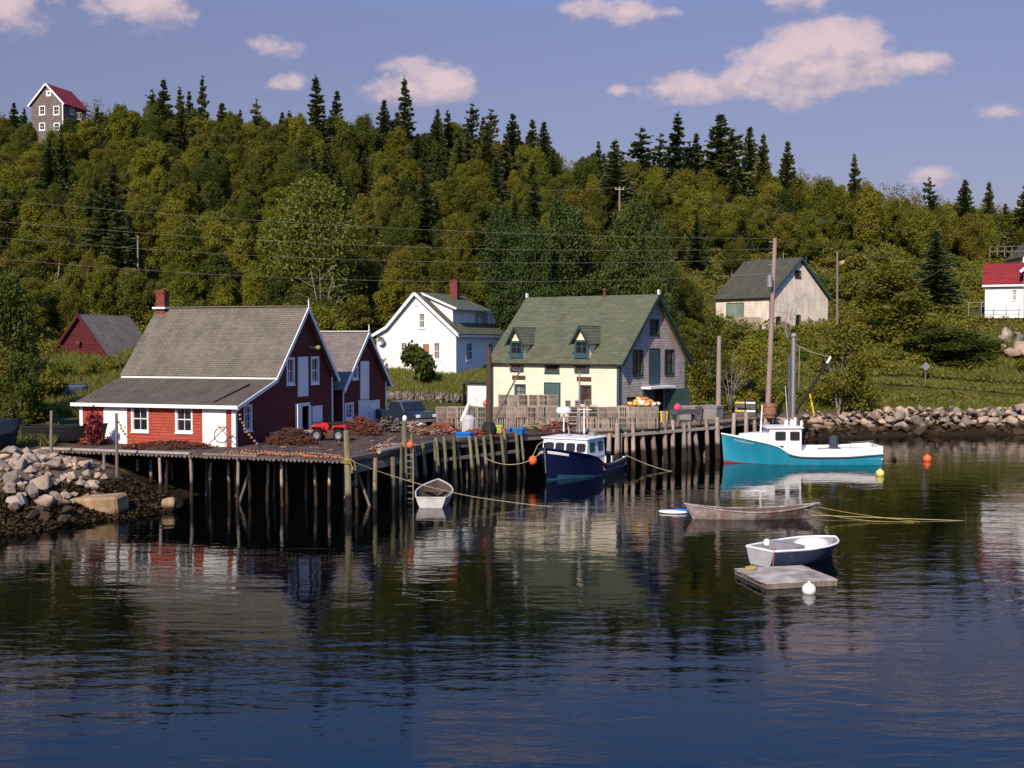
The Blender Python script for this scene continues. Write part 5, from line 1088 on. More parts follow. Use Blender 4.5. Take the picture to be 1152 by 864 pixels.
def fishing_boat(name, label, loc, rz, L, B, zs, hull_m, boot_m, boot_top, c):
    bt = thing(name, label, 'fishing boat', loc, rz); f = hull_f(L, B, zs, c.get('bp', 2.2), rake=c.get('rake', .2), flare=1.7)
    V, F, cols = shell(40, 9, f); k = MB(); k.add(V, F)
    for i, fc in enumerate(k.f):
        zc_ = sum(k.v[j][2] for j in fc)/len(fc); xc = sum(k.v[j][0] for j in fc)/len(fc); s = xc/L + .5
        k.m[i] = 1 if zc_ < boot_top(s) else 0
    h = k.build('hull', [hull_m, boot_m], bt, smooth=False)
    # stem band and rubbing stripes
    P_, S_ = sheer_path(40, f, 0, -.02)
    for side in (P_, S_):
        q = MB(); q.path([p + Vector((0, 0, -.02)) for p in side], .05, 6); q.build('gunwale', M['boat_white'] if c.get('wsheer') else hull_m, bt)
        lo, hi = c['stripe']; sg_ = [p + Vector((0, (.025 if p.y > 0 else -.025), -c['stripe_dz'])) for i, p in enumerate(side) if lo <= i/40 <= hi]
        if len(sg_) > 1: q = MB(); q.path(sg_, .035, 6); q.build('rubbing_strake', M['tote_d'], bt)
    # deck
    d = MB(); zd = c['deck_z']; n = 24; pts = []
    for i in range(n+1):
        s = i/n; x, y, z = f(s, 1); pts.append((x, max(.01, y-.03), zd(s)))
    d.add([(x, y, z) for x, y, z in pts] + [(x, -y, z) for x, y, z in pts], [(i, i+1, n+1+i+1, n+1+i) for i in range(n)]); d.build('deck', M['boat_white'], bt)
    # inner bulwark
    b = MB()
    for sgn in (1, -1):
        vv = []
        for i in range(n+1):
            s = i/n; x, y, z = f(s, 1); yy = max(.01, y-.1); vv += [(x, sgn*yy, zd(s)-.0), (x, sgn*yy, z+c.get('coam', lambda s: 0)(s)), (x, sgn*max(.01, y-.01), z+c.get('coam', lambda s: 0)(s)), (x, sgn*max(.01, y-.01), z-.03)]
        for i in range(n):
            for j in range(3): b.add([vv[i*4+j], vv[i*4+j+1], vv[i*4+4+j+1], vv[i*4+4+j]], [(0, 1, 2, 3)])
    xs_, ys_, zs_ = f(0, 1); cz = c.get('coam', lambda s: 0)(0); b.box((xs_+.05, 0, (zs_+cz+zd(0))/2), (.1, 2*ys_-.1, zs_+cz-zd(0))); b.build('bulwark', M['boat_white'], bt)
    return bt, f
def cab(mb, x0, x1, x0t, x1t, w, wt, z0, z1, mi=0):
    V = [(x, s*w/2, z0) for x in (x0, x1) for s in (-1, 1)] + [(x, s*wt/2, z1) for x in (x0t, x1t) for s in (-1, 1)]
    mb.add(V, [(0, 1, 3, 2), (4, 6, 7, 5), (0, 4, 5, 1), (2, 3, 7, 6), (0, 2, 6, 4), (1, 5, 7, 3)], mi)
def rwin(parent, O, U, V_, N, u0, u1, v0, v1, r=.06, m='glass', name='cabin_window'):
    """rounded window: pane in a raised rubber surround"""
    O, U, V_, N = Vector(O), Vector(U), Vector(V_), Vector(N)
    def loop(e, n_):
        L_ = []
        for cx_, cy_, a0 in ((u1-r, v1-r, 0), (u0+r, v1-r, 90), (u0+r, v0+r, 180), (u1-r, v0+r, 270)):
            for a in (0, 30, 60, 90): L_.append(O + U*(cx_ + (r+e)*math.cos(R(a0+a))) + V_*(cy_ + (r+e)*math.sin(R(a0+a))) + N*n_)
        return L_
    k = MB(); k.add(loop(0, .012), [tuple(range(16))]); 
    fr = MB(); a, b, c_ = loop(.035, .002), loop(.035, .022), loop(0, .022); d = loop(0, .013); n = 16
    fr.add(a + b + c_ + d, [(j*n+i, j*n+(i+1) % n, (j+1)*n+(i+1) % n, (j+1)*n+i) for j in range(3) for i in range(n)]); o = fr.build(name, M['tote_d'], parent); k.build('pane', M[m], o); return o

# ---- teal boat
xt = lambda px: 5.32 - (px-812)/16.25
def zs_t(s):
    x = -5.32 + 10.64*s
    return float(np.interp(x, [-5.4, -3, -1, .3, 1.0, 1.7, 2.4, 3.6, 5.4], [.80, .62, .60, .64, .78, 1.25, 1.46, 1.70, 2.05]))
tb, tf = fishing_boat('fishing_boat', 'teal fishing boat with white wheelhouse moored broadside at the pier end', G(898.5, 520.5, 0), R(180), 10.64, 3.3, zs_t, M['teal'], M['boot_red'], lambda s: -.1 + .62*max(0, s-.55),
    dict(deck_z=lambda s: .35 if s < .52 else zs_t(s)-.1, stripe=(0, .62), stripe_dz=.10, wsheer=True, coam=lambda s: .48 if s < .52 else 0, bp=2.4))
k = MB(); k.path([(x, tf(x/10.64+.5, .43)[1]*-1-.012, tf(x/10.64+.5, .43)[2]) for x in np.linspace(2.6, 5.25, 9)], .028, 5)
k.v = [(x, y, -.06 + .62*max(0, x/10.64-.05) + .03 + (z-z)) for x, y, z in k.v]; 
q = MB(); q.add([(x, s*w, z) for (x, w, z) in ((4.25, .42, 1.5), (3.2, .85, 1.4), (1.8, 1.05, 1.1), (4.05, .34, 2.0), (3.1, .72, 2.06), (1.8, .92, 2.1)) for s in (-1, 1)], [(6, 8, 9, 7), (8, 10, 11, 9), (0, 2, 8, 6), (2, 4, 10, 8), (1, 7, 9, 3), (3, 9, 11, 5), (0, 6, 7, 1)]); q.build('trunk_cabin', M['boat_white'], tb, bevel=0)
rwin(tb, (0, .93, 0), (-1, 0, 0), (0, -.15, 1), (0, 1, .1), -2.65, -2.2, 1.62, 1.80, .08, 'dark', 'porthole')
rwin(tb, (0, -.93, 0), (1, 0, 0), (0, .15, 1), (0, -1, .1), 2.2, 2.65, 1.62, 1.80, .08, 'dark', 'porthole')
q = MB(); cab(q, 1.3, .09, 1.3, .09, 2.22, 2.22, .3, 1.3); q.build('cabin_base', M['boat_white'], tb); q = MB(); cab(q, 2.6, .08, 2.2, .08, 2.265, 2.2, 1.25, 2.42); wh_ = q.build('wheelhouse', M['boat_white'], tb, bevel=.03)
q = MB(); q.box((1.22, 0, 2.48), (2.5, 2.45, .12)); q.build('roof', M['boat_white'], tb, bevel=.04)
for sgn, uu in ((1, (-1, 0, 0)), (-1, (1, 0, 0))):
    for x0, x1 in ((1.85, 1.2), (.85, .25)) if sgn > 0 else ((1.8, 1.1), (.75, .25)):
        a, b = (-x0, -x1) if sgn > 0 else (x1, x0)
        rwin(wh_, (0, sgn*1.1665, 0), uu, (0, -sgn*.0275, 1), (0, sgn, 0), a, b, 1.65, 2.2)
Vn = Vector((-.4, 0, 1.82)).normalized()
for y in (-.72, 0, .72): rwin(wh_, (2.6, y, .6), (0, -1, 0), Vn, Vector((.97, 0, .22)), -.3, .3, 1.1, 1.68)
# photographed side is the boat's +y... rotated 180 degrees, so +y faces the camera
lt = MB(); rr_ = random.Random(3)
for i, x in enumerate(np.linspace(4.55, 3.45, 9)):
    s = x/10.64+.5; t = .86; 
    a = Vector(tf(s, t)); b = Vector(tf(s-.012, t+.045 if i in (0, 4) else t+.025)); a.y += .015; b.y += .015; a.z -= .02
    lt.path([a, (a+b)/2 + Vector((.03, 0, .02)), b], .016, 4)
lt.build('name_lettering', M['boat_white'], tb)
k = MB(); k.tube((2.72, .3, 1.7), (2.6, .3, 4.0), .07, .045); k.build('foremast', M['boat_white'], tb); k = MB(); k.box((2.62, .3, 3.4), (.06, .7, .06)); k.build('crosstree', M['boat_white'], tb)
k = MB()
for x, y, h, r in ((.6, .4, .5, .12), (.2, -.3, .6, .1), (1.0, .5, .35, .16), (.75, -.5, .4, .14), (-.05, .5, .45, .1), (.4, .1, .35, .2)): k.lathe([(r*.7, 2.52), (r, 2.6), (r*.9, 2.52+h*.8), (r*.3, 2.52+h)], (x, y, 0), 9)
k.each('roof_gear', M['boat_white'], tb, 36); k = MB(); k.tube((.9, .6, 2.5), (1.1, .6, 5.3), .018); k.build('aerial', M['boat_white'], tb)
k = MB(); k.lathe([(.5, 0), (.52, .5), (.3, .62), (.3, 1.25), (.12, 1.4)], (-2.3, .75, .55), 10); k.v = [(x if z < .95 else x+.12, y, z) for x, y, z in k.v]; k.build('pot_hauler', mat('slate_cover', (.05, .065, .085), (.035, .05, .065), 2, .7), tb)
k = MB(); k.box((-3.6, 0, .75), (2.6, 1.5, .6)); k.build('deck_box', M['boat_white'], tb, bevel=.05); k = MB(); k.path([(-4.7, 1.2, 1.2), (-4.7, 1.2, 1.6), (-3.2, 1.2, 1.5), (-3.2, 1.2, 1.1)], .025, 5); k.build('rail', M['steel'], tb)
k = MB(); k.box((-1.45, 1.1, .85), (.8, .35, .55)); k.build('bait_box', M['wood_pale'], tb)

# ---- navy boat, bow on
bow = G(614, 541, 0); ang = math.atan2(-6.9, -3.75); Ln = 8.6
cen = bow - Vector((math.cos(ang), math.sin(ang), 0))*(Ln/2-.2)
def zs_n(s):
    x = s*Ln - Ln/2
    return float(np.interp(x, [-4.3, -2, -.6, .1, .7, 1.4, 4.3], [.82, .66, .68, .85, 1.2, 1.38, 2.0]))
nb, nf = fishing_boat('fishing_boat', 'dark navy fishing boat with white cabin moored bow first at the wharf', cen, ang, Ln, 3.8, zs_n, M['navy'], M['boot_blue'], lambda s: .02 + .34*max(0, s-.35),
    dict(deck_z=lambda s: .3 if s < .46 else zs_n(s)-.06, stripe=(0, .5), stripe_dz=.06, bp=3.0, rake=.35, coam=lambda s: 0))
q = MB(); cab(q, .4, -1.09, .4, -1.09, 3.05, 3.05, .28, 1.2); q.build('cabin_base', M['boat_white'], nb); q = MB(); cab(q, 1.66, -1.1, 1.45, -1.1, 3.11, 3.0, 1.18, 2.3); cb = q.build('cabin', M['boat_white'], nb, bevel=.03); q = MB(); q.box((.15, 0, 2.35), (2.85, 3.25, .09)); q.build('roof', M['boat_white'], nb, bevel=.03)
Vn = Vector((-.30, 0, 1.6)).normalized()
for y in (1.13, .42, -.32, -1.03): rwin(cb, (1.75, y, .7), (0, 1, 0), Vn, Vector((.98, 0, .19)), -.28, .28, .9, 1.38, .1)
rwin(cb, (0, 1.61, 0), (-1, 0, 0), (0, -.0469, 1), (0, 1, 0), -1.15, -.45, 1.55, 2.08); rwin(cb, (0, 1.61, 0), (-1, 0, 0), (0, -.0469, 1), (0, 1, 0), .1, .75, 1.55, 2.08)
rwin(cb, (0, -1.61, 0), (1, 0, 0), (0, .0469, 1), (0, -1, 0), .45, 1.15, 1.55, 2.08, m='curtain'); rwin(cb, (0, -1.61, 0), (1, 0, 0), (0, .0469, 1), (0, -1, 0), -.75, -.1, 1.55, 2.08)
for sgn in (1, -1):
    k = MB(); pts = [Vector(nf(s, .9)) for s in (np.linspace(.985, .86, 6) if sgn > 0 else np.linspace(.985, .83, 6))]; off = Vector((.0, .02, 0)); ht = .16
    vv = []
    for p in pts: vv += [(p.x+.012, sgn*(p.y+.018), p.z-ht*.5), (p.x+.012, sgn*(p.y+.022), p.z+ht*.5)]
    k.add(vv, [(2*i, 2*i+2, 2*i+3, 2*i+1) for i in range(5)]); nbd = k.build('name_board', M['boat_white'], nb)
    g_ = MB()
    for i in range(9):
        q = lerp(.08, .9, i/8)*5; a = int(min(4, q)); w = q-a; lo = Vector(vv[2*a]).lerp(Vector(vv[2*a+2]), w); hi = Vector(vv[2*a+1]).lerp(Vector(vv[2*a+3]), w); o_ = Vector((.006, sgn*.006, 0))
        g_.path([lo.lerp(hi, .3)+o_, lo.lerp(hi, .55)+o_ + Vector((.02, 0, 0)), lo.lerp(hi, .72)+o_], .011, 4)
    g_.build('name_lettering', M['tote_d'], nbd)
k = MB(); k.tube((4.2, 0, 1.7), (4.22, 0, 2.3), .09, .08); k.build('bow_post', M['black'], nb); k = MB(); k.path([Vector(nf(1, t)) + Vector((.04, 0, 0)) for t in (.35, .6, .85, 1.0)], .035, 5); k.build('stem_band', M['steel'], nb)
k = MB(); k.tube((-.4, .1, 2.6), (-.4, .1, 6.4), .085, .05); k.build('mast', M['steel'], nb); k = MB(); k.tube((.3, .75, 2.6), (.3, .75, 4.2), .05); k.tube((.3, .35, 4.1), (.3, 1.25, 4.1), .03); k.build('antenna_post', M['boat_white'], nb)
k = MB(); k.lathe([(.42, 3.75), (.5, 3.85), (.46, 4.1), (.2, 4.2)], (-.4, -1.0, 0), 14); k.tube((-.4, -1.0, 2.6), (-.4, -1.0, 3.8), .05); k.build('radar_dome', M['boat_white'], nb)
k = MB(); k.box((-.7, .9, 2.52), (.5, .4, .25)); k.build('roof_locker', M['tote'], nb); k = MB(); k.tube((.2, -.3, 2.38), (.0, -.5, 3.0), .06); k.build('exhaust', M['tote'], nb); k = MB(); k.box((-2.3, -.5, .75), (1.2, .9, .8)); k.build('engine_box', M['boat_white'], nb, bevel=.04); k = MB(); k.tube((-2.0, -1.2, .5), (-1.7, -1.2, 1.6), .04); k.path([(-3.4, -1.3, .7), (-3.3, -1.35, 1.1), (-3.0, -1.4, 1.15)], .04, 5); k.build('davit', M['black'], nb)
k = MB(); k.box((-1.12, -1.1, 1.5), (.08, .5, 1.9)); k.build('door_panel', M['tote'], nb)
ball_float('large orange red fender ball at the navy boat bow', G(603, 520.5, 0) + Vector((0, 0, 0)), .01, 'orange_p') if False else None
fbl = thing('fender', 'large orange red fender ball hanging beside the navy bow', 'fender', D(599.5, 518, 69.2)); k = MB(); k.ball((0, 0, 0), .26, (1, 1, 1.15), 16); k.build('float', M['orange_p'], fbl, smooth=True); k = MB(); k.path([(0, 0, .28), (.3, .4, .9), (.9, .6, 1.25)], .02, 5); k.build('lanyard', M['rope'], fbl)

# ---- small open boats
M['dinghy_white'] = mat('worn_white_paint', (.55, .52, .50), (.42, .40, .38), 3, .7, .003, stain=(.3, .26, .22), stain_amt=.4); M['inside'] = mat('boat_inside', (.10, .075, .055), (.06, .045, .035), 3, .85); M['dory_paint'] = mat('flaking_grey_paint', (.40, .36, .345), (.20, .165, .15), 4.5, .85, .004, stain=(.17, .06, .04), stain_amt=1.0); M['skiff_blue'] = mat('slate_blue_paint', (.042, .056, .105), (.032, .044, .082), 2.5, .6, .003, stain=(.14, .14, .16), stain_amt=.3)
M['lap_pale'] = mat('pale_lap_paint', (.42, .40, .42), (.34, .33, .35), 2, .6)
def open_boat(label, loc, rz, L, B, zsh, om, im, gm, z0=-.12, thick=.05, nthw=3, bp=2.0, sw=.75, floor=.05, dr=.55, name='rowing_boat', rake=.3, tip=.03, mid=.42, lap=0, flare=1.0, rs=0):
    o = thing(name, label, 'rowing boat', loc, rz); f = hull_f(L, B, zsh, bp, z0, sw, flare, rake, mid, dr, tip, rs)
    V, F, cols = shell(24, 8, f); k = MB().add(V, F)
    if lap:
        for i, v in enumerate(k.v):
            j = abs(i % cols - 8)
            if j % 2 == 1 and 0 < j < 8: k.v[i] = (v[0], v[1]*1.012 + (.010 if v[1] > 0 else -.012), v[2]-.01)
    k.m[-1] = 1 if isinstance(om, list) else 0
    k.build('hull', om, o)
    g = lambda s, t: (lambda p: (p[0] + (.06 if s < .02 else -.08 if s > .97 else 0), max(.004, p[1]-thick), max(p[2], floor)))(f(min(max(s, .0), 1), t))
    V, F, cols = shell(24, 8, g); q = MB().add(V, [fc[::-1] for fc in F]); q.build('interior', im, o, fix=False)
    for side in sheer_path(24, f, 0, thick/2): w = MB(); w.path(side, .045, 6); w.build('gunwale', gm, o)
    x, y, z = f(0, 1); w = MB(); w.box((x+.02, 0, z-.005), (.09, 2*y, .07)); w.build('transom_cap', gm, o)
    for i in range(nthw):
        s = lerp(.22, .72, i/max(1, nthw-1)); x, y, z = f(s, .78); w = MB(); w.box((x, 0, z-.06), (.26, 2*y-.1, .04)); w.build('thwart', im if i else gm, o)
    return o, f
o, f = open_boat('worn white dinghy riding stern on beside the wharf pilings', G(489, 566, 0) + Vector((0, 0, 0)), math.atan2(1, .05), 3.4, 1.95, lambda s: .52 + .62*max(0, s-.1)**1.6, M['dinghy_white'], M['inside'], M['dinghy_white'], nthw=2, sw=.76, bp=2.3, dr=.6)
o, f = open_boat('long weathered grey dory with flaking rusty paint lying broadside', G(846, 583, 0), R(2), 6.45, 1.6, lambda s: .38 + 1.35*(s-.5)**2, M['dory_paint'], M['inside'], M['dory_paint'], nthw=4, sw=.07, bp=2.1, dr=.5, mid=.5, rake=.75, rs=.45)
ang = R(33); c_ = G(858, 636, 0) + Vector((math.cos(ang), math.sin(ang), 0))*1.9
sk, f = open_boat('slate blue lapstrake skiff with a white cover heaped in its bow', c_, ang, 4.1, 2.15, lambda s: .56 + .08*(1-s) + .26*max(0, s-.3)**1.5, [M['skiff_blue'], M['lap_pale']], M['tote'], M['boat_white'], nthw=2, sw=.66, bp=3.6, dr=.5, lap=0, rake=.2, floor=.1)
k = MB(); k.ball((.7, 0, .5), .62, (1.3, 1.0, .55), 16); k.build('engine_cover', M['boat_white'], sk, smooth=True); k = MB(); k.box((-.7, -.05, .58), (.5, 1.4, .32)); k.build('thwart_box', M['tote'], sk, bevel=.02)
k = MB(); k.lathe([(.09, .75), (.12, .8), (.12, .95), (.05, 1.0)], (-1.8, -.1, 0), 8); k.build('stern_post', M['boat_white'], sk)
k = MB(); a = Vector((-2.0, -.68, .62)); k.path([a + Vector((.3, .2, .12)), a + Vector((-.05, -.04, .03)), a + Vector((-.1, -.05, -.5)), a + Vector((-.2, -.2, -.72))], .022, 5); k.build('painter', mat('red_rope', (.4, .1, .07), None, 5, .9), sk)
wb2 = MB(); 
fl = thing('mooring_float', 'square weathered plank float in front of the skiff', 'float', (9.55, 40.2, 0), R(13))
k = MB(); k.box((0, 0, .1), (2.6, 2.6, .17)); k.build('frame', M['wood'], fl)
k = MB()
for i in range(9): k.box((0, -1.3 + 2.6*(i+.5)/9, .205 + random.uniform(0, .01)), (2.7 + random.uniform(-.05, .05), .268, .04), rz=random.uniform(-.012, .012))
k.build('planking', mat('bleached_plank', (.50, .42, .36), (.30, .25, .21), 1.6, .9, .004, 12, stain=(.12, .1, .08), stain_amt=.6), fl); k = MB()
for x_ in (-1.2, 1.2): k.tube((x_, -1.25, -.12), (x_, 1.25, -.12), .15)
k.build('log_floats', M['pile_dark'], fl); k = MB(); k.path([(-.85 + .2*math.cos(a), .9 + .12*math.sin(a), (.25 + .03*a/6)) for a in np.linspace(0, 16, 30)], .03, 5); k.build('rope_coil', M['rope_y'], fl)
bl = thing('raft', 'low white and blue raft half awash at the dory stern', 'raft', G(757, 577, 0), R(-14)); bl.scale = (.72, .72, .72); k = MB(); k.lathe([(.02, -.05), (.7, -.04), (.85, .06), (.8, .15), (.02, .2)], (0, 0, 0), 16); k.v = [(x*1.15, y*.62, z) for x, y, z in k.v]; k.build('shell', M['boat_white'], bl); k = MB(); k.box((.55, .25, .2), (1.1, .5, .08)); k.build('blue_cover', M['blue_tub'], bl, bevel=.02)
# floating buoys
M['pale_yellow'] = mat('pale_yellow_buoy', (.72, .62, .16), (.6, .52, .14), 3, .5)
def water_buoy(label, px, py, r, m): p = G(px, py, 0); return ball_float(label, (p.x, p.y, -r*.55), r, m)
water_buoy('pale yellow ball buoy floating off the teal stern', 990, 535, .27, 'pale_yellow')
water_buoy('red ball buoy floating farthest right', 1043, 518.5, .30, 'orange_p'); water_buoy('white ball buoy against the plank float', 910, 667, .235, 'boat_white'); water_buoy('dark low mooring buoy right of the teal stern', 1006, 517.5, .16, 'dark')
# mooring lines
def line(label, pts, r=.02, m='rope'):
    P_ = [Vector(p) for p in pts]; out = []
    for i in range(len(P_)-1):          # Catmull-Rom through the points
        p0, p1, p2, p3 = P_[max(i-1, 0)], P_[i], P_[i+1], P_[min(i+2, len(P_)-1)]
        for t in np.linspace(0, 1, 9)[:-1 if i < len(P_)-2 else None]:
            out.append(.5*((2*p1) + (p2-p0)*t + (2*p0-5*p1+4*p2-p3)*t*t + (-p0+3*p1-3*p2+p3)*t**3))
    k = MB(); k.path(out, r, 5); return tag(k.build('mooring_line', M[m]), label, 'rope')
line('long pale rope sagging from the corner post across the harbour', [mt, D(440, 535, 57), D(500, 552, 57.5), D(560, 563, 58), D(640, 571, 58.3), D(770, 573.5, 58), G(900, 579, .1), G(1060, 585, .03), G(1120, 587, -.15)], .016, 'rope')
line('yellow rope curving from the dory bow to the water', [D(921, 570.5, 54.2), D(950, 576, 54), G(990, 582, .1), G(1035, 587, .03)], .013, 'rope_y'); line('second yellow rope trailing along the dory side', [D(905, 573, 53.7), D(940, 581, 53.5), G(980, 586, .06), G(1028, 587.5, .03)], .013, 'rope_y')
line('dark rope slung from the pilings to the navy bow', [D(545, 515, 69), D(560, 521, 69), D(578, 522.5, 69), D(596, 518, 69), D(612, 507, 69.4)], .022, 'rope')
line('rope running from the navy stern to the pier', [D(704, 512, 74.6), D(730, 523, 74.5), D(760, 531, 74), D(800, 533, 75), D(830, 532, 77)], .018, 'rope')
# upturned skiff in the grass and hauled out boats on the left bank
us = thing('upturned_boat', 'grey upturned skiff with pale keel lying in the grass by the red shed', 'boat', (*D(85, 432, 88)[:2], hz1(*D(85, 432, 88)[:2]) + .05), R(68)); f = hull_f(3.0, 1.75, lambda s: .75, 2.2, -.1, .85, 1, .2, .45, .6)
V, F, cols = shell(20, 7, f); k = MB().add([(x, y, .75-z) for x, y, z in V], F); k.build('hull', mat('weathered_grey_hull', (.13, .13, .15), (.09, .09, .105), 3, .8), us); k = MB(); beam(k, (-1.5, 0, .87), (1.2, 0, .87), .07, .1); k.build('keel', M['wood_pale'], us)
hb_, f = open_boat('dark hauled out boat lying behind the left end of the wharf', D(75, 497, 66) * 1, R(6), 4.6, 1.8, lambda s: .8 + .4*(s-.4)**2, M['black'], M['dark'], M['black'], nthw=2, name='hauled_boat'); hb_.location.z = hz1(hb_.location.x, hb_.location.y)+.1
gb_ = thing('upturned_boat', 'dark blue green upturned boat at the left edge of the photo', 'boat', (*D(-6, 500, 62)[:2], 2.3), R(75)); f = hull_f(4.2, 2.0, lambda s: 1.2, 2.2, -.25, .9, 1, .3, .45, .65)
V, F, cols = shell(20, 7, f); k = MB().add([(x*.9 , y, 1.3 - z + .12*x) for x, y, z in V], F); k.v = [(x, y*math.cos(.5) - (z-.6)*math.sin(.5), .9 + y*math.sin(.5) + (z-.6)*math.cos(.5)) for x, y, z in k.v]; k.build('hull', mat('blue_green_hull', (.012, .02, .024), (.009, .015, .018), 3, .7), gb_); k = MB(); k.box((0, .2, .35), (2.4, .5, .7)); k.build('cradle', M['pile_dark'], gb_)
# ------------------------------------------------------------------ rocks
M['rock'] = mat('shore_rock', (.44, .315, .22), (.28, .2, .145), 1.3, .9, .03, 7, stain=(.22, .18, .15), stain_amt=.6, wet=(.95, (.05, .03, .015), .9), rnd=.25)
M['rock_b'] = mat('grey_shore_rock', (.31, .25, .205), (.2, .16, .13), 1.3, .9, .03, 7, stain=(.15, .13, .11), stain_amt=.6, wet=(.85, (.045, .03, .016), .9), rnd=.3)
M['rock_tan'] = mat('tan_block', (.40, .27, .15), (.28, .17, .085), 1.6, .9, .03, 6, stain=(.13, .1, .07), stain_amt=.5, wet=(.35, (.035, .022, .012), .5))
rk_ = random.Random(5)
def rock_mesh(sx, sy, sz, n=15, m='rock'):
    bm = bmesh.new()
    for _ in range(n):
        v = Vector((rk_.gauss(0, 1), rk_.gauss(0, 1), rk_.gauss(0, 1))).normalized(); v = Vector((v.x*sx, v.y*sy, v.z*sz))*rk_.uniform(.82, 1.05); bm.verts.new(v)
    bmesh.ops.convex_hull(bm, input=bm.verts[:]); 
    for v in [v for v in bm.verts if not v.link_faces]: bm.verts.remove(v)
    bmesh.ops.bevel(bm, geom=bm.edges[:], offset=min(sx, sy, sz)*.07, segments=1, affect='EDGES')
    me = bpy.data.meshes.new('boulder'); bm.to_mesh(me); bm.free(); me.materials.append(M[m]); set_uv(me); return me
RM = [rock_mesh(rk_.uniform(.45, .62), rk_.uniform(.4, .55), rk_.uniform(.28, .46), rk_.randrange(10, 16), 'rock' if i % 3 else 'rock_b') for i in range(14)]
def rock(loc, s, label, group, rot=None, me=None):
    o = bpy.data.objects.new('boulder', me or rk_.choice(RM)); COL.objects.link(o); o.location = loc; o.scale = (s, s, s); o.rotation_euler = rot or (rk_.uniform(-.5, .5), rk_.uniform(-.5, .5), rk_.random()*6.28); return tag(o, label, 'boulder', group)
# left bank
lb = [(12, 522, 1.3), (42, 521, 1.0), (70, 528, 1.2), (95, 532, .9), (20, 545, 1.5), (45, 555, 1.5), (60, 540, 1.3), (30, 533, 1.0), (8, 560, 1.5), (52, 566, 1.6), (80, 544, 1.0), (28, 570, 1.3), (5, 535, 1.3), (103, 545, 1.0), (72, 556, .9), (35, 548, .9), (85, 535, .8), (60, 520, .8), (6, 515, 1.1), (30, 515, .8), (15, 575, 1.4), (50, 578, 1.1), (110, 537, .6), (22, 558, 1.0), (64, 530, .9), (3, 548, 1.3), (40, 540, .8), (58, 552, 1.2), (75, 570, 1.0), (18, 538, .9), (66, 562, 1.2), (38, 562, 1.3), (88, 560, .7), (12, 584, 1.5), (34, 584, 1.2), (70, 582, .9), (98, 538, .7), (52, 512, .8), (20, 528, .7), (78, 536, .7), (-25, 540, 1.6), (-40, 560, 1.6), (-20, 520, 1.4), (95, 552, .8), (45, 530, .9)]
lb += [(rk_.uniform(-8, 104), rk_.triangular(506, 588, 540), rk_.uniform(.35, .95)) for _ in range(52)]
for px, py, s in lb:
    if px > 75 and py < 520: continue
    if 84 < px and py > 550: continue
    dep = float(np.interp(py, [505, 520, 540, 560, 580], [61.5, 60, 57, 54, 51.8])); p = D(px, py, dep); g = hz1(p.x, p.y)
    rock((p.x, p.y, max(g + .12, p.z - .1)), s*rk_.uniform(.6, .95), 'large pale boulder' + (' high on' if py < 540 else ' low on') + ' the left bank beside the wharf', 'boulders on the left bank')
for k_, (x_, y_, z_) in enumerate(((0, .1, -.55), (.9, -.2, -.5), (-1, .1, -.5))): pass
blk = MB(); blk.box((0, 0, 0), (2.5, 1.3, 1.15)); p = D(111, 569, 54.9); o = blk.build('stone_block', M['rock_tan'], bevel=.12); o.location = (p.x, p.y, .42); o.rotation_euler = (R(3), R(-4), R(-8)); tag(o, 'big squared tan stone block at the water edge under the pilings', 'stone block')
p = G(193, 572, .1); rock((p.x, p.y, .25), .95, 'lone tan boulder standing in the water under the wharf', None, me=rock_mesh(.75, .5, .5, 16, 'rock_tan')); p = D(103, 545, 59.5); rock((p.x, p.y, 1.3), 1.0, 'rounded brown boulder in the shade under the wharf end', None, me=rock_mesh(.55, .5, .55, 18, 'rock_tan'))
# far revetment: boulders along the shore from behind the pier to the right edge
seg = [(23.5, 93.5), (27, 98.6), (36, 101.6), (50, 103.1), (64, 101.8)]
cnt = 0; L_ = []
for a, b in zip(seg[:-1], seg[1:]):
    a, b = Vector(a), Vector(b); t = (b-a).normalized(); n = Vector((-t.y, t.x)); q = 0
    while q < (b-a).length: L_.append((a + t*q, n)); q += .86
rk_.shuffle(L_)
for p, n in L_:
    for row in range(5):
        if cnt >= 225: break
        if row in (0,) and rk_.random() < .5: continue
        d = .5 + row*.72 + rk_.uniform(-.25, .25); x, y = p.x + n.x*d + rk_.uniform(-.3, .3), p.y + n.y*d; u = CX + FPX*x/y
        if u > 1185: continue
        hump = float(np.interp(u, [880, 930, 980, 1020, 1100, 1150], [.0, .05, .45, .65, .5, .55]))
        z = hz1(x, y) + hump*min(1, row/3) + rk_.uniform(-.05, .12); s = rk_.choice([.6, .75, .9, 1.1, 1.5]) * (1.05 if u > 1000 else .9)
        rock((x, y, z), s, ('pale boulder near the top' if row > 3 else 'boulder in the middle' if row > 1 else 'dark wet boulder at the foot') + ' of the stone bank ' + ('behind the teal boat' if u < 985 else 'beyond the red buoy' if u < 1075 else 'past the road sign'), 'boulders of the far stone bank'); cnt += 1
for px, py, dep, s in ((935, 240, 158, 1.8), (948, 241, 158, 1.9), (1135, 360, 122, 2.0), (1143, 372, 119, 2.1), (1149, 383, 117, 2.2), (1130, 370, 120, 1.5), (1148, 364, 121, 1.8), (1140, 392, 116, 1.6), (1155, 393, 116, 2.0), (1126, 382, 118, 1.3)):
    p = D(px, py, dep); rock((p.x, p.y, hz1(p.x, p.y) + .25 + (.5 if py > 300 else 0)), s, 'pale rock outcrop showing through the scrub on the upper slope' if py < 300 else 'pale rock of the outcrop below the red roofed house', 'pale outcrops on the slope' if py < 300 else 'rocks below the red roofed house')
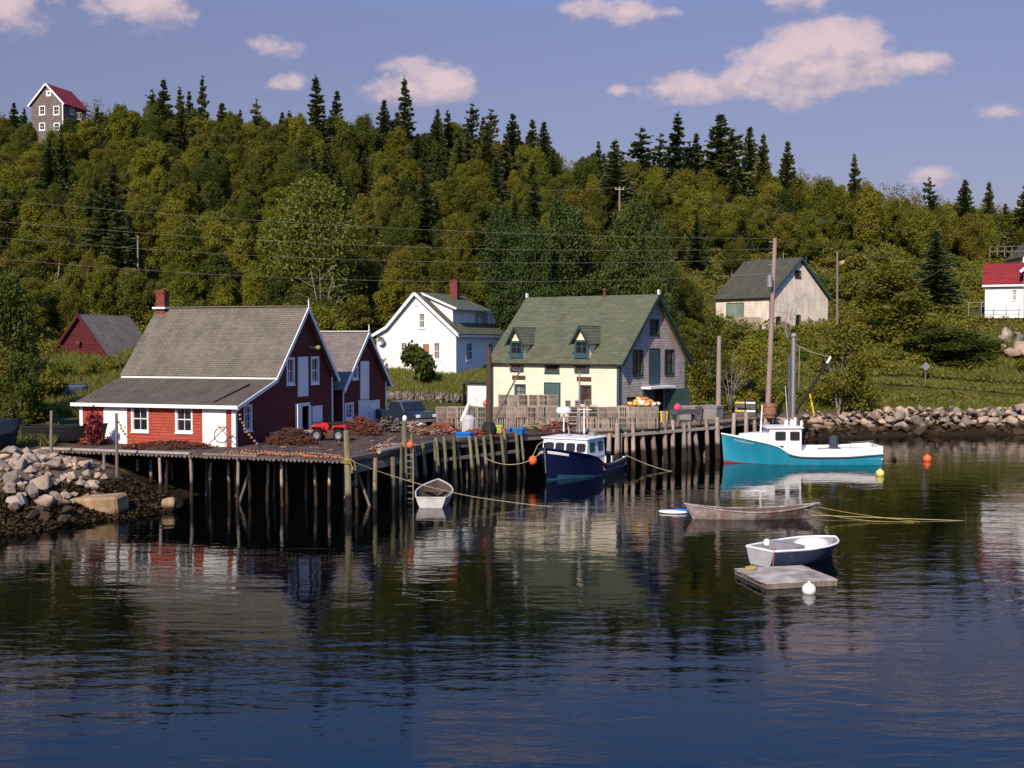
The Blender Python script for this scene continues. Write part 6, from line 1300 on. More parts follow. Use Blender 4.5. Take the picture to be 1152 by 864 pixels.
# loose smaller stones between the boulders of both banks
st_ = MB(); SM = [rock_mesh(.2, .17, .13, 9) for _ in range(6)]
def stone(x, y, z, s):
    me = rk_.choice(SM); R_ = Matrix.Rotation(rk_.random()*6, 3, 'Z'); st_.add([R_ @ v.co*s + Vector((x, y, z)) for v in me.vertices], [tuple(f.vertices) for f in me.polygons])
for _ in range(520):
    p, n = rk_.choice(L_); d = rk_.uniform(.5, 4.4); x, y = p.x + n.x*d + rk_.uniform(-.4, .4), p.y + n.y*d
    stone(x, y, hz1(x, y) + rk_.uniform(.0, .35), rk_.uniform(.7, 1.7))
for _ in range(320):
    x, y = rk_.uniform(-30, -18.5), rk_.uniform(50, 61); t_ = float(shore_t(np.array([x]), np.array([y]))[0])
    if t_ < .6 or CX + FPX*x/y > 118: continue
    stone(x, y, hz1(x, y) + rk_.uniform(0, .1), rk_.uniform(.6, 1.7))
st_.m = [rk_.randrange(2) for _ in st_.f]; tag(st_.build('rubble', [M['rock'], M['rock']], fix=False), 'small loose stones filling the gaps between the boulders', kind='stuff')
# stone wall behind the truck
sw = MB()
for i in range(70):
    p = D(rk_.uniform(436, 530), rk_.uniform(458, 472), 92.5); g = hz1(p.x, p.y)
    me = rk_.choice(RM); R_ = Matrix.Rotation(rk_.random()*6, 3, 'Z'); s = rk_.uniform(.4, .75)
    sw.add([R_ @ v.co*s + Vector((p.x, p.y + rk_.uniform(-.2, .2), g + rk_.uniform(.0, .7))) for v in me.vertices], [tuple(f.vertices) for f in me.polygons])
tag(sw.build('stone_wall', M['rock_b'], fix=False), 'low grey rubble wall between the truck and the grass bank', 'stone wall')

# ------------------------------------------------------------------ foliage
def leaf_material(name, cols, transl=.3, rnd=True):
    m = bpy.data.materials.new(name); m.use_nodes = True; nt = m.node_tree; nt.nodes.clear()
    oi = nn(nt, 'ShaderNodeObjectInfo'); ge = nn(nt, 'ShaderNodeNewGeometry')
    n1 = nn(nt, 'ShaderNodeTexNoise'); n1.inputs['Scale'].default_value = .55; n1.inputs['Detail'].default_value = 3; lk(nt, ge.outputs['Position'], n1.inputs['Vector'])
    isl = ge.outputs['Random Per Island']
    f = math_n(nt, 'ADD', math_n(nt, 'MULTIPLY', isl, .2), math_n(nt, 'ADD', math_n(nt, 'MULTIPLY', n1.outputs['Fac'], .5), math_n(nt, 'MULTIPLY', oi.outputs['Random'], .62 if rnd else 0)))
    f = math_n(nt, 'SUBTRACT', f, .06 if rnd else -.25)
    k = len(cols); c = ramp(nt, f, [(.12 + .8*i/(k-1), cl) for i, cl in enumerate(cols)])
    d = nn(nt, 'ShaderNodeBsdfPrincipled'); d.inputs['Roughness'].default_value = .62; d.inputs['Specular IOR Level'].default_value = .22; lk(nt, c, d.inputs['Base Color'])
    t = nn(nt, 'ShaderNodeBsdfTranslucent'); lk(nt, mixc(nt, 1, c, (1.25, 1.35, .6), 'MULTIPLY'), t.inputs[0])
    mx = nn(nt, 'ShaderNodeMixShader'); mx.inputs[0].default_value = transl; lk(nt, d.outputs[0], mx.inputs[1]); lk(nt, t.outputs[0], mx.inputs[2])
    o = nn(nt, 'ShaderNodeOutputMaterial'); lk(nt, mx.outputs[0], o.inputs[0]); return m
LEAF = {'olive green': leaf_material('olive_leaves', [(0.055, 0.060, 0.0066), (0.094, 0.095, 0.0085), (0.138, 0.130, 0.0113), (0.169, 0.134, 0.0169)]),
        'yellow green': leaf_material('yellow_green_leaves', [(0.077, 0.087, 0.0075), (0.125, 0.132, 0.0104), (0.172, 0.171, 0.0132), (0.207, 0.181, 0.0169)]),
        'dark green': leaf_material('dark_leaves', [(0.036, 0.051, 0.0066), (0.061, 0.078, 0.0094), (0.093, 0.108, 0.0123), (0.124, 0.121, 0.0150)])}
SPRUCE = leaf_material('spruce_needles', [(0.039, 0.055, 0.0182), (0.060, 0.080, 0.0234), (0.086, 0.104, 0.0286), (0.120, 0.117, 0.0338)], .22)
PINE = leaf_material('pine_needles', [(0.025, 0.042, 0.0083), (0.040, 0.063, 0.0105), (0.063, 0.086, 0.0135), (0.087, 0.107, 0.0180)], .12)
THICKET = leaf_material('thicket_leaves', [(0.053, 0.058, 0.0064), (0.103, 0.100, 0.0088), (0.151, 0.135, 0.0121), (0.175, 0.127, 0.0207)], .2, False)
GRASS = leaf_material('grass_blades', [(.065, .082, .014), (.11, .128, .020), (.16, .155, .032), (.21, .175, .06)], .2, False)
BARK = mat('bark', (.10, .08, .065), (.06, .048, .04), 3, .95, .02, 8); BIRCH = mat('birch_bark', (.30, .26, .22), (.19, .16, .135), 2.5, .9, .01, 8, stretch=(1, 1, .5)); DEADW = mat('dead_wood', (.30, .25, .22), (.2, .165, .145), 3, .95)
def leaf_mesh(name, C, N, S, m, asp=.62):
    n = len(C); N = N/np.maximum(np.linalg.norm(N, axis=1, keepdims=True), 1e-6)
    r = rng.normal(size=(n, 3)); T = np.cross(N, r); T /= np.maximum(np.linalg.norm(T, axis=1, keepdims=True), 1e-6); B = np.cross(N, T); S = np.asarray(S).reshape(-1, 1)
    A = np.stack([C - T*S, C - B*S*asp, C + T*S, C + B*S*asp], 1)
    A += (N*S*.22)[:, None, :]*np.array([-1, 1, -1, 1])[None, :, None]*.6
    return quads(name, A, m)
def quads(name, A, m):
    n = len(A); me = bpy.data.meshes.new(name); me.vertices.add(4*n); me.vertices.foreach_set('co', A.reshape(-1).astype('f'))
    me.loops.add(4*n); me.loops.foreach_set('vertex_index', np.arange(4*n, dtype='i')); me.polygons.add(n); me.polygons.foreach_set('loop_start', np.arange(0, 4*n, 4, dtype='i'))
    me.update(calc_edges=True); me.materials.append(m); return me
def put(name, me, parent=None):
    o = bpy.data.objects.new(name, me); COL.objects.link(o)
    if parent: o.parent = parent
    return o
def trunk_build(parent, H, r, limbs, bark=BARK, spread=.35, lo=.3):
    k = MB(); a, b = random.uniform(-.06, .06)*H, random.uniform(-.06, .06)*H; k.path([(0, 0, -.5), (a*.3, b*.3, H*.35), (a*.7, b*.7, H*.65), (a, b, H*.92)], [r*1.2, r*.85, r*.5, r*.15], 7)
    for i in range(limbs):
        q = i*2.4 + random.random(); z = H*random.uniform(lo, .65); l = H*spread*random.uniform(.7, 1.1)
        k.path([(a*z/H, b*z/H, z), (a*z/H + l*.5*math.cos(q), b*z/H + l*.5*math.sin(q), z + l*.35), (a*z/H + l*math.cos(q), b*z/H + l*math.sin(q), z + l*.85)], [r*.42, r*.3, r*.1], 5)
    return k.build('trunk', bark, parent, fix=False)
def broadleaf(m, H=7., W=5.2, n=4200, base=.18, lobes=13, leaf=.2, bark=BARK, name='broadleaf_tree', cat='tree', r=.13, flat=.82, fine=1., up=.35):
    o = thing(name, 'x', cat, (0, 0, 0)); C = []; N = []
    for i in range(lobes):
        t = (i+.5)/lobes; z = H*(base + (.93-base)*t); rad = W/2*math.sin(math.pi*min(1, .18 + .80*t))**.7
        q = i*2.39996 + random.uniform(-.4, .4); d = rad*random.uniform(.35, .72); c = np.array([d*math.cos(q), d*math.sin(q), z + random.uniform(-.04, .04)*H])
        lr = W*random.uniform(.15, .27)*fine; m_ = n//lobes; v = rng.normal(size=(m_, 3)); v /= np.linalg.norm(v, axis=1, keepdims=True)
        rr = lr*(rng.random((m_, 1))**.28)*rng.uniform(.85, 1.18, (m_, 1)); p = c + v*rr*np.array([1, 1, flat])
        if i % 3 and fine < 1:      # most lobes are leafy branches reaching up and out from the stem
            st = np.array([c[0]*.12, c[1]*.12, max(H*.05, c[2] - H*rng.uniform(.16, .34))]); u = .3 + .85*rng.random((m_, 1))**.75; ax = c + np.array([0, 0, lr*.7]) - st
            sp2 = rng.normal(size=(m_, 3))*np.array([1, 1, .8]); p = st + ax*u + sp2*lr*.46*(1.2 - .62*u); v = sp2/np.maximum(np.linalg.norm(sp2, axis=1, keepdims=True), 1e-6) + c/np.linalg.norm(c)*.4
        # twig clusters: pull leaves towards a few tips
        tips = c + (lambda w: w/np.linalg.norm(w, axis=1, keepdims=True))(rng.normal(size=(22, 3)))*lr*1.12*np.array([1, 1, flat*1.15])
        kx = rng.integers(0, 22, m_); pull = rng.random((m_, 1))**1.5*.6; p = p*(1-pull) + (tips[kx] + rng.normal(size=(m_, 3))*leaf*.9)*pull
        keep = p[:, 2] > H*.06; C.append(p[keep]); p = p + rng.normal(size=p.shape)*W*.018; N.append((v*.7 + rng.normal(size=v.shape)*.7 + np.array([0, 0, up]))[keep])
    C = np.concatenate(C); N = np.concatenate(N)
    trunk_build(o, H, r, 6, bark); put('crown', leaf_mesh('crown', C, N, leaf*rng.uniform(.6, 1.25, len(C)), m), o); return o
def conifer(m, H=10., Rb=1.9, sparse=0., ragged=.25, bare=.1, name='spruce_tree', top_pow=.85, n_wh=42):
    o = thing(name, 'x', 'tree', (0, 0, 0)); k = MB(); k.path([(0, 0, -.6), (.02*H*random.uniform(-1, 1), 0, H*.5), (0, 0, H*.99)], [.016*H, .011*H, .012], 7); k.build('trunk', BARK, o, fix=False)
    A = []
    for w in range(n_wh):
        t = bare + (1-bare)*((w + random.random()*1.5)/n_wh); 
        if t > .985: continue
        R0 = Rb*(1-t)**top_pow; nb_ = max(4, int(9*(1-.45*t))); q0 = random.random()*6.28
        for b in range(nb_):
            if random.random() < sparse: continue
            q = q0 + b*6.283/nb_ + random.uniform(-.3, .3); l = R0*random.uniform(1-ragged, 1+ragged*.9)*(1.25 if random.random() < .12 else 1) + .08;  d = np.array([math.cos(q), math.sin(q), 0]); s_ = np.array([-d[1], d[0], 0]); tb_ = min(.985, t + random.uniform(-.8, .8)*(1-bare)/n_wh*1.6); l *= ((1-tb_)/(1-t))**.6; z0 = tb_*H; droop = random.uniform(.1, .45)*(1-.8*t) - .25*t
            ns = max(3, int(l/.22))
            for j in range(ns):
                f = (j+.6)/ns; c = d*l*f + np.array([0, 0, z0 - droop*l*f*f + .06*l*f]); wv = (.09 + .28*l*(1-f)*.55 + .05)*random.uniform(.7, 1.3); ln = l/ns*.85 + .07
                for sd in (-1, 1):
                    dir_ = d*.75 + s_*sd*.75 + np.array([0, 0, -random.uniform(.05, .5)]); dir_ /= np.linalg.norm(dir_); tip = c + dir_*wv*1.5; up = np.array([0, 0, 1.])*random.uniform(-.02, .1)
                    A.append([c - d*ln*.6, c + d*ln*.6 + up, tip + d*ln*.25, tip - d*ln*.35])
                if j % 2 == 0: A.append([c - d*ln*.7 - s_*.05, c + d*ln*.7 + s_*.05, c + d*ln*.5 - np.array([0, 0, .22+.1*l]), c - d*ln*.5 - np.array([0, 0, .2+.1*l])])
    for j in range(14): 
        q = random.random()*6.28; z = H*(.96 + .04*j/14); d = np.array([math.cos(q), math.sin(q), .8])*.16; A.append([[0, 0, z], d*.6 + [0.03, 0, z], d + [0, 0, z], d*.6 + [0, .03, z]])
    put('crown', quads('crown', np.array(A, float), m), o); return o
def bush(m, H=1.8, W=2.4, n=1100, leaf=.14, name='bush', lobes=6):
    o = thing(name, 'x', 'bush', (0, 0, 0)); C = []; N = []
    for i in range(lobes):
        q = i*2.4; d = W*.27*random.uniform(.4, 1.2); c = np.array([d*math.cos(q), d*math.sin(q), H*random.uniform(.3, .68)]); lr = W*random.uniform(.2, .3); m_ = n//lobes
        v = rng.normal(size=(m_, 3)); v /= np.linalg.norm(v, axis=1, keepdims=True); p = c + v*lr*(rng.random((m_, 1))**.3)*rng.uniform(.8, 1.3, (m_, 1))*np.array([1, 1, H/W*1.05]); p[:, 2] = np.maximum(p[:, 2], .02); C.append(p); N.append(v + rng.normal(size=v.shape)*.8 + np.array([0, 0, .4]))
    C = np.concatenate(C); N = np.concatenate(N); k = MB()
    for i in range(6): q = i*1.05; k.path([(0, 0, -.2), (.3*W*math.cos(q)*.5, .3*W*math.sin(q)*.5, H*.4), (.36*W*math.cos(q), .36*W*math.sin(q), H*.75)], [.035, .025, .01], 5)
    k.build('stems', BARK, o, fix=False); put('foliage', leaf_mesh('foliage', C, N, leaf*rng.uniform(.6, 1.3, len(C)), m), o); return o

# protected picture regions: nothing taller grows in front of these
PROT = [(1122, 355, 1160, 396, 114), (42, 345, 156, 402, 100), (410, 318, 572, 424, 104), (548, 325, 776, 470, 86), (800, 284, 934, 366, 128), (33, 88, 104, 133, 178), (1100, 292, 1160, 352, 128), (85, 330, 440, 510, 63), (690, 205, 704, 242, 148), (938, 278, 946, 345, 126), (150, 262, 160, 292, 120), (1032, 400, 1048, 432, 112)]
BLD = [(bh.location.x - 4, bh.location.y + 6, 8.5), (sb.location.x - 3, sb.location.y + 4, 6), (wh.location.x - 2, wh.location.y + 8, 9.5), (wt.location.x - 2, wt.location.y + 7, 8.5), (hh.location.x, hh.location.y + 7, 9), (rs.location.x - 2, rs.location.y + 3.5, 5), (th.location.x - 3, th.location.y + 3, 5.0), (rh.location.x + 5, rh.location.y + 3, 8), (oh.location.x, oh.location.y, 3), (tk.location.x, tk.location.y, 4), (fh.location.x + 3, fh.location.y + 4, 6.5)]
ENV_X = [-80, 0, 35, 65, 105, 150, 200, 300, 350, 420, 500, 560, 610, 650, 700, 800, 880, 905, 950, 1005, 1022, 1040, 1070, 1110, 1152, 1230]
ENV_Y = [118, 126, 140, 152, 108, 113, 118, 127, 130, 134, 134, 140, 150, 163, 172, 176, 188, 190, 188, 196, 214, 218, 222, 226, 228, 232]
def env(px): return float(np.interp(px, ENV_X, ENV_Y))
def blocked(x, y, H, W, g=None):
    g = hz1(x, y) if g is None else g; px = CX + FPX*x/y; hw = W/2*FPX/y; y1 = HZ + FPX*(CAM.z-g)/y; y0 = HZ + FPX*(CAM.z-g-H)/y
    for a, b, c, d, dep in PROT:
        if y < dep + 4 and px+hw > a and px-hw < c and y1 > b and y0 < d: return True
    return any((x-bx_)**2 + (y-by_)**2 < (r_ + W*.3)**2 for bx_, by_, r_ in BLD)
def front_line(px): return float(np.interp(px, [-300, 0, 45, 60, 150, 170, 300, 430, 445, 560, 600, 760, 790, 860, 940, 1000, 1300], [70, 70, 74, 108, 110, 100, 97, 100, 122, 122, 112, 112, 104, 164, 168, 172, 180]))
def zone(px): return 'behind the small red shed' if px < 160 else 'above the red boathouse' if px < 430 else 'above the white house' if px < 590 else 'above the cream warehouse' if px < 800 else 'above the pale hill house' if px < 985 else 'beyond the far stone bank'
def rowname(y): return 'on the skyline' if y > 172 else 'high on the slope' if y > 150 else 'halfway up the slope' if y > 124 else 'low on the slope'
class Pool:
    """prototypes; the first placement uses the prototype itself, later ones are copies sharing its meshes"""
    def __init__(s, P_): s.P = P_; s.u = [False]*len(P_)
    def place(s, i, loc, rz, sc, label, group):
        o = s.P[i]; sc3 = sc if isinstance(sc, tuple) else (sc, sc, sc)
        if not s.u[i]: s.u[i] = True; o.location = loc; o.rotation_euler = (random.uniform(-.05, .05), random.uniform(-.05, .05), rz); o.scale = sc3; o['label'] = label; o['group'] = group; KID.setdefault(o.name, [(c, kids(c)) for c in kids(o)]); return o
        tl = .03 if 'spruce' in o.name else .09
        return dup(o, loc, rz, sc3, label, group, rot=(random.uniform(-tl, tl), random.uniform(-tl, tl), rz))
    def clean(s):
        for o, u in zip(s.P, s.u):
            if not u:
                for c in kids(o): bpy.data.objects.remove(c)
                bpy.data.objects.remove(o)
LK = ['olive green']*5 + ['yellow green']*4 + ['dark green']*3
broad = Pool([broadleaf(LEAF[c], H=7, W=random.uniform(4.4, 5.8), n=random.choice([19000, 22000, 25000]), base=random.uniform(.1, .36), lobes=random.choice([26, 34, 42]), fine=random.uniform(.55, .8), flat=random.uniform(.8, 1.25), leaf=random.choice([.085, .095, .105])) for c in LK])
spruces = Pool([conifer(SPRUCE, 10, 2.1, .05, .35, top_pow=1.), conifer(SPRUCE, 10, 2.0, .12, .4, top_pow=1.15), conifer(SPRUCE, 10, 1.6, .3, .5, .15, top_pow=1.05), conifer(SPRUCE, 10, 2.5, .05, .35, .06, top_pow=.95), conifer(SPRUCE, 10, 1.6, .42, .6, .25, top_pow=.6, n_wh=34), conifer(SPRUCE, 10, 1.8, .15, .35, .1, top_pow=1.)])
# named skyline spruces: (px, top y, variant, width factor, label or None)
SK = [(188, 88, 5, .9, 'tall spruce left of the pair on the skyline above the boathouse chimney'), (208, 92, 1, .8, None), (230, 83, 1, .75, 'tallest narrow spruce on the skyline above the boathouse roof'), (172, 99, 4, .7, None), (218, 100, 5, .8, None), (255, 116, 0, .9, None), (271, 116, 5, .9, None), (291, 110, 4, .7, 'thin pointed spruce rising alone between the boathouse roof and the tall pair'), (318, 124, 5, .8, None),
      (362, 84, 2, .95, 'tall open branched spruce of the tall pair on the skyline'), (380, 101, 5, .85, 'shorter dense spruce beside the tall open branched one'), (432, 112, 0, .9, 'spruce with broad shoulders left of the tallest skyline spire'), (461, 86, 2, .95, 'tallest skyline spire against the white cloud'), (405, 128, 5, .9, None), (447, 124, 3, .8, None), (480, 124, 0, .8, None), (494, 122, 5, .8, None), (507, 125, 1, .8, None), (522, 128, 0, .85, None), (533, 116, 4, .95, 'ragged sparse spruce right of the tallest spire'), (545, 130, 5, .8, None), (555, 122, 4, .95, 'ragged spruce with a leaning top above the white house'), (575, 124, 3, .75, None), (592, 131, 1, .9, None), (600, 132, 5, .9, None), (614, 138, 0, .8, None), (625, 136, 4, .95, None), (643, 147, 4, 1.0, None), (660, 147, 4, 1.0, None), (672, 152, 5, .8, None),
      (720, 143, 4, 1.3, 'wide sparse tree with thin top above the warehouse ridge'), (740, 150, 4, .9, None), (760, 127, 1, 1.1, 'tallest spruce of the dark group above the warehouse gable'), (772, 152, 4, .9, None), (785, 149, 5, .9, 'small dense spruce between the two tall ones of the dark group'), (811, 128, 3, 1.1, 'broad dark spruce with a full crown above the hill house'), (825, 140, 4, 1.1, None), (840, 142, 0, .9, 'slender spruce first right of the broad dark one'), (857, 150, 0, .85, 'slender spruce second right of the broad dark one'), (884, 158, 0, .95, 'dense spruce ending the dark group above the hill house'), (868, 165, 4, .8, None), (962, 172, 1, .8, 'small lone spruce tip over the rounded broadleaf crowns'), (1043, 199, 4, .7, 'thin lone spruce standing in the skyline gap'), (1080, 202, 3, .95, 'wide dark spruce of the clump right of the skyline gap'), (1090, 207, 3, .9, None), (1109, 204, 0, .85, 'pointed spruce ending the clump right of the skyline gap'), (1150, 207, 3, 1.0, 'dark spruce cut by the right edge of the photo'), (1058, 216, 4, .8, None), (1128, 224, 5, .8, None), (22, 112, 5, 1.0, None), (30, 116, 1, .9, None), (8, 115, 4, .9, None), (-30, 110, 0, 1, None)]
def place_spruce(px, ty, v, wf, dep, label, H=None):
    x = (px-CX)/FPX*dep; g = hz1(x, dep); top = D(px, ty, dep).z; H = top-g
    if H < 2: return
    s = H/10; spruces.place(v, (x, dep, g), random.random()*6.28, (s*wf*1.3 if s < 1 else wf*1.3*s**.7, s*wf*1.3 if s < 1 else wf*1.3*s**.7, s), label or f"{'ragged sparse' if v in (2, 4) else 'dense' if v in (0, 3) else 'dark'} spruce on the skyline {zone(px)}", 'spruces on the skyline')
for px, ty, v, wf, lab in SK:
  if lab or random.random() < .74: place_spruce(px + random.uniform(-2, 2), ty + (0 if lab else random.uniform(-2, 7)), v, wf*random.uniform(.85, 1.25), random.uniform(176, 186), lab)
place_spruce(692, 157, 3, 1.05, 158, 'dark brownish spruce standing in front of the skyline behind the white topped pole')
for px, ty, dep, v in ((120, 205, 128, 0), (105, 215, 132, 3), (135, 222, 122, 5), (128, 180, 140, 1), (480, 195, 140, 5), (1052, 258, 140, 3), (560, 175, 155, 1), (410, 170, 160, 5), (520, 155, 165, 5), (495, 165, 160, 0), (470, 150, 168, 3), (300, 150, 165, 0), (740, 235, 135, 5), (600, 200, 145, 1)):
    place_spruce(px, ty, v, 1.1, dep, f"dark spruce {rowname(dep)} {zone(px)}")
# the big round pines and other single trees
pines = Pool([broadleaf(PINE, H=10, W=9.5, n=26000, base=.1, lobes=44, leaf=.12, name='pine_tree', r=.22, flat=.42, fine=.78, up=.8), broadleaf(PINE, H=10, W=8.6, n=23000, base=.12, lobes=38, leaf=.12, name='pine_tree', r=.22, flat=.42, fine=.8, up=.8)])
for i, (px, ty, dep, wpx, lab) in enumerate(((575, 246, 117, 85, 'leftmost big round dark pine behind the warehouse chimney end'), (640, 236, 119, 105, 'tallest big round dark pine behind the middle of the warehouse roof'), (705, 238, 118, 95, 'big round dark pine rising over the warehouse gable'), (745, 262, 114, 60, 'lower round dark pine just right of the warehouse peak'), (610, 262, 113, 70, 'lower round pine in front between the two bigger left pines'))):
    x = (px-CX)/FPX*dep; g = hz1(x, dep); H = D(px, ty, dep).z - g; W = wpx/FPX*dep; pines.place(i % 2, (x, dep, g), i*1.3, (W/9, W/9, H/9.6), lab, 'big pines behind the warehouse')
def single(proto, px, by, ty, dep, wpx, lab, cat=None, H0=7, W0=5.2):
    x = (px-CX)/FPX*dep; b = hz1(x, dep); H = D(px, ty, dep).z - b; W = wpx/FPX*dep; proto.location = (x, dep, b); proto.scale = (W/W0, W/W0, H/H0); proto.rotation_euler = (0, 0, random.random()*6); proto['label'] = lab
    if cat: proto['category'] = cat
LIGHT = leaf_material('pale_green_leaves', [(.08, .09, .012), (.12, .13, .018), (.16, .165, .025)], .25)
single(broadleaf(LIGHT, 7, 5.6, 15000, .15, 20, .085, name='ash_tree'), 352, 345, 207, 118, 118, 'large pale green spreading tree behind the boathouse ridge')
single(broadleaf(LEAF['dark green'], 7, 5.2, 11000, .05, 16, .12, name='broadleaf_tree'), 6, 470, 300, 76, 80, 'dark bushy tree filling the left edge below the shed'); single(broadleaf(LEAF['dark green'], 7, 5.2, 9000, .05, 14, .12), 22, 480, 392, 70, 56, 'low dark tree over the hauled out boats at the left')
single(bush(LEAF['dark green'], 1.8, 2.0, 1300, .13), 473, 432, 386, 98, 42, 'round garden bush in front of the white house', H0=1.7, W0=2.0)
RED = leaf_material('red_leaves', [(.10, .012, .02), (.17, .02, .03), (.22, .035, .04)], .2, False)
single(bush(RED, 1.8, 1.2, 600, .11, name='red_shrub'), 106, 500, 462, 64.6, 20, 'dark red leafed shrub against the boathouse corner', 'shrub', 1.6, 1.2)
single(broadleaf(LEAF['dark green'], 7, 5.2, 11000, .02, 16, .12, name='bush', cat='bush'), 1075, 432, 368, 118, 118, 'very large rounded dark bush above the road at right', W0=5)
single(broadleaf(LEAF['olive green'], 7, 5.2, 11000, .02, 16, .12, name='bush', cat='bush'), 1000, 400, 300, 126, 110, 'large olive thicket bush with pale stems right of the thin utility pole', W0=5.2)
single(broadleaf(LEAF['olive green'], 7, 5.2, 8400, .02, 14, .12, name='bush', cat='bush'), 950, 450, 362, 104, 80, 'tall brownish bush behind the steel hoist boom', W0=5.2); pass
single(broadleaf(LEAF['olive green'], 7, 5.2, 7000, .02, 12, .12, name='bush', cat='bush'), 800, 455, 355, 100, 60, 'tall olive bush right behind the warehouse corner pole', W0=5.2); single(broadleaf(LEAF['yellow green'], 7, 5.2, 6000, .02, 12, .12, name='bush', cat='bush'), 845, 455, 385, 103, 60, 'yellow green bush behind the gear rack and the tall leaning pole', W0=5.2)
def bare_tree(label, px, by, ty, dep, n=9, spread=.5, name='bare_shrub', r=.03, m=DEADW, cat='shrub'):
    x = (px-CX)/FPX*dep; b = hz1(x, dep); H = D(px, ty, dep).z - b; o = thing(name, label, cat, (x, dep, b)); k = MB()
    for i in range(n):
        q = i*2.4; l = H*random.uniform(.6, 1); e = Vector((math.cos(q)*H*spread*random.uniform(.3, 1), math.sin(q)*H*spread*.5, l)); m_ = e*.5 + Vector((-e.x*.15, 0, l*.05)); k.path([(0, 0, -.2), m_, e], [r, r*.7, r*.25], 5)
        for j in range(5): s = random.uniform(.45, .95); p = e*s; d = Vector((random.uniform(-1, 1), random.uniform(-.5, .5), random.uniform(.1, .8)))*H*.22; k.path([p, p+d], [r*.4, r*.15], 4)
    k.build('branches', m, o, fix=False)
bare_tree('grey leafless shrub in front of the pale hill house gable', 886, 372, 326, 126, 12, .45); bare_tree('dead grey tree with forked bare limbs below the pale spreading tree', 362, 345, 290, 112, 4, .35, 'bare_tree', .09, cat='tree'); bare_tree('thin bare pale sapling right of the short warehouse pole', 822, 458, 390, 96, 6, .25, 'bare_tree', .035, cat='tree'); bare_tree('cluster of thin pale stems left of the road sign', 944, 455, 380, 103, 7, .3, 'bare_tree', .035, BIRCH, 'tree')
# birches with pale trunks in the dark gap above the hill house
birch = Pool([broadleaf(LEAF['yellow green'], 8, 4.4, 11000, .3, 20, .09, BIRCH, 'birch_tree', r=.065), broadleaf(LEAF['olive green'], 8, 4.2, 10000, .34, 18, .09, BIRCH, 'birch_tree', r=.065)])
for i, px in enumerate((770, 778, 790, 799, 803, 812, 822, 829, 836, 843, 851, 858, 866, 880, 905, 520, 650, 662)):
    dep = random.uniform(155, 163) if px > 700 else 135; x = (px-CX)/FPX*dep
    birch.place(i % 2, (x, dep, hz1(x, dep)), random.random()*6, random.uniform(.85, 1.1), 'pale trunked birch in the row above the hill house' if px > 700 else 'pale trunked birch ' + zone(px), 'birches with pale trunks')
# the wooded slope
pts = []
def ok(x, y, r): return all((x-a)**2 + (y-b)**2 > r*r for a, b in pts)
cand = []
for _ in range(14000):
    y = random.uniform(72, 204); px = random.uniform(-60, 1215); x = (px-CX)/FPX*y
    if y < front_line(px): continue
    cand.append((y, px, x))
placed = []; rest = []
for y, px, x in cand:
    sp_ = 3.3 if y < 140 else 3.6
    if not ok(x, y, sp_): continue
    g = hz1(x, y); H = random.uniform(4.6, 7.6) if y > 120 else random.uniform(4.2, 6.4)
    if px > 790 and y < 165: H = random.uniform(3.2, 5.6)
    tall = px < 420 or px > 885
    if y > 172 and tall: H = random.uniform(7, 10.5)
    elif y > 168: H = random.uniform(6.2, 9.5)
    elif y > 150: H = random.uniform(4.4, 6.4)
    cap_ = (HZ - env(px) - (random.uniform(0, 14) if random.random() < .6 else random.uniform(-3, 5)))*y/FPX + CAM.z - g; H = min(H, cap_ if tall else cap_ - .3 - random.random()*1.5); W = min(6.2, H*random.uniform(.62, .98))
    if H < 2.4 or blocked(x, y, H, W, g): continue
    pts.append((x, y)); placed.append((y, px, x, g, H, W))
placed.sort(); nb_ct = nb2 = 0
for i, (y, px, x, g, H, W) in enumerate(placed):
    if random.random() < (.22 if y > 168 and 400 < px < 890 else .11) and y > 128 and px < 900: 
        v = random.choice([0, 1, 3, 5]); s = H*1.12/10; spruces.place(v, (x, y, g), random.random()*6, (s*1.3, s*1.3, s), f"{'dense' if v in (0, 3) else 'narrow'} dark spruce {rowname(y)} {zone(px)}", 'spruces among the broadleaf trees'); continue
    hid = y > 192
    if not hid and nb2 < 150 and random.random() < .3:
        birch.place(random.randrange(2), (x, y, g - .2), random.random()*6.28, (W/4.6, W/4.6, H/8), f"{'tall' if H > 5.6 else 'low'} slender pale stemmed birch {rowname(y)} {zone(px)}", 'birches among the broadleaf trees'); nb2 += 1; continue
    if nb_ct >= 290 or hid: rest.append((x, y, g, H, W)); continue
    v = random.randrange(len(LK)); sz = 'tall' if H > 6.6 else 'middling' if H > 5 else 'low'; sp_ = random.uniform(.92, 1.12)
    broad.place(v, (x, y, g - H*.04), random.random()*6.28, (W/5.2*sp_, W/5.2*sp_, H/7), f"{sz} {LK[v]} broadleaf tree {rowname(y)} {zone(px)}", 'broadleaf trees on the slope'); nb_ct += 1
for _ in range(900):      # the wood runs on past both edges of the view
    y = random.uniform(76, 200); px = random.choice([random.uniform(-420, -60), random.uniform(1215, 1480)])
    if y < front_line(px): continue
    x = (px-CX)/FPX*y; H = random.uniform(4.5, 8)
    if ok(x, y, 5.0) and not blocked(x, y, H, H*.7): pts.append((x, y)); rest.append((x, y, hz1(x, y), H, H*.75))
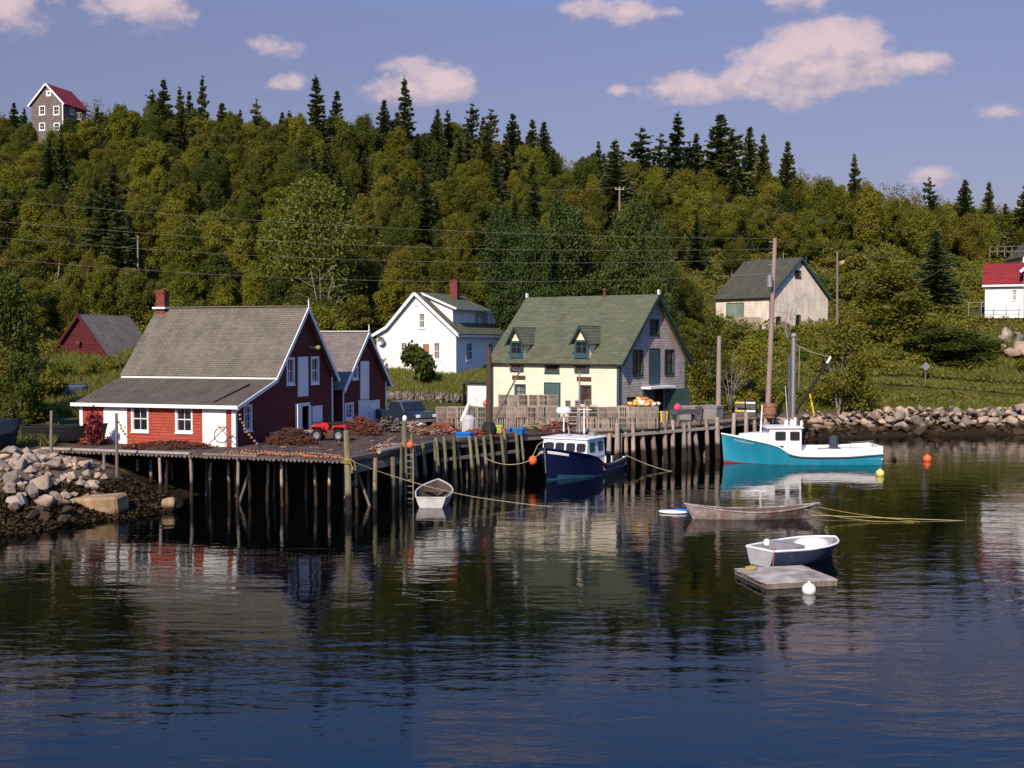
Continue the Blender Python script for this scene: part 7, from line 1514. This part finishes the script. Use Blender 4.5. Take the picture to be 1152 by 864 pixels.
if rest:      # the wood goes on: one mass behind the counted trees
    C = []; N = []
    for x, y, g, H, W in rest:
        n = 1300; v = rng.normal(size=(n, 3)); v /= np.linalg.norm(v, axis=1, keepdims=True); lob = rng.integers(0, 14, n); cx_ = rng.normal(size=(14, 3))*np.array([W*.22, W*.22, H*.17]) + np.array([x, y, g + H*.55])
        C.append(cx_[lob] + v*np.array([W*.17, W*.17, H*.14])*(rng.random((n, 1))**.3)); N.append(v + rng.normal(size=v.shape)*.7)
    C = np.concatenate(C); tag(put('woodland', leaf_mesh('woodland', C, np.concatenate(N), .15*rng.uniform(.6, 1.3, len(C)), LEAF['olive green'])), 'unbroken wood behind the counted trees', kind='stuff')
print('TREES', nb_ct, nb2, len(placed), len(rest))
# bushes on the open slope at right and along the wood's edge
bushes = Pool([bush(LEAF[c], 1.8, 2.4, random.choice([900, 1200]), random.choice([.12, .15])) for c in LK])
bp_, bc = [], 0
for _ in range(5000):
    if bc >= 285: break
    px = random.uniform(-20, 1200); lo = float(np.interp(px, [0, 45, 60, 165, 180, 430, 440, 560, 600, 780, 800, 1200], [68, 72, 92, 96, 92, 94, 120, 120, 104, 100, 95, 107])); y = random.uniform(lo, lo + 9) if px < 780 else random.uniform(lo, 168); x = (px-CX)/FPX*y
    if shore_t(np.array([x]), np.array([y]))[0] < 6: continue
    if 108.5 < y < 114.5 and px > 850: continue
    s = random.uniform(.55, 1.35) * (1.0 if px > 780 else .9)
    if blocked(x, y, 1.8*s, 2.4*s) or any((x-a)**2 + (y-b)**2 < 2.6 for a, b in bp_): continue
    bp_.append((x, y)); v = random.randrange(len(LK)); bushes.place(v, (x, y, hz1(x, y) - .08), random.random()*6, (s*random.uniform(.9, 1.3), s, s*random.uniform(.8, 1.3)), f"{'large' if s > 1 else 'small'} {LK[v]} bush " + (f"among the grass at the wood edge {zone(px)}" if px < 780 else f"{'just above the gravel road' if y < 122 else 'halfway up the open slope' if y < 138 else 'high on the open slope'} {'left of the pale hill house' if px < 800 else 'below the pale hill house' if px < 940 else 'above the stone bank' if px < 1060 else 'by the red roofed house'}"), 'bushes on the open slope' if px >= 780 else 'bushes along the wood edge'); bc += 1
for P_ in (broad, spruces, pines, birch, bushes): P_.clean()

# ------------------------------------------------------------------ undergrowth and grass
def scatter(n, x0, x1, y0, y1, bias=1.):
    y = y0 + (y1-y0)*rng.random(n)**bias; px = rng.uniform(x0, x1, n); return (px-CX)/FPX*y, y, px
def clear_mask(x, y, px, extra=0):
    k = np.ones(len(x), bool)
    for bx_, by_, r_ in BLD: k &= (x-bx_)**2 + (y-by_)**2 > (r_*.6 + extra)**2
    return k
x, y, px = scatter(640000, -200, 1350, 66, 196, 1.0)
lo = np.interp(px, [-90, 0, 40, 60, 165, 175, 430, 440, 560, 580, 770, 790, 860, 1250], [66, 67, 70, 100, 103, 92, 95, 119, 119, 99, 97, 93, 94, 103])
k = (y > lo) & clear_mask(x, y, px, .6) & (shore_t(x, y) > 5.2) & ~((y > 111.3) & (y < 113.5) & (px > 860)) & ~((px > 1118) & (px < 1165) & (y > 113) & (y < 123)); x, y, px = x[k], y[k], px[k]
nz_ = np.array([noise.noise(Vector((a*.33, b*.33, 1))) + .5*noise.noise(Vector((a*.9, b*.9, 5))) for a, b in zip(x, y)])
hmax = np.clip(.35 + 1.15*nz_ + .25, .12, 1.9); hgt = hmax*rng.random(len(x))**.6
C = np.stack([x, y, hz(x, y) + hgt], 1); N = np.stack([rng.normal(size=len(x))*.8, rng.normal(size=len(x))*.8 - .25, np.full(len(x), .75)], 1)
tag(put('undergrowth', leaf_mesh('undergrowth', C, N, .12*rng.uniform(.5, 1.4, len(x)) + .035, THICKET)), 'tangled green undergrowth covering the slope', kind='stuff')
def grass_mesh(x, y, h, m):
    n = len(x); a = rng.random(n)*6.283; w = .02 + .025*rng.random(n); z = hz(x, y); d = np.stack([np.cos(a), np.sin(a)], 1); ln = rng.normal(size=(n, 2))*.35*h[:, None]
    b0 = np.stack([x - d[:, 0]*w, y - d[:, 1]*w, z - .02], 1); b1 = np.stack([x + d[:, 0]*w, y + d[:, 1]*w, z - .02], 1); t1 = np.stack([x + ln[:, 0] + d[:, 0]*w*.3, y + ln[:, 1] + d[:, 1]*w*.3, z + h], 1); t0 = t1 - np.stack([d[:, 0], d[:, 1], np.zeros(n)], 1)*(w*.6)[:, None]
    return quads('grass', np.stack([b0, b1, t1, t0], 1), m)
G_ = []
for n, a, b, y0, y1, h0 in ((95000, 820, 1230, 100, 125, .6), (26000, 36, 170, 80, 104, .6), (42000, 425, 575, 92, 124, .35), (10000, -60, 60, 64, 84, .5), (14000, 560, 830, 92, 112, .5)):
    x, y, px = scatter(n, a, b, y0, y1); k = clear_mask(x, y, px, .1) & (shore_t(x, y) > 4.6) & ~((y > 111.2) & (y < 113.5) & (px > 860)) & ~((px > 560) & (px < 800) & (y < 96)); x, y = x[k], y[k]
    hh_ = h0*rng.uniform(.4, 1.3, len(x)); G_.append((x, y, hh_))
x, y, h = (np.concatenate([g[i] for g in G_]) for i in range(3))
tag(put('grass', grass_mesh(x, y, h, GRASS)), 'long seeding grass on the banks and around the houses', kind='stuff')
# weed on the left shore
x, y, px = scatter(16000, -60, 190, 49, 60); t = shore_t(x, y); k = (t > -.4) & (t < 3.2); x, y = x[k], y[k]
WEED = leaf_material('rockweed', [(.02, .012, .005), (.04, .024, .008), (.06, .036, .012)], .05, False)
C = np.stack([x, y, hz(x, y) + .05 + .1*rng.random(len(x))], 1); N = np.stack([rng.normal(size=len(x))*.5, rng.normal(size=len(x))*.5, np.ones(len(x))], 1); tag(put('seaweed', leaf_mesh('seaweed', C, N, .09*rng.uniform(.5, 1.5, len(x)), WEED)), 'brown rockweed on the low left shore', kind='stuff')
